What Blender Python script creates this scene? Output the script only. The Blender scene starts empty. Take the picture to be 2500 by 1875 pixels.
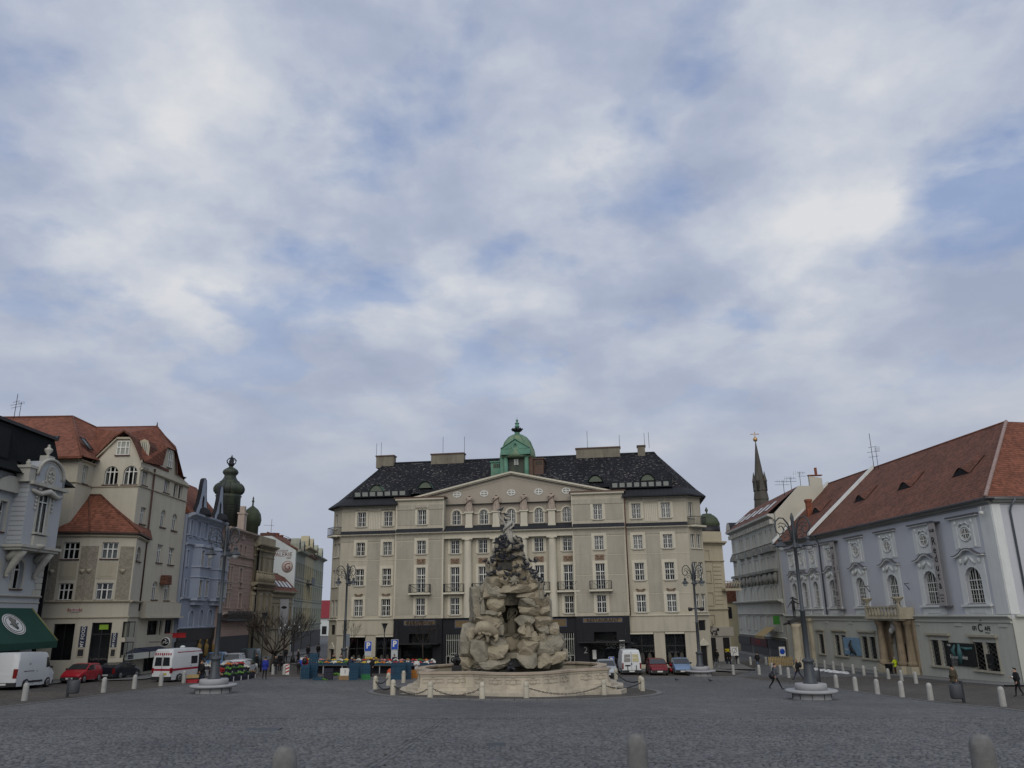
import bpy, bmesh, math, random
from math import *
from mathutils import Vector as V, Matrix as M, noise as NZ
random.seed(7)
D = bpy.data
C = bpy.context.scene.collection
SC = bpy.context.scene
# ---------------------------------------------------------------- camera
PITCH = radians(16.3); ROLL = 0.0146; FPX = 1924.0
_r0 = V((1, 0, 0)); _u0 = V((0, -sin(PITCH), cos(PITCH))); CF = V((0, cos(PITCH), sin(PITCH)))
CR = _r0*cos(ROLL) - _u0*sin(ROLL); CU = _u0*cos(ROLL) + _r0*sin(ROLL)
cam = D.cameras.new('camera'); co = D.objects.new('camera', cam); C.objects.link(co)
cam.sensor_width = 36; cam.lens = 36*FPX/2500; cam.clip_start = .1; cam.clip_end = 6000
co.matrix_world = M(((CR.x, CU.x, -CF.x, 0), (CR.y, CU.y, -CF.y, 0), (CR.z, CU.z, -CF.z, 0), (0, 0, 0, 1)))
SC.camera = co
# ---------------------------------------------------------------- sky and sun
SUN_EL, SUN_AZ = radians(34), radians(184)      # azimuth clockwise from +Y: behind the viewer, a little to the right
wd = D.worlds.new('World'); SC.world = wd; wd.use_nodes = True
nt = wd.node_tree; N = nt.nodes; L = nt.links; N.clear()
def nn(t, **k):
    n = N.new(t)
    for a, b in k.items(): setattr(n, a, b)
    return n
def lk(a, b): L.new(a, b)
def mth(op, a, b=None):
    n = nn('ShaderNodeMath', operation=op)
    for i, x in enumerate((a, b)):
        if x is None: continue
        if isinstance(x, (int, float)): n.inputs[i].default_value = x
        else: lk(x, n.inputs[i])
    return n.outputs[0]
def ramp(f, stops):
    n = nn('ShaderNodeValToRGB'); e = n.color_ramp.elements
    while len(e) < len(stops): e.new(.5)
    for k, (p, c) in zip(e, stops): k.position = p; k.color = (*c, 1) if len(c) == 3 else c
    lk(f, n.inputs[0]); return n.outputs[0]
def mixc(f, a, b, mode='MIX'):
    n = nn('ShaderNodeMix', data_type='RGBA', blend_type=mode)
    for i, x in ((0, f), (6, a), (7, b)):
        if isinstance(x, (int, float)): n.inputs[i].default_value = x
        elif isinstance(x, tuple): n.inputs[i].default_value = (*x, 1)
        else: lk(x, n.inputs[i])
    return n.outputs[2]
def noise(vec, sc, det=6, rough=.55, dist=0):
    n = nn('ShaderNodeTexNoise'); n.inputs['Scale'].default_value = sc; n.inputs['Detail'].default_value = det
    n.inputs['Roughness'].default_value = rough; n.inputs['Distortion'].default_value = dist
    if vec is not None: lk(vec, n.inputs['Vector'])
    return n.outputs['Fac']
tc = nn('ShaderNodeTexCoord'); sx = nn('ShaderNodeSeparateXYZ'); lk(tc.outputs['Generated'], sx.inputs[0])
zc = mth('ADD', mth('MAXIMUM', sx.outputs[2], 0.0), 0.27)
cb = nn('ShaderNodeCombineXYZ'); lk(mth('DIVIDE', sx.outputs[0], zc), cb.inputs[0]); lk(mth('DIVIDE', sx.outputs[1], zc), cb.inputs[1])
P = cb.outputs[0]
sky = nn('ShaderNodeTexSky', sky_type='NISHITA'); sky.sun_disc = False; sky.sun_elevation = SUN_EL; sky.sun_rotation = SUN_AZ
sky.air_density = 1.2; sky.dust_density = .6; sky.ozone_density = 3
SKYK = 0.1
cov = noise(P, 3.3, 9, .52, .1)
big = noise(P, .55, 3, .5)
fine = noise(P, 4.5, 9, .62, .2)
cover = ramp(mth('ADD', mth('MULTIPLY', cov, .7), mth('MULTIPLY', big, .3)), [(.37, (0, 0, 0)), (.475, (1, 1, 1))])
shade = mth('ADD', mth('MULTIPLY', noise(P, 2.7, 7, .5, .1), .78), mth('MULTIPLY', fine, .22))
cloud = ramp(shade, [(.36, (3.3, 3.8, 5.1)), (.46, (4.2, 4.7, 5.9)), (.54, (5.5, 5.9, 6.7)), (.63, (7.2, 7.3, 7.5))])
flat = mth('MINIMUM', 1.0, mth('MULTIPLY', mth('MAXIMUM', mth('SUBTRACT', sx.outputs[2], .10), 0), 3.4)); 
lowc = mixc(flat, (4.2, 4.6, 5.5), cloud)
blue = mixc(.45, sky.outputs[0], (1.9, 3.1, 6.6))
veil = mixc(.28, blue, cloud)
hz = mth('MULTIPLY', cover, .96)
hz2 = mth('MAXIMUM', hz, mth('SUBTRACT', 1.0, mth('MULTIPLY', mth('MAXIMUM', mth('SUBTRACT', sx.outputs[2], .2), 0), 4.)))
final = mixc(hz2, veil, lowc)
bg = nn('ShaderNodeBackground'); lk(final, bg.inputs[0]); bg.inputs[1].default_value = SKYK
wo = nn('ShaderNodeOutputWorld'); lk(bg.outputs[0], wo.inputs[0])
sl = D.lights.new('sun', 'SUN'); sl.energy = 1.5; sl.angle = radians(60); sl.color = (1, .93, .82)
so = D.objects.new('sun', sl); C.objects.link(so)
sd = V((sin(SUN_AZ)*cos(SUN_EL), cos(SUN_AZ)*cos(SUN_EL), sin(SUN_EL)))
so.rotation_euler = sd.to_track_quat('Z', 'Y').to_euler(); so.location = (0, -20, 60)
SC.view_settings.view_transform = 'Standard'; SC.view_settings.look = 'None'; SC.view_settings.gamma = 1; SC.view_settings.exposure = 0
SC.view_settings.use_curve_mapping = False
SC.cycles.max_bounces = 5; SC.cycles.diffuse_bounces = 2; SC.cycles.glossy_bounces = 2; SC.cycles.transparent_max_bounces = 6
# ---------------------------------------------------------------- the lie of the land
def g(x, y):
    yc = min(max(y, -20.), 99.); return -1.65 - (.0829*yc - .000418*yc*yc) - x*(.008 + .00015*yc)
def ray(px, py): return CR*((px-1250)/FPX) - CU*((py-937.5)/FPX) + CF
def gp(px, py, h=0.):
    d = ray(px, py); lo, hi = .5, 900.
    for _ in range(60):
        m = (lo+hi)/2; p = d*m
        if p.z > g(p.x, p.y)+h: lo = m
        else: hi = m
    p = d*lo; return V((p.x, p.y, g(p.x, p.y)))
def py_(px, py, y): d = ray(px, py); return d*(y/d.y)
def px_(px, py, x): d = ray(px, py); return d*(x/d.x)
# ---------------------------------------------------------------- materials
MT = {}
def mat(name, col, rough=.75, var=.12, sc=.35, bump=0., bsc=25., streak=0., metal=0., dirt=(.25, .23, .2), spec=.3, spot=None, local=False, kind=None, two=None):
    if name in MT: return MT[name]
    global nt, N, L
    m = D.materials.new(name); m.use_nodes = True; nt = m.node_tree; N = nt.nodes; L = nt.links
    b = N['Principled BSDF']; b.inputs['Roughness'].default_value = rough; b.inputs['Metallic'].default_value = metal
    b.inputs['Specular IOR Level'].default_value = spec
    tc = nn('ShaderNodeTexCoord'); vec = tc.outputs['Object']
    if local:
        oi = nn('ShaderNodeObjectInfo'); ad = nn('ShaderNodeVectorMath', operation='ADD'); cm = nn('ShaderNodeCombineXYZ')
        k = mth('MULTIPLY', oi.outputs['Random'], 37.); lk(k, cm.inputs[0]); lk(k, cm.inputs[2]); lk(vec, ad.inputs[0]); lk(cm.outputs[0], ad.inputs[1]); vec = ad.outputs[0]
    col = tuple(col)
    c2 = two if two else tuple(min(1, x*(1-1.3*var)) for x in col); c3 = tuple(min(1, x*(1+var)) for x in col)
    f1 = noise(vec, sc, 5, .6); cc = ramp(f1, [(.3, c2), (.68, c3)])
    f2 = noise(vec, bsc*.25, 4, .6)
    cc = mixc(.35, cc, mixc(f2, tuple(x*.86 for x in col), tuple(min(1, x*1.12) for x in col)))
    if local: cc = mixc(1., cc, ramp(oi.outputs['Random'], [(0, (.86, .86, .86)), (1, (1.08, 1.06, 1.03))]), 'MULTIPLY')
    if streak:
        mp = nn('ShaderNodeMapping'); mp.inputs['Scale'].default_value = (1.6, 1.6, .16); lk(vec, mp.inputs[0])
        f3 = ramp(noise(mp.outputs[0], 1.3, 6, .65), [(.46, (0, 0, 0)), (.78, (1, 1, 1))])
        cc = mixc(mth('MULTIPLY', f3, streak), cc, dirt)
    if spot:
        sc_, th, scol = spot
        f4 = ramp(noise(vec, sc_, 4, .6), [(th, (0, 0, 0)), (th+.05, (1, 1, 1))]); cc = mixc(f4, cc, scol)
    hgt = None
    if kind in ('tile', 'slate', 'block', 'brick'):
        uvn = nn('ShaderNodeUVMap'); br = nn('ShaderNodeTexBrick'); lk(uvn.outputs[0], br.inputs['Vector'])
        br.inputs['Scale'].default_value = 1
        w, h, mo, a, c = {'tile': (.26, .30, .0, .72, 1.25), 'slate': (.3, .2, .012, .8, 1.25), 'block': (1.1, .42, .03, .93, 1.05), 'brick': (.28, .09, .015, .8, 1.2)}[kind]
        br.inputs['Brick Width'].default_value = w; br.inputs['Row Height'].default_value = h; br.inputs['Mortar Size'].default_value = mo
        br.inputs['Mortar Smooth'].default_value = .3
        br.inputs['Color1'].default_value = (a, a, a, 1); br.inputs['Color2'].default_value = (c, c, c, 1); mk = .35 if kind == 'tile' else .55; br.inputs['Mortar'].default_value = (mk, mk, mk, 1)
        cc = mixc(1., cc, br.outputs['Color'], 'MULTIPLY')
        if kind == 'slate':
            mp = nn('ShaderNodeMapping'); mp.inputs['Scale'].default_value = (2.2, 4.5, 1); lk(uvn.outputs[0], mp.inputs[0])
            a1 = noise(mp.outputs[0], 1.15, 2, .5); a2 = noise(uvn.outputs[0], .28, 3, .6)
            f5 = ramp(mth('ADD', a1, mth('MULTIPLY', mth('SUBTRACT', a2, .5), .28)), [(.615, (0, 0, 0)), (.66, (1, 1, 1))])
            cc = mixc(mth('MULTIPLY', f5, .5), cc, (.30, .28, .26))
        hgt = mth('SUBTRACT', 1.0, br.outputs['Fac'])
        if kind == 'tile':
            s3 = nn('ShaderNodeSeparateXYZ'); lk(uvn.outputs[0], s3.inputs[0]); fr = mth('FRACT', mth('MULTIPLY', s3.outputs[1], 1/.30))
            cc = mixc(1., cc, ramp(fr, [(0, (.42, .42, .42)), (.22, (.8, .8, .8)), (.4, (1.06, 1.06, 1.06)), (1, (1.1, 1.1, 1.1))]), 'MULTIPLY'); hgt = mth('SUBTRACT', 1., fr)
    if kind == 'rib':
        uvn = nn('ShaderNodeUVMap'); s2 = nn('ShaderNodeSeparateXYZ'); lk(uvn.outputs[0], s2.inputs[0])
        fr = mth('FRACT', mth('MULTIPLY', s2.outputs[0], 2.0)); st = mth('LESS_THAN', fr, .1)
        cc = mixc(mth('MULTIPLY', st, .5), cc, tuple(x*.4 for x in col)); hgt = st
    if kind == 'cobble':
        vo = nn('ShaderNodeTexVoronoi', feature='DISTANCE_TO_EDGE'); vo.inputs['Scale'].default_value = 8.0; vo.inputs['Randomness'].default_value = .8
        v2 = nn('ShaderNodeTexVoronoi'); v2.inputs['Scale'].default_value = 8.0; v2.inputs['Randomness'].default_value = .8
        wv = noise(vec, .45, 2, .5); mp = nn('ShaderNodeMapping'); lk(vec, mp.inputs[0]); mp.inputs['Scale'].default_value = (1, 1.0, 0.02)
        lk(mp.outputs[0], vo.inputs['Vector']); lk(mp.outputs[0], v2.inputs['Vector'])
        bw = nn('ShaderNodeSeparateColor'); lk(v2.outputs['Color'], bw.inputs[0])
        cc = mixc(1., cc, ramp(bw.outputs[0], [(0, (.72, .72, .74)), (1, (1.2, 1.2, 1.2))]), 'MULTIPLY')
        ed = ramp(vo.outputs['Distance'], [(.02, (.3, .3, .3)), (.16, (1, 1, 1))]); cc = mixc(1., cc, ed, 'MULTIPLY')
        mac = ramp(noise(vec, .13, 5, .65), [(.3, (.74, .74, .76)), (.7, (1.16, 1.15, 1.11))]); cc = mixc(1., cc, mac, 'MULTIPLY'); cc = mixc(1., cc, ramp(noise(vec, 1.7, 5, .7), [(.3, (.66, .66, .66)), (.7, (1.25, 1.25, 1.25))]), 'MULTIPLY')
        hgt = ramp(vo.outputs['Distance'], [(0, (0, 0, 0)), (.25, (1, 1, 1))])
    if kind == 'island':
        ge = nn('ShaderNodeNewGeometry'); cc = mixc(1., cc, ramp(ge.outputs['Random Per Island'], [(0, (.55, .55, .58)), (.5, (1, 1, 1)), (1, (1.35, 1.33, 1.28))]), 'MULTIPLY'); cc = mixc(1., cc, ramp(noise(vec, .13, 5, .65), [(.3, (.74, .74, .76)), (.7, (1.16, 1.15, 1.11))]), 'MULTIPLY')
    lk(cc, b.inputs['Base Color'])
    if bump or hgt is not None:
        bp = nn('ShaderNodeBump'); bp.inputs['Distance'].default_value = .03 if hgt is not None else .02
        f = noise(vec, bsc, 5, .6)
        if hgt is not None: f = mth('ADD', mth('MULTIPLY', f, .3), hgt)
        bp.inputs['Strength'].default_value = bump if bump else .5; lk(f, bp.inputs['Height']); lk(bp.outputs[0], b.inputs['Normal'])
    MT[name] = m; return m
def glass_mat():
    global nt, N, L
    m = D.materials.new('window_glass'); m.use_nodes = True; nt = m.node_tree; N = nt.nodes; L = nt.links; N.clear()
    o = nn('ShaderNodeOutputMaterial'); t = nn('ShaderNodeBsdfTransparent'); gl = nn('ShaderNodeBsdfGlossy'); gl.inputs['Roughness'].default_value = .04
    t.inputs[0].default_value = (.8, .84, .84, 1); gl.inputs[0].default_value = (.9, .95, 1, 1)
    tc = nn('ShaderNodeTexCoord'); bp = nn('ShaderNodeBump'); bp.inputs['Strength'].default_value = .05; lk(noise(tc.outputs['Object'], 1.5, 2), bp.inputs['Height']); lk(bp.outputs[0], gl.inputs['Normal'])
    lw = nn('ShaderNodeLayerWeight'); lw.inputs[0].default_value = .22
    ms = nn('ShaderNodeMixShader'); lk(mth('ADD', mth('MULTIPLY', lw.outputs['Fresnel'], .3), .03), ms.inputs[0]); lk(t.outputs[0], ms.inputs[1]); lk(gl.outputs[0], ms.inputs[2]); lk(ms.outputs[0], o.inputs[0])
    return m
GLASS = glass_mat()
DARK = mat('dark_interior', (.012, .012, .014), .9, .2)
WHITE = mat('white_joinery', (.62, .62, .58), .5, .06)
CURT = mat('curtain_cloth', (.19, .185, .175), .9, .35, 2.)
IRON = mat('painted_iron', (.035, .04, .047), .5, .2, 3., metal=.2)
BLACK = mat('black_metal', (.015, .015, .017), .45, .2, 3.)
RUBBER = mat('tyre_rubber', (.018, .018, .018), .85, .2, 5.)
STEEL = mat('galvanised_steel', (.34, .35, .37), .45, .12, 2., metal=.6)
GRANITE = mat('grey_granite', (.30, .305, .31), .8, .14, 3., bump=.25, bsc=60, local=True)
CREAMSTONE = mat('cream_stone', (.50, .45, .35), .85, .2, 1.2, bump=.4, bsc=30, streak=.35, dirt=(.16, .14, .11))
COPPER = mat('green_copper', (.095, .225, .165), .6, .3, .8, streak=.5, dirt=(.16, .16, .05))
OLDCOPPER = mat('dark_copper', (.032, .040, .034), .55, .35, .7, streak=.6, dirt=(.10, .13, .06))
BROWNCOPPER = mat('brown_copper', (.09, .05, .035), .5, .25, 1., streak=.3, dirt=(.04, .03, .03))
ROOFRED = mat('red_roof_tile', (.172, .062, .036), .85, .22, .5, bump=.6, kind='tile', streak=.25, dirt=(.09, .045, .03))
ROOFDARK = mat('weathered_roof_tile', (.135, .055, .036), .88, .28, .35, bump=.6, kind='tile', streak=.5, dirt=(.075, .05, .038))
SLATE = mat('slate_roof', (.016, .017, .021), .85, .3, .5, bump=.5, kind='slate', spec=.12)
TINROOF = mat('dark_tin_roof', (.026, .028, .033), .75, .2, .6, spec=.15, kind='rib', bump=.4)
BRICK = mat('brick', (.25, .085, .05), .9, .25, 2., bump=.4, kind='brick')
# ---------------------------------------------------------------- mesh building
class MB:
    def __init__(s): s.v = []; s.f = []; s.m = []; s.s = []
    def face(s, pts, m=0, sm=False):
        n = len(s.v); s.v += [tuple(p) for p in pts]; s.f.append(tuple(range(n, n+len(pts)))); s.m.append(m); s.s.append(sm)
    def shared(s, verts, faces, m=0, sm=True):
        n = len(s.v); s.v += [tuple(p) for p in verts]
        for f in faces: s.f.append(tuple(i+n for i in f)); s.m.append(m); s.s.append(sm)
    def hexa(s, c, m=0):   # c: 8 corners, bottom ring then top ring
        s.shared(c, [(3, 2, 1, 0), (4, 5, 6, 7), (0, 1, 5, 4), (1, 2, 6, 5), (2, 3, 7, 6), (3, 0, 4, 7)], m, False)
    def box(s, x0, x1, y0, y1, z0, z1, m=0, T=None):
        c = [(x0, y0, z0), (x1, y0, z0), (x1, y1, z0), (x0, y1, z0), (x0, y0, z1), (x1, y0, z1), (x1, y1, z1), (x0, y1, z1)]
        s.hexa([T(*p) for p in c] if T else c, m)
    def prism(s, poly, a, b, m=0, T=None, ends=True, sm=False):   # poly: list of (p,q); T(p,t,q) with t from a to b
        T = T or (lambda p, t, q: (p, t, q)); n = len(poly)
        A = [T(p, a, q) for p, q in poly]; B = [T(p, b, q) for p, q in poly]
        if ends: s.face(A, m); s.face(B[::-1], m)
        s.shared(A+B, [(i, (i+1) % n, n+(i+1) % n, n+i) for i in range(n)], m, sm)
    def lathe(s, prof, n=16, m=0, o=(0, 0, 0), a0=0, T=None, sm=True, sq=None):   # prof: (radius, z)
        vs = []
        for r, z in prof:
            for i in range(n):
                a = a0+2*pi*i/n; vs.append(V((o[0]+r*cos(a), o[1]+r*sin(a), o[2]+z)))
        if T: vs = [T(*p) for p in vs]
        fs = [(j*n+i, j*n+(i+1) % n, (j+1)*n+(i+1) % n, (j+1)*n+i) for j in range(len(prof)-1) for i in range(n)]
        if prof[0][0] > 1e-4: fs.append(tuple(range(n))[::-1])
        if prof[-1][0] > 1e-4: fs.append(tuple(range((len(prof)-1)*n, len(prof)*n)))
        s.shared(vs, fs, m, sm)
    def tube(s, pts, r, n=6, m=0, close=False, sm=True):
        pts = [V(p) for p in pts]; k = len(pts); R = r if isinstance(r, (list, tuple)) else [r]*k
        vs = []; up = None
        for i, p in enumerate(pts):
            t = (pts[min(i+1, k-1)]-pts[max(i-1, 0)])
            if t.length < 1e-9: t = V((0, 0, 1))
            t.normalize()
            if up is None: up = V((0, 0, 1)) if abs(t.z) < .9 else V((1, 0, 0))
            a = t.cross(up)
            if a.length < 1e-4: a = t.cross(V((0, 1, 0)) if abs(t.y) < .9 else V((1, 0, 0)))
            a.normalize(); b = a.cross(t).normalized(); up = b
            for j in range(n): q = 2*pi*j/n; vs.append(p+(a*cos(q)+b*sin(q))*R[i])
        fs = [(i*n+j, i*n+(j+1) % n, (i+1)*n+(j+1) % n, (i+1)*n+j) for i in range(k-1) for j in range(n)]
        fs += [tuple(range(n))[::-1], tuple(range((k-1)*n, k*n))]
        s.shared(vs, fs, m, sm)
    def ball(s, c, r, n=10, m=0, T=None):
        rx, ry, rz = r if isinstance(r, (tuple, list)) else (r, r, r); k = n//2; vs = []
        for j in range(k+1):
            a = -pi/2+pi*j/k
            for i in range(n): q = 2*pi*i/n; vs.append((c[0]+rx*cos(a)*cos(q), c[1]+ry*cos(a)*sin(q), c[2]+rz*sin(a)))
        if T: vs = [T(*p) for p in vs]
        s.shared(vs, [(j*n+i, j*n+(i+1) % n, (j+1)*n+(i+1) % n, (j+1)*n+i) for j in range(k) for i in range(n)], m)
    def mesh(s, name, mats):
        me = D.meshes.new(name); me.from_pydata(s.v, [], s.f)
        for x in (mats if isinstance(mats, (list, tuple)) else [mats]): me.materials.append(x)
        me.polygons.foreach_set('material_index', s.m); me.polygons.foreach_set('use_smooth', s.s)
        uv = me.uv_layers.new(name='UVMap'); buf = [0.]*(2*len(me.loops)); vv = me.vertices
        for p in me.polygons:
            nrm = p.normal
            ua = V((-nrm.y, nrm.x, 0))
            ua = ua.normalized() if ua.length > .02 else V((1, 0, 0))
            va = nrm.cross(ua)
            for li in p.loop_indices:
                q = vv[me.loops[li].vertex_index].co; buf[2*li] = q.dot(ua); buf[2*li+1] = q.dot(va)
        uv.data.foreach_set('uv', buf)
        return me
    def build(s, name, mats, parent=None, base=None, **tg):
        return link(name, s.mesh(name, mats), parent, base, **tg)
def tag(o, label=None, cat=None, group=None, kind=None):
    if label: o['label'] = label
    if cat: o['category'] = cat
    if group: o['group'] = group
    if kind: o['kind'] = kind
    return o
def link(name, data, parent=None, base=None, mtx=None, label=None, cat=None, group=None, kind=None):
    o = D.objects.new(name, data); C.objects.link(o)
    if parent is not None:
        o.parent = parent
        b = parent.get('_b')
        if b is not None: o.matrix_parent_inverse = M.Translation(-V(b))
    if mtx is not None: o.matrix_basis = mtx
    return tag(o, label, cat, group, kind)
ROOTS = []
def thing(name, label, cat, loc=(0, 0, 0), rz=0., group=None, world=False):
    """an Empty at the thing's base; with world=True its parts are given in world coordinates"""
    o = D.objects.new(name, None); C.objects.link(o); o.location = loc; o.rotation_euler = (0, 0, rz); o.empty_display_size = .3
    if world: o['_b'] = tuple(loc); ROOTS.append(o)
    return tag(o, label, cat, group)
def kids(o): return [c for c in D.objects if c.parent == o]
KID = {}
def dup(root, loc, rz=0., label=None, scale=None):
    """a copy of a thing and of its parts and sub-parts (shared mesh data)"""
    if root.name not in KID: KID[root.name] = [(c, kids(c)) for c in kids(root)]
    r = root.copy(); C.objects.link(r); r.location = loc; r.rotation_euler = (0, 0, rz)
    if scale: r.scale = (scale,)*3
    if label: r['label'] = label
    for c, gs in KID[root.name]:
        d = c.copy(); C.objects.link(d); d.parent = r
        for gch in gs:
            e = gch.copy(); C.objects.link(e); e.parent = d
    return r
class F:
    """a facade: vertical plane through p0 along ang; u runs to the right as seen from outside, d outwards, z up"""
    def __init__(s, p0, ang=None, p1=None):
        s.p = V((p0[0], p0[1], 0))
        if p1 is not None: ang = atan2(p1[1]-p0[1], p1[0]-p0[0]); s.len = hypot(p1[0]-p0[0], p1[1]-p0[1])
        s.a = ang; s.u = V((cos(ang), sin(ang), 0)); s.n = V((sin(ang), -cos(ang), 0))
    def T(s, u, d, z): return s.p+s.u*u+s.n*d+V((0, 0, z))
    def px(s, x, y, d=0.):
        r = ray(x, y); p = s.p+s.n*d; t = p.dot(s.n)/r.dot(s.n); q = r*t; return ((q-p).dot(s.u), q.z)
    def rect(s, x0, x1, y0, y1, d=0.):
        ym = (y0+y1)/2; xm = (x0+x1)/2
        return (s.px(x0, ym, d)[0], s.px(x1, ym, d)[0], s.px(xm, y1, d)[1], s.px(xm, y0, d)[1])
    def mtx(s, u, d, z): # local x along u, local y inwards, z up
        o = s.T(u, d, z); return M(((s.u.x, -s.n.x, 0, o.x), (s.u.y, -s.n.y, 0, o.y), (0, 0, 1, o.z), (0, 0, 0, 1)))
    def tmtx(s, u, d, z, rot=0.): # text: x along u, y up, z outwards
        o = s.T(u, d, z); m = M(((s.u.x, 0, s.n.x, o.x), (s.u.y, 0, s.n.y, o.y), (0, 1, 0, o.z), (0, 0, 0, 1)))
        return m @ M.Rotation(rot, 4, 'Z')
    def box(s, mb, u0, u1, d0, d1, z0, z1, m=0): mb.box(u0, u1, d0, d1, z0, z1, m, s.T)
def arcpts(u0, u1, z0, z1, k, n=8):
    """left springing, over the arch, right springing; k = arch rise as a fraction of the half width"""
    w = (u1-u0)/2; c = (u0+u1)/2; h = k*w
    return [(c-w*cos(pi*i/n), z1-h+h*sin(pi*i/n)) for i in range(n+1)]
def wall(mb, fc, u0, u1, z0, z1, ops, d=0., deep=.22, m=0, zb=None):
    """wall face with real openings (u0,u1,z0,z1,arch) and their reveals"""
    us = sorted({u0, u1, *[o[0] for o in ops], *[o[1] for o in ops]}); zs = sorted({z0, z1, *[o[2] for o in ops], *[o[3] for o in ops]})
    us = [u for u in us if u0-1e-6 <= u <= u1+1e-6]; zs = [z for z in zs if z0-1e-6 <= z <= z1+1e-6]
    for i in range(len(us)-1):
        run = None
        for j in range(len(zs)-1):
            uc, zc_ = (us[i]+us[i+1])/2, (zs[j]+zs[j+1])/2
            hole = any(o[0] < uc < o[1] and o[2] < zc_ < o[3] for o in ops)
            if not hole:
                if run is None: run = zs[j]
                if j == len(zs)-2: mb.face([fc.T(us[i], d, run), fc.T(us[i+1], d, run), fc.T(us[i+1], d, zs[j+1]), fc.T(us[i], d, zs[j+1])], m); run = None
            elif run is not None:
                mb.face([fc.T(us[i], d, run), fc.T(us[i+1], d, run), fc.T(us[i+1], d, zs[j]), fc.T(us[i], d, zs[j])], m); run = None
    for o in ops:
        a, b, e, f = o[:4]; k = o[4] if len(o) > 4 else 0; dp = d-deep
        T = fc.T
        zt = f
        if k:
            ap = arcpts(a, b, e, f, k); zt = ap[0][1]
            for (p, q), (p2, q2) in zip(ap, ap[1:]):
                mb.face([T(p, d, q), T(p2, d, q2), T(p2, d, f+.001), T(p, d, f+.001)], m); mb.face([T(p, d, q), T(p, dp, q), T(p2, dp, q2), T(p2, d, q2)], m)
        else: mb.face([T(a, d, f), T(a, dp, f), T(b, dp, f), T(b, d, f)], m)
        mb.face([T(a, d, e), T(b, d, e), T(b, dp, e), T(a, dp, e)], m)
        mb.face([T(a, d, e), T(a, dp, e), T(a, dp, zt), T(a, d, zt)], m); mb.face([T(b, d, e), T(b, d, zt), T(b, dp, zt), T(b, dp, e)], m)
WC = {}
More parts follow.
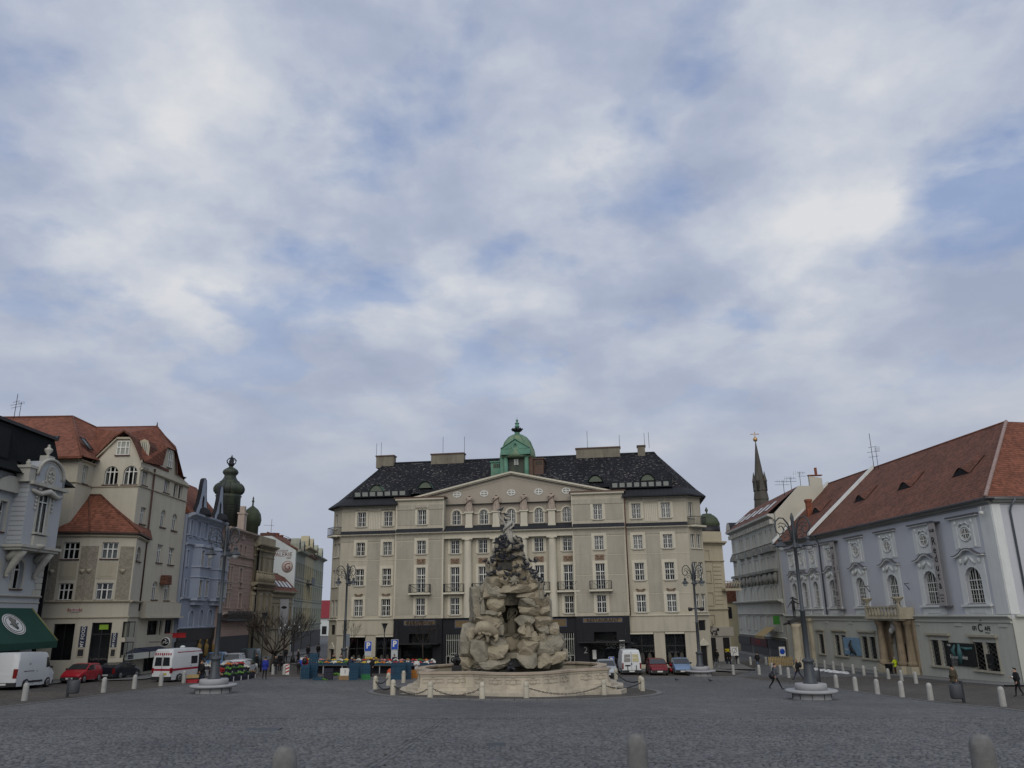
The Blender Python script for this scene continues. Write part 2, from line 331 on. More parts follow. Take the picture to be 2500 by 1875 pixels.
def window(fc, root, u0, u1, z0, z1, k=0, vb=(.5,), hb=(.35,), thin=(), tv=(), d=0., deep=.2, sill=True, surr=0, curt=1, fm=None, sm=None, fw=.07, name='window', smat=None, oval=False, glass=None):
    """a window set back in its opening: glass pane with frame, curtain, sill and surround as sub-parts"""
    fm = fm or WHITE; w, h = round(u1-u0, 2), round(z1-z0, 2); key = (w, h, k, vb, hb, thin, tv, fm.name, fw, oval)
    if key not in WC:
        a = MB(); b = MB(); w2 = w/2
        if oval: ol = [(w2*cos(2*pi*i/16), h/2+h/2*sin(2*pi*i/16)) for i in range(16)]
        elif k: ol = [(-w2, 0), (w2, 0)]+[(x, z) for x, z in arcpts(-w2, w2, 0, h, k)][::-1]
        else: ol = [(-w2, 0), (w2, 0), (w2, h), (-w2, h)]
        a.face([(x, .03, z) for x, z in ol])
        def top(x):
            if oval: return h/2+h/2*sqrt(max(0, 1-(x/w2)**2))
            if not k: return h
            r = k*w2; return h-r+r*sqrt(max(0, 1-(x/w2)**2))
        n = len(ol); cx, cz = 0, h/2; inn = []
        for x, z in ol: inn.append((x*(1-2*fw/w), cz+(z-cz)*(1-2*fw/h)))
        for i in range(n):
            j = (i+1) % n; b.hexa([(ol[i][0], .05, ol[i][1]), (ol[j][0], .05, ol[j][1]), (inn[j][0], .05, inn[j][1]), (inn[i][0], .05, inn[i][1]), (ol[i][0], -.02, ol[i][1]), (ol[j][0], -.02, ol[j][1]), (inn[j][0], -.02, inn[j][1]), (inn[i][0], -.02, inn[i][1])])
        for q in vb:
            x = -w2+q*w; b.box(x-.05, x+.05, -.03, .04, (h-top(x)) if oval else .01, top(x)-.01)
        for q in tv:
            x = -w2+q*w; b.box(x-.018, x+.018, -.01, .04, (h-top(x)) if oval else .01, top(x)-.01)
        for q, t in [(q, .045) for q in hb]+[(q, .016) for q in thin]:
            z = h*(1-q); xx = w2-.02
            if (k and z > top(w2)) or oval: xx = w2*sqrt(max(0, 1-((z-(h/2 if oval else h-k*w2))/(h/2 if oval else k*w2))**2))-.02
            b.box(-xx, xx, -.025 if t > .03 else -.008, .04, z-t, z+t)
        cs = []
        for v in range(3):
            cm = MB(); rr = random.Random(int(w*100+h*10)+v)
            for x0, x1 in ((-w2*.96, -w2*(.35+.4*rr.random())), (w2*(.35+.4*rr.random()), w2*.96)) if v else ((-w2*.96, w2*.96),):
                nn_ = 8; vs = []
                for i in range(nn_+1):
                    x = x0+(x1-x0)*i/nn_; y = .16+.03*(i % 2); zt = top(x)-.04
                    vs += [(x, y, .05 if not oval else h-zt), (x, y, zt)]
                cm.shared(vs, [(2*i, 2*i+2, 2*i+3, 2*i+1) for i in range(nn_)])
            cs.append(cm.mesh('curtain', CURT))
        WC[key] = (a.mesh('window', GLASS), b.mesh('frame', fm), cs)
    ga, fb, cs = WC[key]
    o = link(name, ga, root, mtx=fc.mtx((u0+u1)/2, d-deep, z0))
    link('frame', fb, o)
    if curt and random.random() < (.72 if curt == 1 else curt): link('curtain', random.choice(cs), o)
    if sill:
        k2 = ('sill', w, (smat or CREAMSTONE).name)
        if k2 not in WC:
            s = MB(); s.box(-w/2-.12, w/2+.12, -deep-.12, -.03, -.1, .0); WC[k2] = s.mesh('sill', smat or CREAMSTONE)
        link('sill', WC[k2], o)
    if surr:
        k3 = ('sur', w, h, k, surr, deep, (sm or CREAMSTONE).name)
        if k3 not in WC:
            s = MB(); y0, y1 = -deep-.06, -deep+.01; w2 = w/2
            if k:
                pi_ = [(-w2, 0)]+arcpts(-w2, w2, 0, h, k)+[(w2, 0)]; po = [(-w2-surr, 0)]+arcpts(-w2-surr, w2+surr, 0, h+surr, k*w2/(w2+surr) if k < .9 else 1)+[(w2+surr, 0)]
                for i in range(len(pi_)-1):
                    c = [pi_[i], pi_[i+1], po[i+1], po[i]]; s.hexa([(x, y1, z) for x, z in c]+[(x, y0, z) for x, z in c])
            else:
                s.box(-w2-surr, -w2, y0, y1, 0, h+surr); s.box(w2, w2+surr, y0, y1, 0, h+surr); s.box(-w2, w2, y0, y1, h, h+surr)
            WC[k3] = s.mesh('surround', sm or CREAMSTONE)
        link('surround', WC[k3], o)
    return o
TXT = []
def text(s, size, mtx, mt, parent, name='lettering', ext=.012, align='CENTER', bold=.0, sx=1., shear=0., space=1.):
    c = D.curves.new(name, 'FONT'); c.body = s; c.size = size; c.extrude = ext; c.align_x = align; c.align_y = 'CENTER'; c.offset = bold; c.shear = shear; c.space_character = space
    c.resolution_u = 2; c.materials.append(mt)
    o = link(name, c, parent, mtx=mtx @ M.Diagonal((sx, 1, 1, 1))); TXT.append(o); return o
def cornice(mb, fc, u0, u1, z, prof, m=0, e0=0., e1=0., d=0.):
    """moulding: prof = list of (projection, height) upwards from z, closed against the wall; e0/e1 lengthen the ends with the projection"""
    pr = [(-.06, 0)]+list(prof)+[(-.06, prof[-1][1])]
    A = [fc.T(u0-e0*max(0, p), d+p, z+h) for p, h in pr]; B = [fc.T(u1+e1*max(0, p), d+p, z+h) for p, h in pr]; n = len(pr)
    mb.face(A, m); mb.face(B[::-1], m)
    for i in range(n-1): mb.face([A[i], B[i], B[i+1], A[i+1]], m)
# ---------------------------------------------------------------- ground, roads, pavements
import numpy as np
COBBLE = mat('cobble_setts', (.165, .169, .172), .7, .1, .2, bump=.9, bsc=40, kind='cobble', spec=.35)
COBROAD = mat('brown_setts', (.125, .113, .098), .8, .14, .25, bump=.9, bsc=40, kind='cobble')
SETT = mat('granite_sett', (.104, .108, .113), .62, .12, 6., bump=.35, bsc=90, kind='island', spec=.4)
JOINT = mat('joint_grit', (.028, .027, .025), .95, .2, 5.)
PAVE = mat('pavement_slabs', (.16, .16, .155), .85, .12, .5, bump=.3, kind='block')
KERB = mat('kerb_granite', (.15, .15, .148), .85, .14, 1.5, bump=.2, bsc=50)
ZC = 34.0
xs = [-400, -250, -160, -110, -85]+list(range(-70, 71, 2))+[85, 110, 160, 250, 400]
ys = [-60, -30, -10, 0, 4, 8, 12, 16, 20, 24, 28, 32, ZC-.01, ZC+.01]+list(range(36, 104, 2))+[110, 120, 140, 170, 220, 300, 420, 700]
mb = MB(); vs = [(x, y, g(x, y)-(.05 if y < ZC else 0)) for y in ys for x in xs]; nx = len(xs)
near = [(j*nx+i, j*nx+i+1, (j+1)*nx+i+1, (j+1)*nx+i) for j in range(len(ys)-1) for i in range(nx-1)]
mb.shared(vs, near, 0, False)
for k, f in enumerate(near):
    if vs[f[0]][1] < ZC: mb.m[k] = 1
GROUND = mb.build('ground', [COBBLE, JOINT], kind='structure')
def setts():
    """granite setts of the near ground, laid in wavy segmental arcs"""
    rr = np.random.RandomState(3); px, pz = .137, .115; out = []
    y = 9.0
    for r in range(int((ZC-9.0)/pz)+4):
        yr = 9.0+r*pz; xm = .70*yr+1.5; n = int(2*xm/px)
        x = -xm+px*(np.arange(n)+rr.uniform(0, 1))+np.cumsum(rr.uniform(-.012, .012, n))*.5+rr.uniform(-.012, .012, n)
        t = ((x+400) % 1.9)/1.9*2-1
        yy = yr+.30*(t*t)+.05*np.sin(x*1.1)+rr.uniform(-.008, .008, n)
        sl = .30*2*t/.95+.055*np.cos(x*1.1)
        ok = (yy < ZC-.02) & (np.abs(x+2.95) > .17)
        out.append(np.stack([x, yy, sl], 1)[ok])
    for k in range(2):                      # the straight double course that runs down the square
        n = int((ZC-9)/.12); yy = 9+.12*np.arange(n); out.append(np.stack([np.full(n, -3.02+.14*k), yy, np.zeros(n)], 1))
    return np.concatenate(out)
ST = setts(); ns = len(ST); rr = np.random.RandomState(5)
a = np.arctan(ST[:, 2])*.9+rr.normal(0, .06, ns); w = rr.uniform(.098, .128, ns)/2; h = rr.uniform(.082, .102, ns)/2; zt = rr.normal(0, .006, ns)
gz = np.array([g(x, y) for x, y in ST[:, :2]])
cor = np.array([(-1, -1), (1, -1), (1, 1), (-1, 1)])
rings = []
for s_, z_ in ((1., -.05), (.97, -.014), (.74, .0)):
    for c in cor:
        lx = c[0]*w*s_+rr.normal(0, .004, ns); ly = c[1]*h*s_+rr.normal(0, .003, ns)
        rings.append(np.stack([ST[:, 0]+lx*np.cos(a)-ly*np.sin(a), ST[:, 1]+lx*np.sin(a)+ly*np.cos(a), gz+z_+zt+rr.normal(0, .002, ns)], 1))
VS = np.stack(rings, 1)
FQ = []
for b_ in (0, 4):
    for i in range(4): FQ.append((b_+i, b_+(i+1) % 4, b_+4+(i+1) % 4, b_+4+i))
FQ.append((8, 9, 10, 11)); FQ = np.array(FQ)
dist = ST[:, 1]+np.abs(ST[:, 0])*.15; vis = (np.abs(ST[:, 0]) < .62*ST[:, 1]) & (ST[:, 1] > 14.1); dist[~vis] = 999
order = np.argsort(dist); solo = order[:300]; rest = order[300:]
def np_mesh(name, v, f, mt):
    me = D.meshes.new(name); me.vertices.add(len(v)); me.vertices.foreach_set('co', v.astype('f').ravel()); me.loops.add(f.size); me.loops.foreach_set('vertex_index', f.astype('i').ravel())
    me.polygons.add(len(f)); me.polygons.foreach_set('loop_start', np.arange(0, f.size, 4, dtype='i')); me.polygons.foreach_set('loop_total', np.full(len(f), 4, dtype='i'))
    me.materials.append(mt); me.update(); return me
fr = (FQ[None]+12*np.arange(len(rest))[:, None, None]).reshape(-1, 4)
link('sett_paving', np_mesh('sett_paving', VS[rest].reshape(-1, 3), fr, SETT), GROUND, kind='stuff')
SETT1 = mat('granite_sett_single', (.104, .108, .113), .62, .12, 6., bump=.35, bsc=90, local=True, spec=.4)
proto = []
for k in range(6):
    i = solo[k]; v = VS[i]-np.array([ST[i, 0], ST[i, 1], gz[i]]); proto.append((np_mesh('sett', v, FQ, SETT1), a[i]))
for k, i in enumerate(solo):
    me, a0 = proto[k % 6]
    link('sett', me, GROUND, mtx=M.Translation((ST[i, 0], ST[i, 1], gz[i])) @ M.Rotation(a[i]-a0, 4, 'Z'))
def ribbon(name, A, B, mt, dz, n=12, kind='structure'):
    """draped strip between two ground polylines of equal length"""
    mb = MB()
    for i in range(len(A)-1):
        m = max(1, int((V(A[i+1])-V(A[i])).length/3)); rows = []
        for k in range(m+1):
            p = V(A[i]).lerp(V(A[i+1]), k/m); q = V(B[i]).lerp(V(B[i+1]), k/m); row = []
            for j in range(n+1): r = p.lerp(q, j/n); row.append(V((r.x, r.y, g(r.x, r.y)+dz)))
            rows.append(row)
        for k in range(m):
            for j in range(n): mb.face([rows[k][j], rows[k][j+1], rows[k+1][j+1], rows[k+1][j]], 0)
    return mb.build(name, mt, kind=kind)
LB = [gp(-300, 1775), gp(0, 1727), gp(248, 1697), gp(450, 1673), gp(630, 1655)]
RB = [gp(2900, 1790), gp(2450, 1730), gp(2273, 1713), gp(2043, 1682), gp(1790, 1652)]
ribbon('left_road', LB, [V((-60, p.y+12, 0)) for p in LB], COBROAD, .004)
ribbon('right_road', RB, [V((p.x+26, p.y+3, 0)) for p in RB], COBROAD, .004)
ribbon('far_road', [LB[-1], gp(860, 1654), gp(1500, 1653), RB[-1]], [V((-40, 108, 0)), V((-18, 96, 0)), V((12, 91, 0)), V((36, 118, 0))], COBROAD, .005)
def kerbline(name, A, w=.22, hgt=.03):
    mb = MB()
    for i in range(len(A)-1):
        p, q = V(A[i]), V(A[i+1]); t = (q-p); l = t.length; t.normalize(); s = V((-t.y, t.x, 0))*w/2; m = max(1, int(l/1.0))
        for k in range(m):
            a_ = p+t*(l*k/m+.006); b_ = p+t*(l*(k+1)/m-.006)
            c = [a_-s, b_-s, b_+s, a_+s]; c = [V((v.x, v.y, g(v.x, v.y))) for v in c]
            mb.hexa([v-V((0, 0, .1)) for v in c]+[v+V((0, 0, hgt)) for v in c])
    return mb.build(name, KERB, kind='structure')
kerbline('left_kerb', LB); kerbline('right_kerb', RB); kerbline('far_kerb', [LB[-1], gp(860, 1654), gp(1500, 1653), RB[-1]])
def pavement(name, A, w, hgt=.12, mt=None):
    """raised pavement: A = wall foot line, w = width to the right-hand side of travel"""
    mb = MB()
    for i in range(len(A)-1):
        p, q = V(A[i]), V(A[i+1]); t = (q-p); l = t.length; t.normalize(); s = V((t.y, -t.x, 0))*w; m = max(1, int(l/2))
        for k in range(m):
            c = [p+t*l*k/m, p+t*l*(k+1)/m, p+t*l*(k+1)/m+s, p+t*l*k/m+s]; c = [V((v.x, v.y, g(v.x, v.y)+.006*i)) for v in c]
            mb.face([v+V((0, 0, hgt)) for v in c], 0); mb.face([c[2]-V((0, 0, .1)), c[3]-V((0, 0, .1)), c[3]+V((0, 0, hgt)), c[2]+V((0, 0, hgt))], 1)
            if k % 1 == 0:
                e = [c[3], c[2]]; n_ = -s.normalized()*.25
                mb.face([e[0]+V((0, 0, hgt+.004)), e[1]+V((0, 0, hgt+.004)), e[1]+n_+V((0, 0, hgt+.004)), e[0]+n_+V((0, 0, hgt+.004))], 1)
    return mb.build(name, [mt or PAVE, KERB], kind='structure')
# ---------------------------------------------------------------- the hotel across the square
H = F((0, 94), radians(-8))
HW = mat('hotel_render', (.41, .38, .30), .9, .09, .25, bump=.25, bsc=18, streak=.35, dirt=(.20, .185, .155))
HP = mat('hotel_panel_render', (.345, .32, .262), .92, .12, .35, bump=.35, bsc=22, streak=.4, dirt=(.17, .155, .13))
HL = mat('hotel_light_stone', (.52, .49, .395), .85, .07, .4, bump=.1, streak=.3, dirt=(.28, .26, .2))
HT = mat('hotel_tympanum_render', (.33, .295, .245), .92, .08, .3, bump=.3, bsc=20, streak=.2, dirt=(.2, .18, .15))
HG = mat('black_granite_cladding', (.011, .012, .016), .5, .15, .6, spec=.2)
HO = mat('terracotta_relief', (.22, .155, .11), .9, .3, 4., bump=.5)
GOLD = mat('bronze_letter_board', (.13, .09, .045), .6, .4, 5.)
LEDGE = TINROOF
zb = -6.4
hotel = thing('hotel', 'long cream hotel with slate roof and green copper lantern behind the fountain', 'building', tuple(H.T(0, -8, g(0, 100))), world=True)
UL0, UL1, UR0, UR1 = -21.2, -14.2, 12.91, 20.05
CW = [-18.71, -15.37, -11.06, -7.15, -3.8, -.47, 2.87, 6.2, 9.9, 14.33, 17.7]
def secd(u): return .5 if (UL1 < u < -8.45 or 6.95 < u < UR0) else (-.3 if -8.45 <= u <= 6.95 else 0.)
ROW = {1: (.03, 1.95), 2: (3.5, 5.45), 3: (7.0, 8.57), 4: (10.45, 12.2)}
w_ = .535
WIN = []
for u in CW:
    for r, (a_, b_) in ROW.items():
        c = -8.45 <= u <= 6.95
        if r == 4 and c: WIN.append((u, r, a_, b_, 1, -1.0))
        elif r == 2 and (c or secd(u) == .5): WIN.append((u, r, 2.62, b_, 0, secd(u)))
        else: WIN.append((u, r, a_, b_, 0, secd(u)))
mb = MB(); pan = MB(); lt = MB()
def ops(u0, u1, d, lo=-1, hi=99): return [(u-w_, u+w_, a_, b_, k) for u, r, a_, b_, k, dd in WIN if u0 < u < u1 and abs(dd-d) < .01 and lo < a_ < hi]
for u0, u1, d in ((UL0, UL1, 0.), (UL1, -8.45, .5), (6.95, UR0, .5), (UR0, UR1, 0.)):
    wall(mb, H, u0, u1, -.3, 13.0, ops(u0, u1, d), d)
wall(mb, H, -8.45, 6.95, -.3, 8.7, ops(-8.45, 6.95, -.3), -.3)
wall(mb, H, -8.45, 6.95, 9.4, 13.75, [(u-w_, u+w_, a_, b_, k) for u, r, a_, b_, k, dd in WIN if dd == -1.0], -1.0, m=2)
for u, a_, b_ in ((UL1, 0, .5), (UR0, 0, .5), (-8.45, -1.1, .5), (6.95, -1.1, .5)):
    mb.face([H.T(u, a_, -.3), H.T(u, b_, -.3), H.T(u, b_, 13.6), H.T(u, a_, 13.6)], 0)
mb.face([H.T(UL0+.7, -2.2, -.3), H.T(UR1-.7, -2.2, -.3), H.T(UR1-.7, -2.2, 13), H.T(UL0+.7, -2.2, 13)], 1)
# chamfered ends, sides and back
CL = F(H.T(UL0-1.75, -1.9, 0), p1=H.T(UL0, 0, 0)); CRf = F(H.T(UR1, 0, 0), p1=H.T(UR1+1.75, -1.9, 0))
for fc, n_ in ((CL, 'l'), (CRf, 'r')):
    uc = fc.len/2
    ol = [(uc-.9, uc-.1, a_, b_, 0) for a_, b_ in ROW.values()]+[(uc+.15, uc+.95, a_, b_, 0) for a_, b_ in list(ROW.values())[:3]]
    wall(mb, fc, 0, fc.len, -.3, 13.0, ol, 0.); wall(mb, fc, 0, fc.len, zb, -.3, [(uc-.6, uc+.6, zb, -3.6, 0), (uc-.65, uc+.65, -2.0, -.9, 0)], .0)
    mb.face([fc.T(0.1, -.9, zb), fc.T(fc.len-.1, -.9, zb), fc.T(fc.len-.1, -.9, 13), fc.T(0.1, -.9, 13)], 1)
    for a_, b_, z0, z1, k in ol: window(fc, hotel, a_, b_, z0, z1, vb=(.5,), hb=(.36,) if z1-z0 > 1.8 else (), thin=(.7,), curt=.5, smat=HL)
    dm = MB(); fc.box(dm, uc-.6, uc+.6, -.19, -.15, zb, -3.6); tw = MB(); fc.box(tw, uc-.65, uc+.65, -.19, -.15, -2.0, -.9); tw.build('transom_window', BLACK, hotel); dm.build('door', BLACK, hotel)
    fr = MB(); fc.box(fr, uc-.75, uc+.75, .0, .12, -3.6, -3.4); fr.prism([(uc-.8, -3.4), (uc+.8, -3.4), (uc, -2.85)], .0, .1, 0, fc.T); fr.build('pediment', HL, hotel)
    bal = MB(); bal.prism([(uc-1.25, 0), (uc+1.25, 0), (uc+1.0, .9), (uc-1.0, .9)], 9.35, 9.55, 0, lambda p, t, q: fc.T(p, q, t))
    bo = bal.build('balcony', HL, hotel); rl = MB()
    pth = [(uc-1.22, .02), (uc-1.0, .86), (uc+1.0, .86), (uc+1.22, .02)]
    for z in (9.62, 10.5): rl.tube([fc.T(p, q, z) for p, q in pth], .03, 4)
    for (p, q), (p2, q2) in zip(pth, pth[1:]):
        for k in range(9): t = k/8; v = fc.T(p+(p2-p)*t, q+(q2-q)*t, 9.55); rl.tube([v, v+V((0, 0, .95))], .018, 4)
    rl.build('railing', IRON, bo)
bk = [(UL0-1.75, -1.9), (UL0-1.75, -17), (UR1+1.75, -17), (UR1+1.75, -1.9)]
for (p, q), (p2, q2) in zip(bk, bk[1:]): mb.face([H.T(p, q, zb), H.T(p2, q2, zb), H.T(p2, q2, 13), H.T(p, q, 13)], 0)
# ground floor of the wings: openings for shop windows
def uu(px): return H.px(px, 1560)[0]
shops = [(uu(849.7), uu(892.3)), (uu(917), uu(967)-.1), (uu(1536), uu(1597)), (uu(1623.5), uu(1673))]
for u0, u1, lst in ((UL0, UL1, shops[:2]), (UR0, UR1, shops[2:])):
    wall(mb, H, u0, u1, zb, -.3, [(a_, b_, zb+.9, -2.15, 0) for a_, b_ in lst], .0, .3)
H.box(mb, UL0-.05, UL1, .002, .12, -2.05, -.42); H.box(mb, UR0, UR1+.05, .002, .12, -2.05, -.42)
hw = mb.build('wall', [HW, DARK, HT], hotel)
for a_, b_ in shops:
    s = MB(); s.face([H.T(a_, -.28, zb+.9), H.T(b_, -.28, zb+.9), H.T(b_, -.28, -2.15), H.T(a_, -.28, -2.15)]); so_ = s.build('shop_window', GLASS, hotel)
    s = MB(); H.box(s, a_, b_, -.3, -.22, -3.6, -3.5); H.box(s, a_, a_+.08, -.3, -.2, zb+.9, -2.15); H.box(s, b_-.08, b_, -.3, -.2, zb+.9, -2.15); H.box(s, (a_+b_)/2-.04, (a_+b_)/2+.04, -.3, -.24, zb+.9, -2.15); s.build('frame', BLACK, so_)
    s = MB(); H.box(s, a_+.05, b_-.05, -.05, .16, -2.3, -2.12); s.build('blind_box', HL, so_)
    s = MB(); H.box(s, a_, b_, -2.6, -2.5, zb, -2); H.box(s, a_, b_, -2.6, -.3, zb+.2, zb+.3); s.build('shop_interior', DARK, so_)
    for k in range(3):
        s = MB(); uq = a_+(b_-a_)*(.2+.3*k); s.lathe([(.02, 0), (.25, .02), (.28, .5+.3*random.random()), (.1, 1.1)], 8, 0, tuple(H.T(uq, -1.0, zb+1.0))); s.build('display', mat('shop_display', (.14, .12, .1), .8, .4, 2.), so_)
for u, r, a_, b_, k, d in WIN:
    fr = r == 2 and a_ < 3
    window(H, hotel, u-w_, u+w_, a_, b_, k, vb=(.5,), hb=(.31,) if fr else ((.38,) if r in (1, 2) else ()), tv=(.25, .75), thin=(.62, .84) if fr else ((.7,) if r in (1, 2) else ((.3, .65) if r == 3 else (.34, .67))), d=d, sill=not fr, surr=.32 if r < 4 else (.2 if k else .3), sm=HL, smat=HP, curt=.9 if r == 4 else .38, deep=.22)  # top row: curtains in most windows brighten the panes in place of reflected sky
# panels between the windows, string courses, light joint lines
for i in range(len(CW)-1):
    a_, b_ = CW[i]+w_+.42, CW[i+1]-w_-.42
    cuts = [c for c in (UL1, -8.45, 6.95, UR0) if a_ < c < b_]
    for p, q in zip([a_]+[c+.18 for c in cuts], [c-.18 for c in cuts]+[b_]):
        if q-p < .5: continue
        d = secd((p+q)/2)
        if d == -.3: continue
        for z0, z1 in ((.12, 1.98), (2.1, 4.1), (4.25, 6.35), (6.5, 8.5)): H.box(pan, p, q, d+.003, d+.028, z0, z1)
        if d == 0.:
            for k in range(7): t = p+(q-p)*k/7; H.box(lt, t+.02, t+(q-p)/7-.03, d+.003, d+.045, 10.1, 12.1)
        else: H.box(pan, p, q, d+.003, d+.028, 10.4, 12.35)
for a_, b_, d in ((UL0, UL1, 0), (UL1, -8.45, .5), (6.95, UR0, .5), (UR0, UR1, 0)):
    for z in (2.03, 4.17, 6.42): H.box(lt, a_+.02, b_-.02, d+.002, d+.03, z-.025, z+.025)
    H.box(pan, a_+.02, b_-.02, d+.004, d+.06, 12.3, 12.82)
    for k in range(1, 3): uq = a_+(b_-a_)*k/3; H.box(lt, uq-.03, uq+.03, d+.06, d+.075, 12.32, 12.8)
    H.box(pan, a_+.02, b_-.02, d+.004, d+.05, 8.68, 9.28)
for a_ in (UL1, -8.45, 6.95, UR0): H.box(lt, a_-.07, a_+.07, -.31 if a_ in (-8.45, 6.95) else .01, .545, -.3, 13.3)
pan.build('wall_panel', HP, hotel, kind='stuff'); 
for a_, b_, d in ((UL0, UL1, 0), (UL1, -8.45, .5), (-8.45, 6.95, .42), (6.95, UR0, .5), (UR0, UR1, 0)):
    cornice(lt, H, a_, b_, 9.28, [(.12, 0), (.16, .08), (.42, .12), (.46, .2), (.4, .22)], d=d)
cornice(lt, CL, 0, CL.len, 9.28, [(.12, 0), (.16, .08), (.42, .12), (.46, .2)]); cornice(lt, CRf, 0, CRf.len, 9.28, [(.12, 0), (.16, .08), (.42, .12), (.46, .2)])
for fc, a_, b_ in ((H, UL0, UL1), (H, UR0, UR1), (CL, 0, CL.len), (CRf, 0, CRf.len)):
    cornice(lt, fc, a_, b_, 12.82, [(.1, 0), (.2, .06), (.5, .1), (.75, .16)], e0=.35, e1=.35)
    cornice(lt, fc, a_, b_, -.42, [(.1, 0), (.22, .05), (.24, .14), (.1, .18)])
for a_, b_ in ((UL1, -8.45), (6.95, UR0)): cornice(lt, H, a_, b_, 13.28, [(.08, 0), (.16, .05), (.3, .12), (.34, .3)], d=.5, e0=.4, e1=.4); cornice(lt, H, a_, b_, 12.22, [(.06, 0), (.12, .08), (.05, .1)], d=.5)
lt.build('stone_trim', HL, hotel, kind='stuff')
# sloping tin ledge above the columns and below the top storey
s = MB()
for a_, b_, d, z in ((UL0, UL1, 0, 9.95), (UL1, -8.45, .5, 10.0), (6.95, UR0, .5, 10.0), (UR0, UR1, 0, 9.95)):
    s.face([H.T(a_, d+.42, 9.52), H.T(b_, d+.42, 9.52), H.T(b_, d+.01, z), H.T(a_, d+.01, z)])
s.face([H.T(-8.45, .82, 9.52), H.T(6.95, .82, 9.52), H.T(6.95, -.99, 10.35), H.T(-8.45, -.99, 10.35)])
s.build('tin_ledge', LEDGE, hotel)
# parapets of the projecting bays
s = MB()
for a_, b_ in ((UL1, -8.45), (6.95, UR0)): H.box(s, a_, b_, -.6, .5, 13.0, 13.3); H.box(s, a_-.3, b_+.3, -.7, .86, 13.58, 13.75, 1)
s.build('parapet', [HW, BROWNCOPPER], hotel, kind='stuff')
# entablature and giant columns
s = MB(); H.box(s, -8.45, 6.95, -.3, .4, 8.72, 9.28)
for uq in (-7, -3.5, .2, 3.4, 5.8): H.box(s, uq-.02, uq+.02, .4, .415, 8.75, 9.2)
s.build('entablature', HL, hotel)
for uc in (-5.55, -2.22, 1.12, 4.45):
    s = MB(); n = 40; vs = []
    for z, r in ((-.3, .5), (3, .48), (8.4, .43)):
        for i in range(n): q = 2*pi*i/n; rr_ = r*(1-.045*(i % 2)); vs.append(H.T(uc+rr_*cos(q), .02+rr_*sin(q), z))
    s.shared(vs, [(j*n+i, j*n+(i+1) % n, (j+1)*n+(i+1) % n, (j+1)*n+i) for j in range(2) for i in range(n)], 0, False)
    H.box(s, uc-.62, uc+.62, -.4, .56, 8.56, 8.73); s.lathe([(.43, 0), (.46, .03), (.58, .16)], 20, 0, tuple(H.T(uc, .02, 8.4)))
    s.build('column', HL, hotel)
# pediment
PA = (-.41, 16.45)
s = MB(); s.prism([(-8.45, 13.6), (6.95, 13.6), (11.5, 13.75), PA, (-12.3, 13.75)], -6.5, -1.02, 0, H.T); pd = s.build('pediment', HT, hotel)
s = MB()
for (p, q), (p2, q2) in ((( -12.55, 13.72), PA), (PA, (11.75, 13.72))):
    for t0, t1, d0, d1 in ((.0, .2, -6.5, -.45), (-.12, .0, -1.01, -.62), (-.5, -.45, -1.01, -.97)):
        s.hexa([H.T(p, d0, q+t0), H.T(p2, d0, q2+t0), H.T(p2, d1, q2+t0), H.T(p, d1, q+t0), H.T(p, d0, q+t1), H.T(p2, d0, q2+t1), H.T(p2, d1, q2+t1), H.T(p, d1, q+t1)])
s.build('raking_cornice', HL, pd)
s = MB()
for (p, q), (p2, q2) in (((-12.5, 13.93), (PA[0], PA[1]+.21)), ((PA[0], PA[1]+.21), (11.7, 13.93))): s.face([H.T(p, -6.6, q), H.T(p2, -6.6, q2), H.T(p2, -.5, q2), H.T(p, -.5, q)])
s.build('pediment_roof', SLATE, pd)
for uc in (-7.1, -3.75, -.43, 2.9, 6.2): window(H, hotel, uc-.52, uc+.52, 13.75, 14.5, 0, vb=(.5,), hb=(.5,), d=-.99, deep=-.02, sill=False, oval=True, fw=.1, name='oval_window', curt=0)
# pedestals for the statues on the attic
PED = []
for uc in (-5.5, -2.2, 1.15, 4.45):
    s = MB(); H.box(s, uc-.45, uc+.45, -1.05, -.25, 9.75, 10.3); H.box(s, uc-.4, uc+.4, -1.05, -.3, 10.3, 11.75); H.box(s, uc-.55, uc+.55, -1.05, -.18, 11.75, 11.92)
    for sg in (-1, 1): H.box(s, uc+sg*.85-.3, uc+sg*.85+.3, -1.05, -.85, 11.7, 11.85)
    s.build('pedestal', HL, hotel); PED.append(H.T(uc, -.55, 11.92))
# main roof
zr = 19.75; e = .95; ze = 13.02; RL, RR = (-18.6, -8.5), (17.2, -8.5)
EL = [(UL0-2.3, -18), (UL0-2.45, -1.6), (UL0-.3, e), (UR1+.3, e), (UR1+2.45, -1.6), (UR1+2.3, -18)]
def k_(p, r, t): return (p[0]+(r[0]-p[0])*t, p[1]+(r[1]-p[1])*t)
s = MB()
def rf(pts, m=0): s.face([H.T(*p) for p in pts], m)
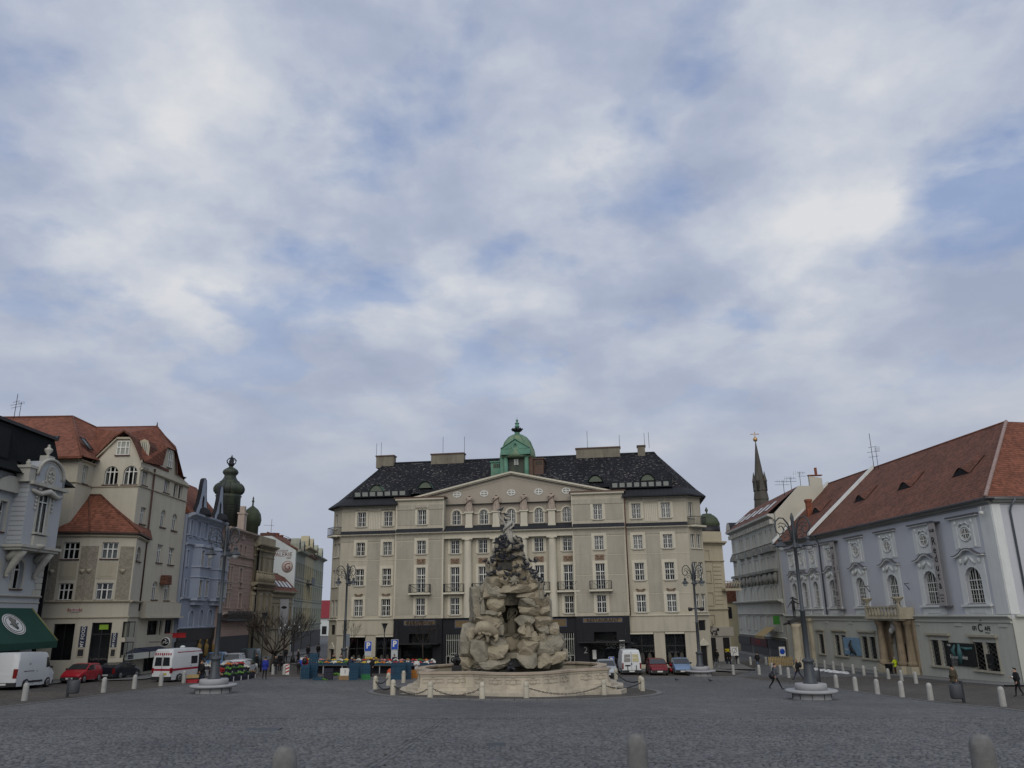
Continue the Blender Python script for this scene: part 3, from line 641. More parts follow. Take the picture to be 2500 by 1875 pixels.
# flared foot of the roof then the main slope
Ft = [k_(EL[1], RL, .17), k_(EL[2], RL, .17), k_(EL[3], RR, .17), k_(EL[4], RR, .17)]; zf = 14.0
E3 = [(*p, ze) for p in EL]; F3 = [(*p, zf) for p in Ft]
fd = F3[1][1]; rf([E3[1], E3[2], F3[1], F3[0]], 1); rf([E3[2], (UL1+.1, e, ze), (UL1+.1, fd, zf), F3[1]], 1); rf([(UR0-.1, e, ze), E3[3], F3[2], (UR0-.1, fd, zf)], 1); rf([E3[3], E3[4], F3[3], F3[2]], 1)
for uq in (UL1+.1, UR0-.1): rf([(uq, e, ze), (uq, fd, zf), (uq, fd-.5, ze)], 1)
nd = fd-.62; nz = zf+.62/(fd-RL[1])*(zr-zf)
rl_, rr_ = (*RL, zr), (*RR, zr)
rf([F3[1], (UL1+.1, fd, zf), (UL1+.1, nd, nz), (UR0-.1, nd, nz), (UR0-.1, fd, zf), F3[2], rr_, rl_]); rf([F3[0], F3[1], rl_]); rf([F3[2], F3[3], rr_])
rf([E3[0], E3[1], F3[0], rl_]); rf([E3[5], rr_, F3[3], E3[4]]); rf([E3[0], rl_, rr_, E3[5]])
EJ = [(EL[0], EL[1]), (EL[1], EL[2]), (EL[2], (UL1+.1, e)), ((UR0-.1, e), EL[3]), (EL[3], EL[4]), (EL[4], EL[5])]
for p, q in EJ:
    s.face([H.T(*p, ze), H.T(*q, ze), H.T(*q, ze-.14), H.T(*p, ze-.14)], 1)
s.face([H.T(*p, ze-.14) for p in EL[:3]+[(UL1+.1, e), (UL1+.1, -.5), (UR0-.1, -.5), (UR0-.1, e)]+EL[3:]], 1)
roof = s.build('roof', [SLATE, TINROOF], hotel)
s = MB(); s.tube([H.T(*RL, zr+.03), H.T(*RR, zr+.03)], .12, 6); s.tube([H.T(*F3[1]), H.T(*rl_)], .09, 5); s.tube([H.T(*F3[2]), H.T(*rr_)], .09, 5); s.build('ridge', TINROOF, roof)
# strip of roof windows over each wing
def slope(u, z): # depth d of the front slope at height z
    return -.66+(z-zf)/(zr-zf)*(RL[1]+.66)
for a_, b_, n_ in ((uu(849), uu(987)-.2, 7), (uu(1511), uu(1662), 8)):
    s = MB(); s.prism([(slope(0, 14.05)+.55, 14.05), (slope(0, 14.05)+.7, 14.75), (slope(0, 15.0), 15.05), (slope(0, 14.05)-.2, 14.05)], a_-.25, b_+.3, 0, lambda p, t, q: H.T(t, p, q)); st = s.build('window_strip', TINROOF, roof)
    for k in range(n_):
        q0 = a_+(b_-a_)*k/n_+.12; q1 = a_+(b_-a_)*(k+1)/n_-.14; s = MB(); d0 = slope(0, 14.05)
        s.hexa([H.T(q0, d0+.56, 14.17), H.T(q1, d0+.56, 14.17), H.T(q1, d0+.62, 14.17), H.T(q0, d0+.62, 14.17), H.T(q0, d0+.68, 14.65), H.T(q1, d0+.68, 14.65), H.T(q1, d0+.74, 14.65), H.T(q0, d0+.74, 14.65)])
        s.build('pane', mat('frosted_pane', (.27, .29, .27), .2, .1, 1., spec=.5), st)
for px, pyy in ((921, 1201), (1040, 1193), (1454, 1178), (1581, 1175)):
    r = ray(px, pyy); lo, hi = 80, 120
    for _ in range(40):
        m_ = (lo+hi)/2; p = r*(m_/r.y); q = p-H.p; dd = q.dot(H.n)
        if dd > slope(0, p.z): lo = m_
        else: hi = m_
    uq, zq, dq = q.dot(H.u), p.z, dd; s = MB(); n = 12; vs = []
    for j, (dz, ds, sc_) in enumerate(((0, .55, 1.), (0, -.2, 1.), (.05, -1.3, .55))):
        for i in range(n+1): q_ = pi*i/n; x = -cos(q_)*(.95 if j < 2 else .5); zz = (sin(q_)**1.6)*.85*sc_; vs.append(H.T(uq+x, dq+ds, zq+zz+dz))
    s.shared(vs, [(j*(n+1)+i, j*(n+1)+i+1, (j+1)*(n+1)+i+1, (j+1)*(n+1)+i) for j in range(2) for i in range(n)])
    ew = s.build('eyebrow_dormer', COPPER, roof); s = MB(); s.face([H.T(uq-cos(pi*i/n)*.8, dq+.4, zq+.04+(sin(pi*i/n)**1.6)*.7) for i in range(n+1)]); s.build('louvre', mat('dormer_louvre', (.1, .12, .09), .7, .2, 4.), ew)
CHIM = mat('chimney_render', (.2, .18, .14), .9, .2, 1., streak=.6, dirt=(.07, .06, .05))
for a_, b_, y0, y1 in ((921, 964, 1113, 1130), (1054.5, 1134, 1107, 1124), (1407, 1513, 1092, 1110), (1557, 1574, 1089, 1106)):
    q0 = H.px(a_, y1, -8.4); q1 = H.px(b_, y0, -8.4); s = MB(); H.box(s, q0[0], q1[0], -9.0, -7.9, q0[1]-.8, q1[1]-.12); H.box(s, q0[0]-.1, q1[0]+.1, -9.1, -7.8, q1[1]-.12, q1[1]+.04, 1); ch = s.build('chimney', [CHIM, BROWNCOPPER], roof)
    s = MB()
    for uq in ([q0[0]-.15, q0[0]+.5] if a_ < 1000 else [q0[0]+1.5, q1[0]]): s.tube([H.T(uq, -8.4, q1[1]-.3), H.T(uq, -8.4, q1[1]+1.3+random.random()*1.2)], .025, 4)
    s.build('lightning_rod', IRON, ch)
# copper lantern on the ridge
lan = MB(); LU, LD = -.15, -4.6; o = H.T(LU, LD, 0)
def LT(x, y, z): return H.T(LU+x, LD+y, z)
sc_ = 1.0
zb_, zd = 15.6, 19.1
lan.box(-2.05, 2.05, -2.4, .7, zb_, zd, 1, LT)
lan.box(-2.06, -1.5, -1.8, .72, zb_+.2, zd, 0, LT); lan.box(1.2, 2.07, -1.8, .71, zb_, zd, 2, LT)
lan.box(-1.2, 1.2, .1, .75, zb_, 16.35, 3, LT)
lt_ = lan.build('lantern', [COPPER, OLDCOPPER, BROWNCOPPER, HL], hotel)
for x in (-1.28, 1.32):
    s = MB(); s.lathe([(.30, 16.1), (.32, 16.3), (.29, 17.2), (.30, 17.25), (.29, 17.3), (.27, 19.1)], 14, 0, (0, 0, 0), T=lambda a, b, c, x=x: LT(x+a, .95+b, c)); s.build('column', COPPER, lt_)
s = MB(); LT2 = lambda a, b, c: LT(a, b-.6, c)
pr = [(2.32, 18.95), (2.3, 19.3), (2.3, 19.45), (2.2, 20.05), (2.1, 20.2), (1.75, 21.1), (1.2, 21.75), (.6, 22.1), (.3, 22.2)]
s.lathe(pr, 16, 0, T=LT2); dome = s.build('dome', mat('dome_copper', (.125, .2, .13), .55, .25, .5, streak=.55, dirt=(.30, .27, .10)), lt_)
s = MB()
for i in range(8): q = 2*pi*i/8+.2; s.tube([LT2((r+.02)*cos(q), (r+.02)*sin(q), z) for r, z in pr[3:]], .05, 4)
s.build('rib', COPPER, dome)
s = MB(); s.prism([(-1.75, 19.95), (1.75, 19.95), (.0, 21.05)], 1.1, 1.55, 0, LT); s.box(-1.85, 1.85, .4, 1.62, 19.2, 19.9, 0, LT)
for (p, q), (p2, q2) in (((-1.85, 19.95), (0, 21.15)), ((0, 21.15), (1.85, 19.95))): s.hexa([LT(p, 1.1, q), LT(p2, 1.1, q2), LT(p2, 1.66, q2), LT(p, 1.66, q), LT(p, 1.1, q+.12), LT(p2, 1.1, q2+.12), LT(p2, 1.66, q2+.12), LT(p, 1.66, q+.12)])
s.lathe([(.2, 0), (.26, .03), (.32, 0)], 16, 0, T=lambda a, b, c: LT(a*.75, 1.57+c, 20.42+b)); s.build('gable', COPPER, lt_)
s = MB(); s.box(-.28, -.03, .74, .79, 18.0, 18.75, 0, LT); s.box(.03, .28, .74, .79, 18.0, 18.75, 0, LT); s.build('window', mat('frosted_pane', (.27, .29, .27)), lt_)
s = MB(); s.lathe([(.30, 22.1), (.34, 22.4), (.28, 22.5)], 12, 0, T=LT2); s.lathe([(.3, 22.8), (.28, 23.2), (.34, 23.22), (.34, 23.28), (.25, 23.3), (.24, 23.65), (.31, 23.68), (.31, 23.73), (.18, 23.75), (.08, 23.85), (.06, 23.9)], 12, 0, T=LT2); s.ball((0, 0, 24.05), .17, 10, 0, LT2); s.tube([LT2(0, 0, 24.1), LT2(0, 0, 24.55)], [.04, .008], 5)
s.lathe([(.28, 22.45), (.55, 22.7), (.62, 22.95), (.5, 22.9), (.3, 22.8)], 12, 1, T=LT2)
for i in range(8): q = 2*pi*i/8; s.tube([LT2(.5*cos(q), .5*sin(q), 22.7), LT2(.72*cos(q), .72*sin(q), 22.95), LT2(.78*cos(q), .78*sin(q), 22.85)], [.12, .1, .04], 5, 1)
s.build('finial', [COPPER, BLACK], dome)
for x0, x1, y0, y1, m_, nm in ((-3.35, -2.05, 17.25, 18.55, COPPER, 'dormer'), (2.06, 3.35, 17.3, 18.75, BROWNCOPPER, 'dormer')):
    s = MB(); s.box(x0, x1, -3.2, .1, y0-.8, y1, 0, LT); s.box(x0-.1, x1+.1, -3.3, .25, y1, y1+.16, 0, LT); dm = s.build(nm, m_, lt_)
    s = MB()
    for k in range(4): s.box(x0+.35+k*.22, x0+.5+k*.22, .1, .13, y1-.7, y1-.2, 0, LT)
    s.build('louvre', mat('dark_louvre', (.05, .045, .035), .8), dm)
# black granite ground floor with lettered boards
s = MB(); gw = [(-8.3, -6.3), (4.95, 6.9)]
wall(s, H, UL1+.02, -8.45, zb, -.32, [(-13.2, -9.5, zb, -3.15, 0), (-12.3, -9.9, -3.0, -2.0, 0)], .62, .5)
wall(s, H, -8.45, 6.95, zb, -.32, [(-8.0, -6.25, zb+.75, -2.05, 0), (-4.8, -2.6, zb+.75, -2.05, 0), (-1.5, .7, zb, -2.05, 0), (1.6, 3.9, zb+.75, -2.05, 0), (4.9, 6.65, zb+.75, -2.05, 0)], .3, .5)
wall(s, H, 6.95, UR0-.02, zb, -.32, [(8.3, 12.1, zb, -3.15, 0), (8.9, 11.4, -3.0, -2.0, 0)], .62, .5)
for u in (UL1+.02, -8.45, 6.95, UR0-.02): s.face([H.T(u, -.3, zb), H.T(u, .62, zb), H.T(u, .62, -.32), H.T(u, -.3, -.32)])
s.face([H.T(UL1, -.35, zb), H.T(UR0, -.35, zb), H.T(UR0, -.35, -.32), H.T(UL1, -.35, -.32)], 1); s.face([H.T(UL1, -.3, -.32), H.T(UR0, -.3, -.32), H.T(UR0, .62, -.32), H.T(UL1, .62, -.32)])
gf = s.build('granite_cladding', [HG, DARK], hotel)
s = MB()
for a_, b_ in ((-13.2, -9.5), (8.3, 12.1), (-8, -6.25), (-4.8, -2.6), (-1.5, .7), (1.6, 3.9), (4.9, 6.65)): s.face([H.T(a_, .0, zb), H.T(b_, .0, zb), H.T(b_, .0, -2.05), H.T(a_, .0, -2.05)])
s.build('glazing', GLASS, gf)
def board(px0, px1, y0, y1, txt, d, size):
    a_, b_, z0, z1 = H.rect(px0, px1, y0, y1, d); s = MB(); H.box(s, a_, b_, d-.02, d+.04, z0, z1, 1); H.box(s, a_+.06, b_-.06, d+.02, d+.055, z0+.06, z1-.06, 0); bo = s.build('letter_board', [GOLD, mat('board_border', (.05, .07, .13), .6)], hotel)
    text(txt, size, H.tmtx((a_+b_)/2, d+.06, (z0+z1)/2), BLACK, bo, bold=.012, ext=.02, sx=1.02, space=1.12)
board(986, 1064, 1514.5, 1527, 'RECEPTION', .62, .52); board(1423, 1520, 1508.5, 1520, 'RESTAURANT', .62, .52)
a0_, a1_ = H.px(1110, 1523, .3)[0], H.px(1384, 1515, .3)[0]
s = MB(); H.box(s, a0_, a1_, .28, .35, -1.42, -.5, 1); H.box(s, a0_+.08, a1_-.08, .3, .37, -1.34, -.58, 0); bo = s.build('letter_board', [GOLD, MT['board_border']], hotel)
text('GRANDHOTEL', .85, H.tmtx((a0_+a1_)/2, .375, -.96), BLACK, bo, bold=.03, ext=.02, sx=1.25, space=1.55)
for a_, b_ in ((-13.9, -8.6), (7.2, 12.7)):
    s = MB(); H.box(s, a_, b_, .62, 2.1, -3.12, -2.98); cn = s.build('canopy', BLACK, hotel); s = MB()
    for uq in (a_+.3, b_-.3): s.tube([H.T(uq, 2.0, -3.0), H.T(uq, .64, -1.0)], .02, 4)
    s.build('tie_rod', IRON, cn)
GR = mat('pale_metal_grille', (.42, .42, .38), .5, .08, metal=.3)
for a_, b_ in ((-8.0, -6.25), (-4.8, -2.6), (1.6, 3.9), (4.9, 6.65)):
    s = MB(); z0 = zb+.75
    for k in range(8): uq = a_+.06+(b_-a_-.12)*k/7; s.box(uq-.022, uq+.022, .22, .26, z0+1.35 if 2 < k < 5 else z0+1.25, -2.1, 0, H.T)
    s.box(a_, b_, .21, .27, -2.75, -2.7, 0, H.T); c = (a_+b_)/2
    for z in (z0+.05, z0+1.2): s.box(a_, b_, .2, .28, z-.03, z+.03, 0, H.T)
    for uq in (a_+.03, a_+.45, b_-.45, b_-.03): s.box(uq-.025, uq+.025, .2, .28, z0, z0+1.22, 0, H.T)
    s.tube([H.T(c-.55, .26, z0+1.2), H.T(c-.3, .26, z0+1.5), H.T(c+.3, .26, z0+1.5), H.T(c+.55, .26, z0+1.2)], .03, 4)
    for r in (.36, .42): s.tube([H.T(c+r*cos(q), .27, z0+.75+r*sin(q)) for q in [2*pi*i/14 for i in range(15)]], .02, 4)
    for q in range(6): t = pi*q/3; s.tube([H.T(c+.42*cos(t), .26, z0+.75+.42*sin(t)), H.T(c+.62*cos(t+.4), .26, z0+.75+.5*sin(t+.4))], .015, 4)
    gr_ = s.build('window_grille', GR, hotel); text('G', .5, H.tmtx(c, .29, z0+.78), GR, gr_, 'monogram', ext=.015); text('H', .32, H.tmtx(c+.04, .3, z0+.7), GR, gr_, 'monogram', ext=.015)
# balconies, reliefs, downpipe
for u in (-11.06, -7.15, -3.8, -.47, 2.87, 6.2, 9.9):
    d = secd(u); s = MB(); H.box(s, u-1.3, u+1.3, d, d+.85, 2.36, 2.55); bo = s.build('balcony', HL, hotel); s = MB()
    for x0, x1, y0, y1 in ((-1.2, 1.2, .8, .8), (-1.2, -1.2, .02, .8), (1.2, 1.2, .02, .8)):
        for z in (2.65, 3.5): s.tube([H.T(u+x0, d+y0, z), H.T(u+x1, d+y1, z)], .03 if z > 3 else .02, 4)
        n = 14 if x0 != x1 else 4
        for k in range(n+1): t = k/n; s.tube([H.T(u+x0+(x1-x0)*t, d+y0+(y1-y0)*t, 2.55), H.T(u+x0+(x1-x0)*t, d+y0+(y1-y0)*t, 3.5)], .014 if 0 < k < n else .035, 4)
    s.tube([H.T(u-.9+1.8*t/8, d+.83, 3.4-.45*(1-(t/4-1)**2)) for t in range(9)], .022, 4); s.build('railing', IRON, bo)
def relief(u, d, z, w, h, plate):
    s = MB()
    if plate: H.box(s, u-w/2, u+w/2, d, d+.03, z-h/2, z+h/2)
    rr_ = random.Random(int(u*10))
    for sg in (-1, 1):
        pts = [(sg*.06*w, -.15*h), (sg*.22*w, -.25*h), (sg*.36*w, .05*h), (sg*.3*w, .32*h), (sg*.2*w, .2*h), (sg*.27*w, .05*h)]
        s.tube([H.T(u+p, d+.05, z+q) for p, q in pts], [.05, .06, .06, .05, .045, .03], 5)
        s.tube([H.T(u+sg*.1*w, d+.05, z+.1*h), H.T(u+sg*.3*w, d+.06, z+.4*h), H.T(u+sg*.45*w, d+.05, z+.34*h)], [.05, .06, .03], 5)
    s.ball((0, 0, 0), (.13, .08, .16), 8, 0, lambda a, b, c: H.T(u+a, d+.05+b, z+c)); s.build('relief', HO, hotel)
for u in CW:
    if u in (-18.71, -15.37, 14.33, 17.7): relief(u, .02, 2.4, 1.2, .42, False)
    else: relief(u, secd(u)+.04, 6.15, 1.05, .62, True)
for uq, px_p in ((UR0+.12, 1),): 
    s = MB(); s.tube([H.T(uq, .62, -.3), H.T(uq, .62, 9.2), H.T(uq, .65, 13.0)], .07, 6); s.build('downpipe', mat('red_brown_pipe', (.09, .035, .025), .6), hotel)
text('2', .95, H.tmtx(H.px(1430, 1588, .62)[0], .64, -3.95), mat('grey_letter', (.3, .3, .3), .5), gf, 'house_number', ext=.02)
s = MB(); H.box(s, H.px(1427, 1598)[0], H.px(1436, 1598)[0], .62, .65, -5.3, -5.2); s.build('nameplate', MT['grey_letter'], gf)
text('RYNK', .42, H.tmtx(H.px(1493, 1563, .1)[0], .15, -3.35), WHITE, gf, ext=.02, space=1.25)
WSIGN = mat('white_sign', (.6, .6, .58), .5, .05)
a_, b_, z0, z1 = H.rect(1513, 1526, 1563, 1608, .8); s = MB(); H.box(s, a_, b_, .78, .86, z0, z1); sg = s.build('sign_panel', WSIGN, hotel); text('RYNK', .62, H.tmtx((a_+b_)/2, .87, (z0+z1)/2, pi/2), BLACK, sg, ext=.01, space=1.3)
a_, b_, z0, z1 = H.rect(1447, 1456, 1587, 1609, .3); s = MB(); H.box(s, a_, b_, .28, .34, z0, z1); s.build('poster', WSIGN, hotel)
HF = [V((p.x, p.y, 0)) for p in (H.T(UL0-1.75, -17, 0), H.T(UL0-1.75, -1.9, 0), H.T(UL0, .0, 0), H.T(UR1, .0, 0), H.T(UR1+1.75, -1.9, 0), H.T(UR1+1.75, -17, 0))]
pavement('hotel_pavement', HF, 4.5)
# ---------------------------------------------------------------- houses on the left side of the square
def fac(root, fc, u0, u1, z0, z1, wins, wm, d=0., deep=.2, back=True, mats=None, **st):
    """plain facade wall with real window openings; wins: (u0,u1,z0,z1[,k[,style]])"""
    s = MB(); ok = [w for w in wins if w[0] > u0 and w[1] < u1]
    wall(s, fc, u0, u1, z0, z1, [w[:5] for w in ok], d, deep)
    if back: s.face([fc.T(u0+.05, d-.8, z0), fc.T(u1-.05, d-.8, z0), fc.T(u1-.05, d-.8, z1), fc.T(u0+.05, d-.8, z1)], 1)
    o = s.build('wall', [wm, DARK], root)
    for w in ok:
        k = dict(st); k.update(w[5] if len(w) > 5 else {})
        window(fc, root, w[0], w[1], w[2], w[3], w[4] if len(w) > 4 else 0, d=d, deep=deep, **k)
    return o
def bodybox(root, pts, z0, z1, m, name='body', top=True):
    s = MB(); n = len(pts)
    for i in range(n): p, q = pts[i], pts[(i+1) % n]; s.face([(p[0], p[1], z0), (q[0], q[1], z0), (q[0], q[1], z1), (p[0], p[1], z1)])
    if top: s.face([(p[0], p[1], z1) for p in pts])
    return s.build(name, m, root)
def sect(root, fc, items, m, name='cornice'):
    for u0, u1, z, pr, d in items: s = MB(); cornice(s, fc, u0, u1, z, pr, d=d); s.build(name, m, root)
BAND = [(.06, 0), (.12, .06), (.22, .1), (.24, .18), (.1, .22)]; SMALL = [(.05, 0), (.12, .05), (.12, .12), (.02, .14)]; BIG = [(.1, 0), (.2, .12), (.5, .25), (.7, .32), (.74, .5), (.6, .55)]
# --- cream house with red roofs
CR1 = mat('cream_plaster', (.455, .425, .345), .9, .08, .3, bump=.2, bsc=14, streak=.3, dirt=(.27, .24, .18))
CR2 = mat('rough_cast_plaster', (.25, .225, .175), .95, .35, 5., bump=1., bsc=9, streak=.15)
CR3 = mat('cream_trim', (.40, .36, .27), .88, .1, .6, streak=.35, dirt=(.22, .19, .15))
BRN = mat('brown_gutter', (.07, .035, .026), .6, .2)
L_, M_, R_, S_, T_ = (-40.1, 69.6), (-37.2, 70.0), (-33.7, 71.3), (-35.1, 76.5), (-35.0, 84.3)
ch = thing('corner_house', 'cream corner house with red tiled roofs and pebbled bay over the food shop', 'house', (-41, 78, g(-41, 78)), world=True)
K1, K2, K3, K4 = F(L_, p1=M_), F(M_, p1=R_), F(R_, p1=S_), F(S_, p1=T_)
FU, FR, FS, FWg = F((-39.35, 73.1), 0.), F((-35, 73.1), pi/2), F((-39.35, 70.4), pi/2), F((-39.35, 70.4), 0.)
zl = K2.px(285, 1468)[1]; ze_b = 7.37; zg = -5.6
tri = dict(vb=(.34, .66), hb=(.4,), smat=BRN, curt=.6)
w1 = [(*K1.rect(154, 193, 1324, 1365), 0, tri), (*K1.rect(142, 177, 1424, 1465), 0, tri)]
w2 = [(*K2.rect(249, 288, 1324, 1364), 0, tri), (*K2.rect(234, 275, 1423, 1464), 0, tri)]
w3 = [(*K3.rect(333.5, 344, 1333, 1371), 1, dict(vb=(.5,), hb=(.45,), smat=BRN)), (*K3.rect(318, 330, 1424, 1464), 1, dict(vb=(.5,), hb=(.45,), smat=BRN))]
fac(ch, F((-46, 68.8), p1=L_), 0, hypot(5.9, .8), zl, ze_b, [], CR1); fac(ch, K1, 0, K1.len, zl, ze_b, w1, CR1); fac(ch, K2, 0, K2.len, zl, ze_b, w2, CR1); fac(ch, K3, 0, K3.len, zl, ze_b, w3, CR1)
s = MB()
for fc, ws in ((K1, w1), (K2, w2)):
    e_ = [0.15]+[x for w in sorted({(round(w[0], 1), round(w[1], 1)) for w in ws}) for x in w]
    us = [ws[0][0], ws[0][1]]; lo, hi = min(w[0] for w in ws)-.2, max(w[1] for w in ws)+.2
    for a_, b_ in ((.0, lo), (hi, fc.len-(.0 if fc is K1 else .12))):
        if b_-a_ > .1: fc.box(s, a_, b_, .002, .05, zl+.1, ze_b-1.1)
s.build('pebbled_panel', CR2, ch)
s = MB()
for fc, ws in ((K1, w1), (K2, w2)):
    zt, zu = ws[1][3], ws[0][2]; a_, b_ = ws[1][0], ws[1][1]; fc.box(s, a_-.1, b_+.1, .0, .04, zt+.35, zu-.3); fc.box(s, a_+.1, b_-.1, .03, .07, zt+.55, zu-.5)
    for uq in (a_-.75, b_+.6): s.lathe([(.05, -.25), (.2, -.05), (.22, .1), (.1, .14)], 8, 0, tuple(fc.T(uq, .1, (zt+zu)/2)))
s.build('relief_panel', CR3, ch)
sect(ch, K1, [(0, K1.len, zl-.12, BAND, 0), (0, K1.len, ze_b-.35, BAND, 0), (0, K1.len, zl-1.4, SMALL, 0)], CR3); sect(ch, K2, [(0, K2.len, zl-.12, BAND, 0), (0, K2.len, ze_b-.35, BAND, 0), (0, K2.len, zl-1.4, SMALL, 0)], CR3); sect(ch, K3, [(0, K3.len, zl-.12, BAND, 0), (0, K3.len, ze_b-.35, BAND, 0), (0, K3.len, zl-1.4, SMALL, 0)], CR3)
# shop floor
sh1 = [(*K1.rect(126, 178, 1523, 1612),)]; sh2 = [(*K2.rect(219, 268, 1520, 1625),), (*K2.rect(299, 329, 1517.5, 1556),), (*K2.rect(294, 324, 1567, 1606),)]
def shopwall(fc, u1, z1, ops_, wm, u0=0, root=None, nm='shop_window', bars=1):
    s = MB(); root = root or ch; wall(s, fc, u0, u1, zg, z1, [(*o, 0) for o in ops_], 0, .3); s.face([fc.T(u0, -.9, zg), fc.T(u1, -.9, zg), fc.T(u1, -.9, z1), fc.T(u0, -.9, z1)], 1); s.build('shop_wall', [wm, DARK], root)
    for a_, b_, z0, zt in ops_:
        s = MB(); s.face([fc.T(a_, -.28, z0), fc.T(b_, -.28, z0), fc.T(b_, -.28, zt), fc.T(a_, -.28, zt)]); o = s.build(nm, GLASS, root); s = MB()
        fc.box(s, a_, a_+.07, -.3, -.2, z0, zt); fc.box(s, b_-.07, b_, -.3, -.2, z0, zt); fc.box(s, a_+.07, b_-.07, -.3, -.2, zt-.07, zt)
        for k in range(1, bars+1): uq = a_+(b_-a_)*k/(bars+1); fc.box(s, uq-.03, uq+.03, -.3, -.22, z0, zt-.07)
        if zt-z0 > 3: fc.box(s, a_+.07, b_-.07, -.3, -.22, z0+2.5, z0+2.57)
        s.build('frame', BLACK, o)
shopwall(F((-46, 68.8), p1=L_), hypot(5.9, .8), zl, [], CR1); shopwall(K1, K1.len, zl, sh1, CR1); shopwall(K2, K2.len, zl, sh2, CR1); shopwall(K3, K3.len, zl, [(.4, 1.5, *K3.rect(337, 345, 1516, 1551)[2:]), (.3, 1.5, zg+1.0, -2.9)], CR1)
sh4 = [K4.rect(360, 387, 1515, 1550), K4.rect(389, 396, 1515, 1550), K4.rect(402.6, 421, 1513, 1547)]
low4 = [(a_, b_, zg+.9, -2.75) for a_, b_, c_, d_ in sh4]; low4[2] = (low4[2][0], low4[2][1], zg, -2.75)
shopwall(K4, K4.len, .2, sh4+low4, CR1)
s = MB(); K4.box(s, 0, K4.len, .0, .9, .15, .3); K4.box(s, 0, K4.len, -.01, .55, .3, zl); s.build('jettied_band', CR1, ch)
# right wall, upper storeys
zt4 = K4.px(447, 1163)[1]; arch = dict(vb=(.34, .66), hb=(.3,), smat=BRN, curt=.8); rec = dict(vb=(.34, .66), hb=(.32,), smat=BRN, curt=.8)
wr = [(*FR.rect(401, 414, 1159, 1204), 0, rec), (*FR.rect(392, 404.5, 1244, 1287.5), 1, arch), (*FR.rect(419.5, 432.5, 1254, 1296), 1, arch), (*FR.rect(383, 396, 1329, 1374), 0, rec), (*FR.rect(411, 424.5, 1337, 1379), 0, rec), (*FR.rect(371.5, 384.5, 1419, 1464), 1, arch), (*FR.rect(401.5, 413.5, 1423, 1466), 1, arch), (*FR.rect(348.5, 360, 1142, 1186), 1, arch), (*FR.rect(342.5, 355, 1238, 1280), 0, rec), (*FR.rect(425, 434, 1170, 1215), 0, dict(vb=(), hb=(), sill=False, curt=0)), (*FR.rect(436.5, 446, 1176, 1218), 0, dict(vb=(), hb=(), sill=False, curt=0))]
fac(ch, FR, 0, 11.2, zl, 13.6, wr, CR1)
zb1 = FR.px(400, 1208)[1]
sect(ch, FR, [(0, 11.2, zb1, SMALL, 0), (3.4, 11.2, zl-.1, BAND, 0), (0, 11.2, 13.5, BAND, 0)], CR3)
s = MB(); uq = FR.px(372, 1180)[0]; s.tube([FR.T(uq, .12, 14.1), FR.T(uq, .12, .8)], .08, 6); s.build('downpipe', BRN, ch)
s = MB(); q = FR.px(396, 1420); s.prism([(q[0]-.5, q[1]+.6), (q[0]+.5, q[1]+.6), (q[0]+.65, q[1]-.3), (q[0]-.65, q[1]-.3)], .05, .7, 0, FR.T); s.build('niche_canopy', ROOFDARK, ch)
# upper front wall with gable
wu = [(*FU.rect(255, 288, 1138, 1183), 1, arch), (*FU.rect(301, 335, 1137, 1183), 1, arch)]
zgab = FU.px(241, 1125)[1]
fac(ch, FU, 0, 4.35, 6.8, zgab, wu, CR1)
fac(ch, FS, 0, 2.7, 6.8, 14.1, [(*FS.rect(201, 214, 1136, 1182), 0, rec)], CR1); fac(ch, FWg, -24, 0, 6.8, 14.1, [], CR1)
sect(ch, FU, [(0, 4.35, FU.px(280, 1187)[1]-.1, SMALL, 0)], CR3); sect(ch, FS, [(0, 2.7, FU.px(280, 1187)[1]-.1, SMALL, 0), (0, 2.7, 13.9, BAND, 0)], CR3); sect(ch, FWg, [(-24, 0, 13.9, BAND, 0), (-24, 0, FU.px(280, 1187)[1]-.1, SMALL, 0)], CR3)
gw_ = FU.rect(286, 317, 1077, 1111); a = FU.px(290, 1068); b = FU.px(318, 1068); c = FU.px(355, 1127)
s = MB()
gp_ = [(0, zgab), (4.35, zgab), (b[0]+.35, b[1]-.35), (b[0]-.1, b[1]), (a[0]+.1, a[1]), (a[0]-.35, a[1]-.35)]
s.prism(gp_, -.3, 0, 0, FU.T); s.build('gable', CR1, ch)
window(FU, ch, *gw_, 0, vb=(.3, .7), hb=(.45,), d=.02, deep=-.02, smat=BRN, surr=.0, curt=0)
P3 = lambda u, d, z: FU.T(u, d, z)
s = MB(); ap = ((a[0]+b[0])/2, a[1]+.5)
for p, q in (((-.5, zgab-.3), (a[0]-.3, a[1]-.1)), ((a[0]-.3, a[1]-.1), ap), (ap, (b[0]+.3, b[1]-.1)), ((b[0]+.3, b[1]-.1), (4.42, zgab-.1))):
    s.hexa([P3(p[0], -6, p[1]), P3(q[0], -6, q[1]), P3(q[0], .3, q[1]), P3(p[0], .3, p[1]), P3(p[0], -6, p[1]+.16), P3(q[0], -6, q[1]+.16), P3(q[0], .3, q[1]+.16), P3(p[0], .3, p[1]+.16)])
s.build('gable_roof', ROOFDARK, ch)
s = MB()
for p, q in (((-.3, zgab-.1), (a[0]-.12, a[1]-.05)), ((b[0]+.12, b[1]-.05), (4.5, zgab-.1)), ((a[0]-.1, a[1]), (b[0]+.1, b[1]))): s.hexa([P3(p[0], .0, p[1]-.18), P3(q[0], .0, q[1]-.18), P3(q[0], .2, q[1]-.18), P3(p[0], .2, p[1]-.18), P3(p[0], 0, p[1]), P3(q[0], 0, q[1]), P3(q[0], .2, q[1]), P3(p[0], .2, p[1])])
s.build('gable_trim', CR3, ch)
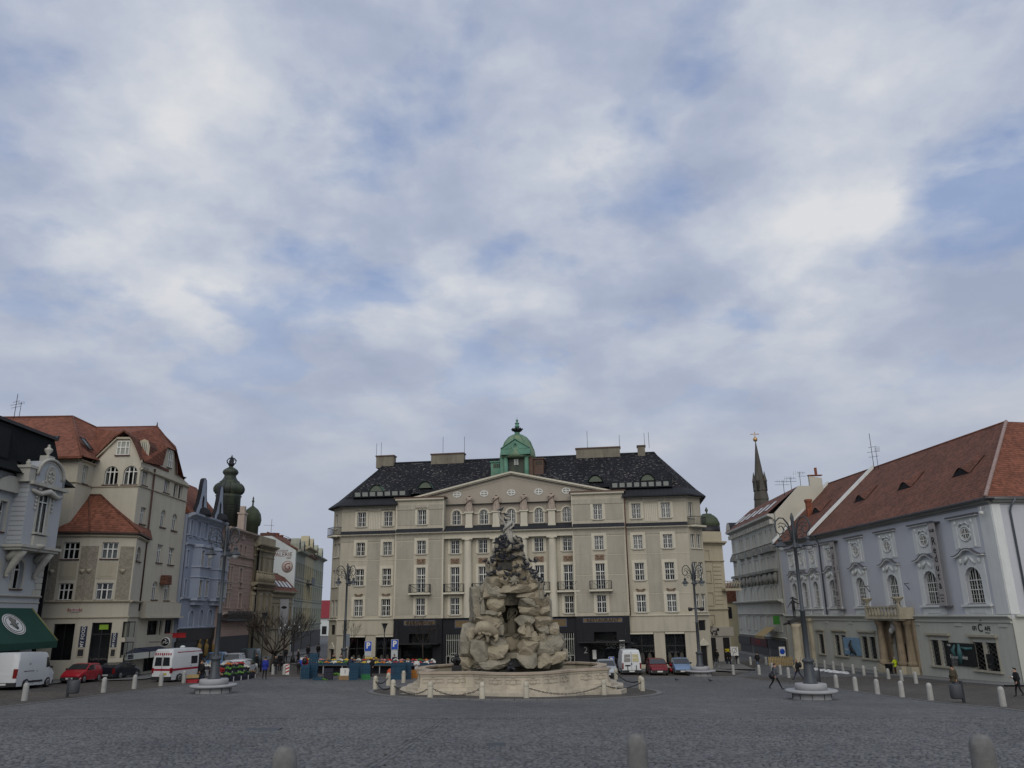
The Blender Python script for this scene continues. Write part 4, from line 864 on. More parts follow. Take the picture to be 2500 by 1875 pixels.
# main roofs
R1, R2 = py_(236, 1043.5, 79.), py_(383, 1043, 79.); zR = (R1.z+R2.z)/2; R1.z = R2.z = zR
G1, G2 = px_(409.5, 1092, -34.75), px_(431, 1101, -34.75); e1 = px_(397.5, 1137, -34.75)
Ev = [V((-39.5, 72.6, zgab-.15)), V((-34.6, 72.6, zgab-.1))]
s = MB(); apx = FU.T((a[0]+b[0])/2, -.3, a[1]+.45); c3 = px_(354, 1128, -34.7); s.face([R2, G1, e1, c3, apx]); s.face([R1, R2, apx]); s.face([R1, apx, V((-39.3, 72.9, zgab-.1))])
G2b = V((-34.75, 83.5, G2.z)); e2 = px_(456.5, 1166, -34.7)
s.face([R2, G1, G2]); s.face([G2, px_(432, 1157, -34.75), e2, V((-37, 86.5, e2.z)), V((R2.x, 84, zR-1))]); s.face([R2, G2, V((R2.x, 84, zR-1))])
Q2 = py_(178, 1017, 78.); Q1 = V((-75, 78, Q2.z)); h1 = V((-38.7, 69.6, 14.2)); h2 = V((-38.85, 73.0, zgab))
s.face([V((-75, 69.6, 14.2)), h1, Q2, Q1]); s.face([h1, h2, R1+V((-.5, 0, -.6)), R1, Q2]); s.face([Q1, Q2, R1, R2, V((R2.x, 84, zR-1)), V((-37, 90, 13)), V((-75, 90, 13))])
s.face([V((-75, 69.6, 14.2)), h1, h1-V((0, 0, .18)), V((-75, 69.6, 14.02))])
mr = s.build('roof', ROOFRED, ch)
s = MB(); s.tube([R1, R2], .13, 6); s.tube([Q1, Q2], .13, 6); s.tube([Q2, h1], .12, 6); s.tube([R2, G2], .12, 6); s.tube([Q2, R1], .12, 6); s.tube([R2, R2+V((0, 0, .5))], [.1, .03], 5); s.build('ridge_tiles', ROOFDARK, mr)
s = MB(); s.face([V((-35, 73.1, 14.3)), e1+V((-.25, 0, 0)), G1+V((-.25, 0, 0)), G2+V((-.25, 0, 0)), px_(432, 1157, -35), V((-35, 84.3, 14.0)), V((-35, 84.3, 13.62)), V((-35, 73.1, 13.62))]); sg = s.build('side_gable', CR1, ch)
q = px_(414.5, 1120, -34.99); window(F((-35, 73.1), pi/2), ch, q.y-73.1-.45, q.y-73.1+.45, q.z-.9, q.z+.9, 1, vb=(.5,), hb=(.6,), d=.02, deep=-.04, smat=BRN, curt=0)
def skylight(c, nrm_up, w, h):
    pass
for (x0, y0), pl in (((125, 1075), 'l'), ((209, 1085), 'r')):
    n = (h1-V((-75, 69.6, 14.2))).cross(Q2-h1).normalized() if pl == 'l' else (h2-h1).cross(R1-h2).normalized()
    if n.z < 0: n = -n
    r = ray(x0, y0); t = h1.dot(n)/r.dot(n); c = r*t+n*.06; ua = V((0, 0, 1)).cross(n).normalized(); va = n.cross(ua); s = MB(); fr = MB()
    cs = [c+ua*i*.42+va*j*.75 for i, j in ((-1, -1), (1, -1), (1, 1), (-1, 1))]; s.face([p+n*.06 for p in cs]); w_o = s.build('roof_window', GLASS, mr)
    for i in range(4): fr.tube([cs[i]+n*.04, cs[(i+1) % 4]+n*.04], .06, 4)
    fr.face([p+n*.02 for p in cs], 1); fr.build('frame', [BLACK, CURT], w_o)
dq = py_(352, 1095, 74.4); s = MB(); s.prism([(-.55, -.9), (.55, -.9), (.55, .2), (.35, .7), (0, .85), (-.35, .7), (-.55, .2)], -1.6, .15, 0, lambda p, t, q: V((dq.x+p, dq.y-t, dq.z+q))); do = s.build('dormer', ROOFDARK, mr); s = MB(); s.prism([(-.6, -.9), (.6, -.9), (.6, .2), (.38, .73), (0, .9), (-.38, .73), (-.6, .2)], .152, .165, 0, lambda p, t, q: V((dq.x+p, dq.y-t, dq.z+q))); s.build('dormer_front', CR3, do); s = MB(); s.face([V((dq.x+p, dq.y-.17, dq.z+q)) for p, q in ((-.38, -.75), (.38, -.75), (.38, .2), (.2, .55), (-.2, .55), (-.38, .2))]); wd_ = s.build('window', GLASS, do)
s = MB()
for k in range(5): s.box(dq.x-.4+.19*k, dq.x-.36+.19*k, dq.y-.22, dq.y-.17, dq.z-.75, dq.z+.5)
s.build('frame', WHITE, wd_)
# roof over the bay
tp1, tp2 = py_(217, 1209, 73.05), py_(246, 1209, 73.05)
o1, o2, o3, o4 = V((-40.4, 69.15, 7.5)), V((-37.05, 69.55, 7.5)), V((-33.35, 70.95, 7.5)), V((-34.7, 76.6, 7.45))
s = MB(); lw = V((-47, 68.4, 7.5)); s.face([lw, o1, V((-40.4, 70.6, 8.0)), V((-47, 70.6, 8.0))]); s.face([o1, o2, tp1, V((-39.4, 70.3, 8.4))]); s.face([o2, o3, tp2, tp1]); s.face([o3, o4, V((-35.0, 76.6, 8.3)), tp2]); s.face([V((-39.4, 70.3, 8.4)), tp1, V((-39.35, 73.1, 9.5))])
for p, q in ((lw, o1), (o1, o2), (o2, o3), (o3, o4)): s.face([p, q, q-V((0, 0, .15)), p-V((0, 0, .15))], 1)
s.face([lw-V((0, 0, .15)), o1-V((0, 0, .15)), V((-40.1, 70.6, 7.35)), V((-47, 70.6, 7.35))], 1); s.face([o1-V((0, 0, .15)), o2-V((0, 0, .15)), o3-V((0, 0, .15)), o4-V((0, 0, .15)), V((-36, 76, 7.35)), V((-39, 71, 7.35))], 1)
br_ = s.build('bay_roof', [ROOFRED, BRN], ch); s = MB(); s.tube([o2, tp1], .1, 5); s.tube([o3, tp2], .1, 5); s.tube([tp1, tp2], .12, 5); s.build('ridge_tiles', ROOFDARK, br_)
# shop signs
NAVY = mat('navy_sign', (.016, .022, .05), .5, .08); LIME = mat('lime_green', (.22, .36, .03), .6)
def vsign(fc, x0, x1, y0, y1, txt, size, root, d=.06):
    a_, b_, z0, z1 = fc.rect(x0, x1, y0, y1); s = MB(); fc.box(s, a_, b_, d-.05, d, z0, z1); o = s.build('sign_panel', NAVY, root); text(txt, size, fc.tmtx((a_+b_)/2, d+.01, (z0+z1)/2, pi/2), WSIGN, o, bold=.003, ext=.008); return o
vsign(K2, 194, 211, 1529, 1580, 'MY FOOD', .38, ch); vsign(K2, 271, 286, 1545, 1580, 'MY FOOD', .27, ch)
a_, b_, z0, z1 = K2.rect(242, 264, 1525, 1537); s = MB(); K2.box(s, a_, b_, -.25, -.2, z0, z1); s.build('lime_panel', LIME, ch)
for x0, x1 in ((187, 206), (268, 283)): a_, b_, z0, z1 = K2.rect(x0, x1, 1583, 1604); s = MB(); K2.box(s, a_, b_, .01, .06, z0, z1); o = s.build('menu_board', CR3, ch); s = MB(); K2.box(s, a_+.08, b_-.08, .06, .075, z0+.08, z1-.08); s.build('board_face', BLACK, o)
a_, b_, z0, z1 = K1.rect(174, 194, 1484, 1494); s = MB(); K1.box(s, a_, b_, .05, .09, z0, z1); o = s.build('street_sign', mat('pale_enamel', (.45, .40, .37), .5), ch); text('Radnická', .34, K1.tmtx((a_+b_)/2, .1, (z0+z1)/2), mat('red_letter', (.25, .03, .03), .6), o, ext=.006)
AWN = mat('cream_awning', (.5, .5, .45), .9, .06)
s = MB(); q0, q1 = K4.px(302, 1568, 1.2), K4.px(400, 1552, 1.2)
for a_, b_ in ((-4.6, -.1), (.15, 4.6)):
    s.hexa([K4.T(a_, .15, -2.55), K4.T(b_, .15, -2.55), K4.T(b_, 1.35, -2.85), K4.T(a_, 1.35, -2.85), K4.T(a_, .15, -2.48), K4.T(b_, .15, -2.48), K4.T(b_, 1.35, -2.78), K4.T(a_, 1.35, -2.78)], 1); s.box(a_, b_, 1.33, 1.36, -3.35, -2.82, 0, K4.T)
aw = s.build('awning', [AWN, NAVY], ch, kind=None); s = MB(); s.box(-4.1, -3.1, 1.365, 1.37, -3.28, -2.92, 0, K4.T); o = s.build('logo_patch', NAVY, aw)
s = MB(); q = px_(404, 1567, -33.3); s.lathe([(.42, -.06), (.42, .06)], 20, 0, (0, 0, 0), T=lambda a, b, c: q+V((a, c, b))); s.lathe([(.37, -.065), (.37, -.075)], 20, 1, (0, 0, 0), T=lambda a, b, c: q+V((a, c, b)))
for k in range(3): s.tube([q+V((.28*t*cos(2.1*k+2*t), -.09, .28*t*sin(2.1*k+2*t))) for t in (.15, .35, .55, .75, .95)], .035, 5, 0)
s.tube([q+V((-.4, 0, 0)), q+V((-1.6, 0, 0))], .03, 4, 1); s.build('round_sign', [WSIGN, BLACK], ch)
s = MB(); s.box(-34.1, -32.8, 82.05, 82.12, -1.75, -1.35); s.box(-34.9, -32.8, 82.0, 82.1, -1.35, -1.3); rs = s.build('red_sign', mat('red_sign', (.35, .02, .025), .5), ch)
# --- white house with dark mansard roof
WH = mat('white_plaster', (.38, .40, .415), .9, .05, .4, streak=.2, dirt=(.3, .3, .29)); WT = mat('white_trim', (.42, .41, .36), .88, .08, 1., streak=.4, dirt=(.24, .22, .19))
MANS = mat('dark_mansard', (.011, .013, .014), .85, spec=.1, var=.25, sc=.8, kind='rib', bump=.5)
wh = thing('mansard_house', 'white ornate house with dark mansard roof and round gable above the green awning', 'house', (-42, 58, g(-42, 58)), world=True)
XW = -38.3; FX = F((XW, 45), pi/2); FB = F((-37.15, 60.1), pi/2)
ar = dict(vb=(.5,), hb=(.33,), surr=.22, sm=WT, smat=BRN, curt=.4)
w_ = [(*FX.rect(30, 55, 1366, 1438), 1, ar), (*FX.rect(37.5, 60, 1233, 1298), 0, ar), (*FX.rect(-6, 12, 1222, 1298), 0, ar), (*FX.rect(-26, -4, 1366, 1438), 1, ar)]
fac(wh, FX, 0, 20.5, 1.9, 11.3, w_, WH, deep=.3)
fac(wh, F((-46, 65.5), 0.), 0, 7.7, zg, 11.3, [], WH)
bodybox(wh, [(-60, 45), (XW, 45), (XW, 65.5), (-60, 65.5)], zg, 1.9, DARK); 
s = MB(); wall(s, FX, 0, 20.5, zg, 1.9, [(8, 19, zg, .6, 0)], .05, .5); s.build('shop_wall', WH, wh)
wb = [(*FB.rect(91, 116.5, 1188, 1303), 1, ar)]
fac(wh, FB, 0, 4.7, 5.65, 10.2, wb, WH, deep=.1); fac(wh, F((XW, 60.1), 0.), 0, 1.15, 5.65, 11.2, [], WH); fac(wh, F((-37.15, 64.8), pi), 0, 1.15, 5.65, 11.2, [], WH)
s = MB()
for z in [5.9+.36*k for k in range(14)]: s.box(XW+.05, -37.17, 60.08, 60.098, z, z+.03)
s.build('rustication_joint', mat('joint_shadow_grey', (.2, .2, .19), .9), wh, kind='stuff')  # rustication joints laid on as thin grey strips
s = MB(); s.box(XW-.02, -36.8, 59.8, 65.1, 5.4, 5.6); s.box(XW-.02, -36.95, 59.95, 64.95, 5.2, 5.4); bo = s.build('balcony_slab', WT, wh)
for y in (60.6, 64.2):
    s = MB(); s.tube([(XW+.05, y, 3.3), (XW+.2, y, 3.5), (XW+.5, y, 4.1), (XW+.85, y, 4.7), (XW+1.15, y, 5.2)], [.12, .2, .26, .3, .32], 8); s.tube([(XW+.1, y, 4.6), (XW+.6, y, 5.0), (XW+1.0, y, 5.1)], [.3, .34, .3], 8); s.ball((XW+.2, y, 3.35), .17, 8); s.build('console', WT, wh)
sect(wh, FX, [(0, 20.5, 1.75, BAND, 0), (0, 20.5, 1.35, SMALL, 0), (0, 15.1, 5.35, SMALL, 0)], WT)
s = MB()
for k in range(7): s.box(XW-.02, XW+.07, 64.5+.25*(k % 2), 65.55, 1.95+.5*k, 2.4+.5*k)
s.build('quoin', WT, wh, kind='stuff')
q = w_[0]
for a_, b_ in ((q[0]-.22, q[0]-.02), (q[1]+.02, q[1]+.22)): pass
# ornament over the bay window, round gable with sunken disc
s = MB(); u0, u1 = wb[0][0], wb[0][1]
for k in range(9): t = pi*k/8; s.ball((0, 0, 0), (.16, .12, .14), 6, 0, lambda a, b, c, t=t: FB.T((u0+u1)/2+1.0*cos(t)+a, .12+b, wb[0][3]-.25+.75*sin(t)+c))
for uq in (u0-.45, u1+.45):
    for k in range(5): s.ball((0, 0, 0), (.1, .08, .12), 6, 0, lambda a, b, c, k=k, uq=uq: FB.T(uq+a, .08+b, wb[0][3]-.6-.3*k+c))
s.tube([FB.T(.3, .1, 9.75), FB.T(1.2, .2, 9.55), FB.T(2.3, .25, 9.85), FB.T(3.5, .2, 9.55), FB.T(4.4, .1, 9.75)], [.12, .2, .24, .2, .12], 7); s.build('garland', WT, wh, kind='stuff')
s = MB(); FB.box(s, u0-.3, u1+.3, 0, .3, wb[0][2]-.15, wb[0][2]); FB.box(s, u0-.2, u1+.2, 0, .2, wb[0][2]-1.0, wb[0][2]-.25); s.lathe([(.1, -.5), (.45, -.2), (.5, 0)], 10, 0, tuple(FB.T((u0+u1)/2, .1, wb[0][2]-.9))); s.build('apron', WT, wh)
cz = 10.95; s = MB(); pl = [(.55, 10.2), (4.15, 10.2)]+[(2.35+1.8*cos(pi*k/12), cz+1.4*sin(pi*k/12)) for k in range(13)]; s.prism(pl, -1.6, .12, 0, FB.T); rg = s.build('round_gable', WH, wh); s = MB()
for r, t, d in ((1.85, .13, .3), (1.55, .08, .22)): s.tube([FB.T(2.35+r*cos(pi*k/14), d-.12, cz+r*.8*sin(pi*k/14)) for k in range(15)], t, 6)
s.lathe([(.95, .0), (1.05, .06), (.95, .1), (.85, .05), (.0, .04)], 20, 0, T=lambda a, b, c: FB.T(2.35+a*.65, .12+c, 11.05+b*.9))
for k in range(8): s.ball((0, 0, 0), (.12, .08, .12), 6, 0, lambda a, b, c, k=k: FB.T(2.35+.3*cos(k*.785)+a, .2+b, 11.05+.4*sin(k*.785)+c))
s.box(-.1, 4.9, -.02, .35, 10.15, 10.4, 0, FB.T); s.box(-.5, .5, -1.0, .2, 11.35, 11.55, 0, FB.T); s.box(-.4, .4, -.9, .1, 10.3, 11.35, 0, FB.T); s.build('gable_trim', WT, rg)
for (u, z, h) in ((2.35, 12.35, .85), (0, 11.55, .45)):
    s = MB(); 
    if h > .8: s.box(u-.45, u+.45, -.7, .0, z-.1, z+.4, 0, FB.T); z += .4
    s.lathe([(.12, 0), (.16, .08*h), (.08, .16*h), (.3*h+.05, .5*h), (.3*h+.05, .7*h), (.12, .85*h), (.1, .95*h), (.14, 1.0*h), (.02, 1.15*h)], 10, 0, tuple(FB.T(u, -.35, z))); s.build('urn', WT, rg)
s = MB(); RT = [(45, 11.2), (45, 14.9)]
def mp(y, x, z): return V((x, y, z))
s.face([mp(45, XW+.75, 10.9), mp(59.9, XW+.75, 10.9), mp(59.9, XW-.05, 11.9), mp(45, XW-.05, 11.9)]); s.face([mp(45, XW-.05, 11.9), mp(66.2, XW-.05, 11.9), mp(65.4, XW-.6, 14.75), mp(45, XW-.6, 14.75)])
s.face([mp(64.9, XW+.9, 10.95), mp(67.0, XW+.9, 10.9), mp(66.2, XW-.05, 11.9), mp(64.9, XW-.05, 11.9)]); s.face([mp(67.0, XW+.9, 10.9), mp(67.0, -60, 10.9), mp(66.2, -60, 11.9), mp(66.2, XW-.05, 11.9)]); s.face([mp(66.2, XW-.05, 11.9), mp(66.2, -60, 11.9), mp(65.4, -60, 14.75), mp(65.4, XW-.6, 14.75)])
s.face([mp(45, XW-.6, 14.75), mp(65.4, XW-.6, 14.75), mp(65.4, -60, 15.5), mp(45, -60, 15.5)]); s.face([mp(45, XW+.75, 10.9), mp(67, XW+.9, 10.9), mp(67, -60, 10.9), mp(45, -60, 10.9)])
ro = s.build('mansard_roof', MANS, wh); s = MB(); s.box(XW-.75, XW-.35, 45, 65.6, 14.7, 14.95); s.build('roof_edge', BLACK, ro)
s = MB(); s.prism([(56.2, 10.9), (59.2, 10.9), (58.8, 11.5), (58.6, 14.3), (56.8, 14.3), (56.6, 11.5)], XW-1.0, XW+.15, 0, lambda p, t, q: V((t, p, q))); dm = s.build('dormer', MANS, ro); s = MB(); s.box(XW+.15, XW+.2, 57.0, 58.4, 11.8, 14.0); s.build('window', DARK, dm)
s = MB(); s.prism([(w_[2][0]-.9, w_[2][3]+.7), (w_[2][1]+.9, w_[2][3]+.7)]+[((w_[2][0]+w_[2][1])/2+(1.7)*cos(pi*k/10), w_[2][3]+.7+1.2*sin(pi*k/10)) for k in range(11)], 0, .45, 0, FX.T); s.build('window_hood', WT, wh)
# green awning with its white oval badge
GRN = mat('green_awning', (.013, .052, .037), .85, .12, 1.); YEL = mat('yellow_edge', (.2, .2, .09), .8)
s = MB(); T4 = [V((XW+.1, 52, 1.0)), V((XW+.1, 64.6, 1.0)), V((XW+2.1, 65.3, -1.5)), V((XW+2.1, 52, -1.5))]
s.hexa([p-V((0, 0, .05)) for p in T4]+T4); s.box(XW+2.07, XW+2.12, 52, 65.3, -2.0, -1.5); aw = s.build('green_awning', GRN, wh)
s = MB(); s.tube([T4[1]+V((0, 0, .02)), T4[2]+V((0, 0, .02))], .07, 5); s.tube([T4[1]-V((0, 7.0, -.02)), T4[2]-V((0, 7.4, -.02))], .07, 5); s.build('yellow_edging', YEL, aw)
n_ = (T4[1]-T4[0]).cross(T4[2]-T4[1]).normalized(); n_ = n_ if n_.z > 0 else -n_; va = (T4[2]-T4[1]); va = (va-V((0, va.y, 0))).normalized(); c = V((XW+1.05, 61.0, -.2))
ec = lambda a, b, h=0: c+V((0, 1, 0))*a+va*b+n_*(.04+h)
s = MB(); s.face([ec(1.25*cos(2*pi*k/24), .95*sin(2*pi*k/24)) for k in range(24)]); 
for r in (.72, .9): s.tube([ec(1.25*r*cos(2*pi*k/24), .95*r*sin(2*pi*k/24), .02) for k in range(25)], .025, 4, 1)
s.tube([ec(-.2, -.55, .02), ec(.0, -.2, .02), ec(-.15, .1, .02), ec(.1, .45, .02)], [.1, .25, .2, .1], 6, 1); s.tube([ec(-.5, .0, .02), ec(.0, .1, .02), ec(.5, -.05, .02)], .05, 5, 1); s.build('badge', [WSIGN, mat('grey_print', (.12, .13, .12), .7)], aw)
# --- blue house with two curved gables
BL = mat('blue_plaster', (.255, .285, .35), .9, .07, .5, streak=.25, dirt=(.16, .18, .22)); BLT = mat('blue_trim', (.33, .365, .43), .88, .07, 1., streak=.35, dirt=(.2, .22, .26))
bh = thing('gabled_house', 'narrow blue house with two curved gables and bay windows', 'house', (-38, 89, g(-38, 89)), world=True)
FL = F((-34.6, 84.35), pi/2); UE = 10.1
def bl(x0, x1, y0, y1, k=0, st=None): return (*FL.rect(420+x0/6.38, 420+x1/6.38, 1140+y0/6.38, 1140+y1/6.38), k, st or bst)
def bl2(x0, x1, y0, y1, k=0, st=None): return (*FL.rect(330+x0/5.184, 330+x1/5.184, 1400+y0/5.184, 1400+y1/5.184), k, st or bst)
bst = dict(vb=(.5,), hb=(.3,), surr=.13, sm=BLT, smat=BLT, curt=.3, fm=mat('cream_joinery', (.5, .46, .36), .6))
b1, b2 = FL.px(420+330/6.38, 1369)[0]-.3, FL.px(420+520/6.38, 1369)[0]+.1
c1, c2 = FL.px(420+625/6.38, 1369)[0]-.25, FL.px(420+790/6.38, 1369)[0]+.25
wl = [bl(205, 235, 800, 1055), bl(285, 315, 830, 1085), bl(387, 438, 850, 1105), bl(500, 545, 870, 1125), bl(587, 615, 930, 1170), bl(672, 710, 960, 1190), bl(765, 800, 985, 1215), bl(150, 185, 1270, 1520), bl(228, 255, 1290, 1540), bl(540, 568, 1350, 1590), bl2(558, 590, 65, 270), bl2(620, 645, 75, 285), bl2(883, 905, 95, 290), bl2(537, 598, 465, 688, 1), bl2(672, 738, 470, 672, 1), bl2(806, 855, 460, 660, 1), bl2(912, 972, 458, 650, 1), bl2(1030, 1065, 455, 640, 1)]
wo = [bl(332, 390, 1300, 1550), bl(455, 500, 1312, 1560), bl2(705, 755, 85, 295), bl2(800, 840, 90, 292)]; wo2 = [bl(627, 682, 1375, 1600), bl(737, 775, 1385, 1620), bl2(945, 990, 108, 297), bl2(1035, 1070, 112, 297)]
zs_ = FL.px(480, 1533)[1]
fac(bh, FL, 0, UE, zs_, 10.8, wl, BL, deep=.25)
def oriel(a_, b_, z0, z1, ws, d, root, fc, m, tm):
    ds = F(fc.T(a_, 0, 0), p1=fc.T(a_+.5, d, 0)); de = F(fc.T(b_-.5, d, 0), p1=fc.T(b_, 0, 0)); f0 = F(fc.T(a_+.5, d, 0), fc.a)
    fac(root, f0, 0, b_-a_-1.0, z0, z1, [(max(.08, w[0]-a_-.5), min(b_-a_-1.08, w[1]-a_-.5), *w[2:]) for w in ws], m, deep=.12)
    s = MB()
    for f in (ds, de): s.face([f.T(0, 0, z0), f.T(f.len, 0, z0), f.T(f.len, 0, z1), f.T(0, 0, z1)])
    pl = [(a_, 0), (a_+.5, d), (b_-.5, d), (b_, 0)]
    s.face([fc.T(p, q, z0) for p, q in pl][::-1]); s.face([fc.T(p, q, z1) for p, q in pl]); s.build('oriel', m, root)
    for z, h, e in ((z0-.25, .25, .0), (z1-.05, .3, .15), ((z0+z1)/2-.55, .12, .12), ((z0+z1)/2+.5, .12, .12)): s = MB(); s.prism([(a_-e, 0), (a_+.5-e/2, d+e), (b_-.5+e/2, d+e), (b_+e, 0)], z, z+h, 0, lambda p, t, q: fc.T(p, q, t)); s.build('oriel_moulding', tm, root)
    s = MB(); s.prism([(a_+.5, 0), (a_+.7, d*.6), (b_-.7, d*.6), (b_-.5, 0)], z0-.7, z0-.25, 0, lambda p, t, q: fc.T(p, q, t)); s.build('oriel_moulding', tm, root)
zo0, zo1 = FL.px(465, 1460)[1], FL.px(470, 1333)[1]
oriel(b1, b2, zo0, zo1, wo, .75, bh, FL, BL, BLT); oriel(c1, c2, zo0, zo1, wo2, .75, bh, FL, BL, BLT)
sect(bh, FL, [(0, UE, zo1, BAND, 0), (0, UE, zo1+1.0, SMALL, 0), (0, UE, zo0-.2, BAND, 0), (0, UE, 10.4, BIG, 0), (0, UE, zs_-.1, BAND, 0)], BLT)
bodybox(bh, [(-34.7, 84.4), (-34.7, 94.4), (-46, 94.4), (-46, 84.4)], zg, 10.8, BL); 
s = MB(); FL.box(s, 0, UE, 0, .12, -2.2, zs_-.1, 0); FL.box(s, 0, UE, -.2, .0, zg, -2.2, 1); s.build('shopfront', [mat('dark_fascia', (.03, .028, .028), .6, .15), BLACK], bh)
for px0 in (420, 437, 455): 
    q = FL.px(px0+65, 1575); s = MB(); s.lathe([(.05, -1.2), (.3, -1.1), (.28, -.3), (.32, 0), (.1, .18), (.09, .28), (.17, .4), (.17, .58), (.06, .68)], 8, 0, tuple(FL.T(q[0], .05, q[1]))); s.build('mannequin', mat('mustard_cloth', (.22, .15, .05), .9), bh)
for (x0, x1, xt, yt, yb), nm in (((460/1., 545, 490, 185, 640), 'a'), ((735, 800, 760, 340, 770), 'b')):
    u0, zb_ = FL.px(420+(365 if nm == 'a' else 650)/6.38, 1140+yb/6.38); u1 = FL.px(420+(555 if nm == 'a' else 800)/6.38, 1140+yb/6.38)[0]; ut, zt = FL.px(420+xt/6.38, 1140+yt/6.38); ut = (u0+u1)/2; zb_ = 10.9; zt = 15.1
    hw_ = (u1-u0)/2; pf = [(-1, 0), (-.9, .12), (-.62, .3), (-.42, .55), (-.32, .8), (-.22, .95), (0, 1.), (.22, .95), (.32, .8), (.42, .55), (.62, .3), (.9, .12), (1, 0)]
    pl = [(ut+p*hw_*1.1, zb_+(zt-zb_)*q) for p, q in pf]; s = MB(); s.prism(pl, -.12, .1, 0, FL.T); gb = s.build('curved_gable', BLT, bh)
    s = MB(); n = len(pl)
    for d0, d1, k in ((-.3, .14, 1.01),):
        A = [FL.T(ut+(p-ut)*k, d0, zb_+(q-zb_)*k) for p, q in pl]; B = [FL.T(ut+(p-ut)*k, d1, zb_+(q-zb_)*k) for p, q in pl]
        s.shared(A+B, [(i, i+1, n+i+1, n+i) for i in range(n-1)])
    s.build('gable_roof', TINROOF, gb); s = MB(); s.prism([(ut-.22, zb_+1.0), (ut+.22, zb_+1.0), (ut+.22, zb_+2.0), (ut, zb_+2.3), (ut-.22, zb_+2.0)], .1, .14, 0, FL.T); s.build('niche', DARK, gb)
    s = MB(); s.lathe([(.9, 0), (.85, .3), (.6, .75), (.2, .95), (0, 1.0)], 12, 0, tuple(FL.T(ut, .25, 10.9))); s.build('bay_cupola', TINROOF, gb)
s = MB(); s.face([FL.T(-.05, .2, 10.9), FL.T(UE, .2, 10.9), FL.T(UE, -3.6, 15.2), FL.T(-.05, -3.6, 15.2)]); s.face([FL.T(-.05, -7, 11), FL.T(UE, -7, 11), FL.T(UE, -3.6, 15.2), FL.T(-.05, -3.6, 15.2)]); s.face([FL.T(-.05, .2, 10.9), FL.T(-.05, -7, 10.9), FL.T(-.05, -3.6, 15.2)]); s.face([FL.T(UE, .2, 10.9), FL.T(UE, -7, 10.9), FL.T(UE, -3.6, 15.2)]); s.build('roof', ROOFRED, bh)
# --- pink house with onion tower
PK = mat('pink_plaster', (.36, .265, .225), .9, .1, .5, streak=.4, dirt=(.19, .15, .13)); PKT = mat('pale_pink_trim', (.40, .33, .28), .88, .1, 1., streak=.45, dirt=(.2, .165, .14))
ph = thing('tower_house', 'pink house crowned by a dark green onion tower', 'house', (-38, 99, g(-38, 99)), world=True)
FP = F((-34.2, 94.45), pi/2); UP = 11.0
def pk(x0, x1, y0, y1, k=0): return (*FP.rect(520+x0/6.914, 520+x1/6.914, 1320+y0/6.914, 1320+y1/6.914), k, dict(vb=(.5,), hb=(.3,), surr=.16, sm=PKT, smat=PKT, curt=.3))
wp = [pk(240, 275, 430, 680), pk(295, 325, 435, 680), pk(440, 490, 470, 690), pk(222, 255, 720, 800), pk(275, 305, 730, 800), pk(440, 485, 720, 780), pk(195, 235, 880, 1130), pk(255, 280, 880, 1130), pk(425, 480, 890, 1140), pk(440, 485, 60, 225, 1), pk(520, 560, 80, 245, 1), pk(285, 330, 10, 210, 1)]
fac(ph, FP, 0, UP, -1.2, 10.4, wp, PK, deep=.28); bodybox(ph, [(-34.3, 94.5), (-34.3, 105.4), (-46, 105.4), (-46, 94.5)], zg, 10.4, PK)
zz = [FP.px(520+300/6.914, 1320+y/6.914)[1] for y in (255, 395, 1215, 1290)]
sect(ph, FP, [(0, UP, zz[0], BAND, 0), (0, UP, zz[1], SMALL, 0), (0, UP, 10.0, BIG, 0), (0, UP, zz[3], BIG, 0)], PKT)
s = MB()
for k in range(23): z = -.9+.5*k; FP.box(s, .05, UP-.05, .002, .012, z, z+.03)
s.build('ashlar_joint', mat('pink_joint', (.2, .15, .125), .9), ph, kind='stuff')
s = MB(); FP.box(s, 0, UP, -.02, .1, zg, -1.2, 0); FP.box(s, .2, UP-.2, .1, .2, zg, -2.0, 1); s.build('shopfront', [PK, mat('dark_fascia', (.03, .028, .028))], ph)
s = MB()
for k in range(30): u = 1.0+k*.3; s.box(u, u+.05, .75, .8, zz[2]-.8, zz[2]+.15, 0, FP.T)
s.box(.9, 10, .74, .82, zz[2]+.1, zz[2]+.18, 0, FP.T); s.box(.9, 10, 0, .8, zz[2]-.95, zz[2]-.8, 0, FP.T); s.build('balcony_railing', IRON, ph)
TC = py_(559, 1200, 101.); s = MB()
def oz(y): return py_(559, y, 101.).z
k_m = (py_(595, 1200, 101.)-TC).length/1.0
prof = [(1.9, oz(1285)), (1.9, oz(1215)), (2.05, oz(1211)), (1.85, oz(1209)), (1.95, oz(1207)), (2.3, oz(1200)), (2.35, oz(1193)), (2.15, oz(1186)), (1.75, oz(1181)), (1.55, oz(1179)), (1.6, oz(1177)), (1.25, oz(1173)), (.95, oz(1166)), (.9, oz(1161)), (1.15, oz(1157)), (1.25, oz(1153)), (1.1, oz(1148)), (.65, oz(1143)), (.35, oz(1141)), (.3, oz(1138))]
prof = [(r*.8, z) for r, z in prof]; s.lathe(prof, 16, 0, (TC.x, TC.y, 0)); tw = s.build('onion_tower', OLDCOPPER, ph); s = MB(); zc_ = oz(1138)
s.lathe([(.3, zc_), (.42, zc_+.2), (.5, zc_+.35), (.3, zc_+.4), (.25, zc_+.9), (.1, zc_+1.0), (.18, zc_+1.1), (.1, zc_+1.25), (.02, zc_+1.5)], 10, 0, (TC.x, TC.y, 0))
for i in range(8): q = 2*pi*i/8; s.tube([V((TC.x+.5*cos(q), TC.y+.5*sin(q), zc_+.35)), V((TC.x+.62*cos(q), TC.y+.62*sin(q), zc_+.7)), V((TC.x+.35*cos(q), TC.y+.35*sin(q), zc_+1.0)), V((TC.x, TC.y, zc_+1.1))], .06, 4)
s.build('crown_finial', IRON, tw)
s = MB()
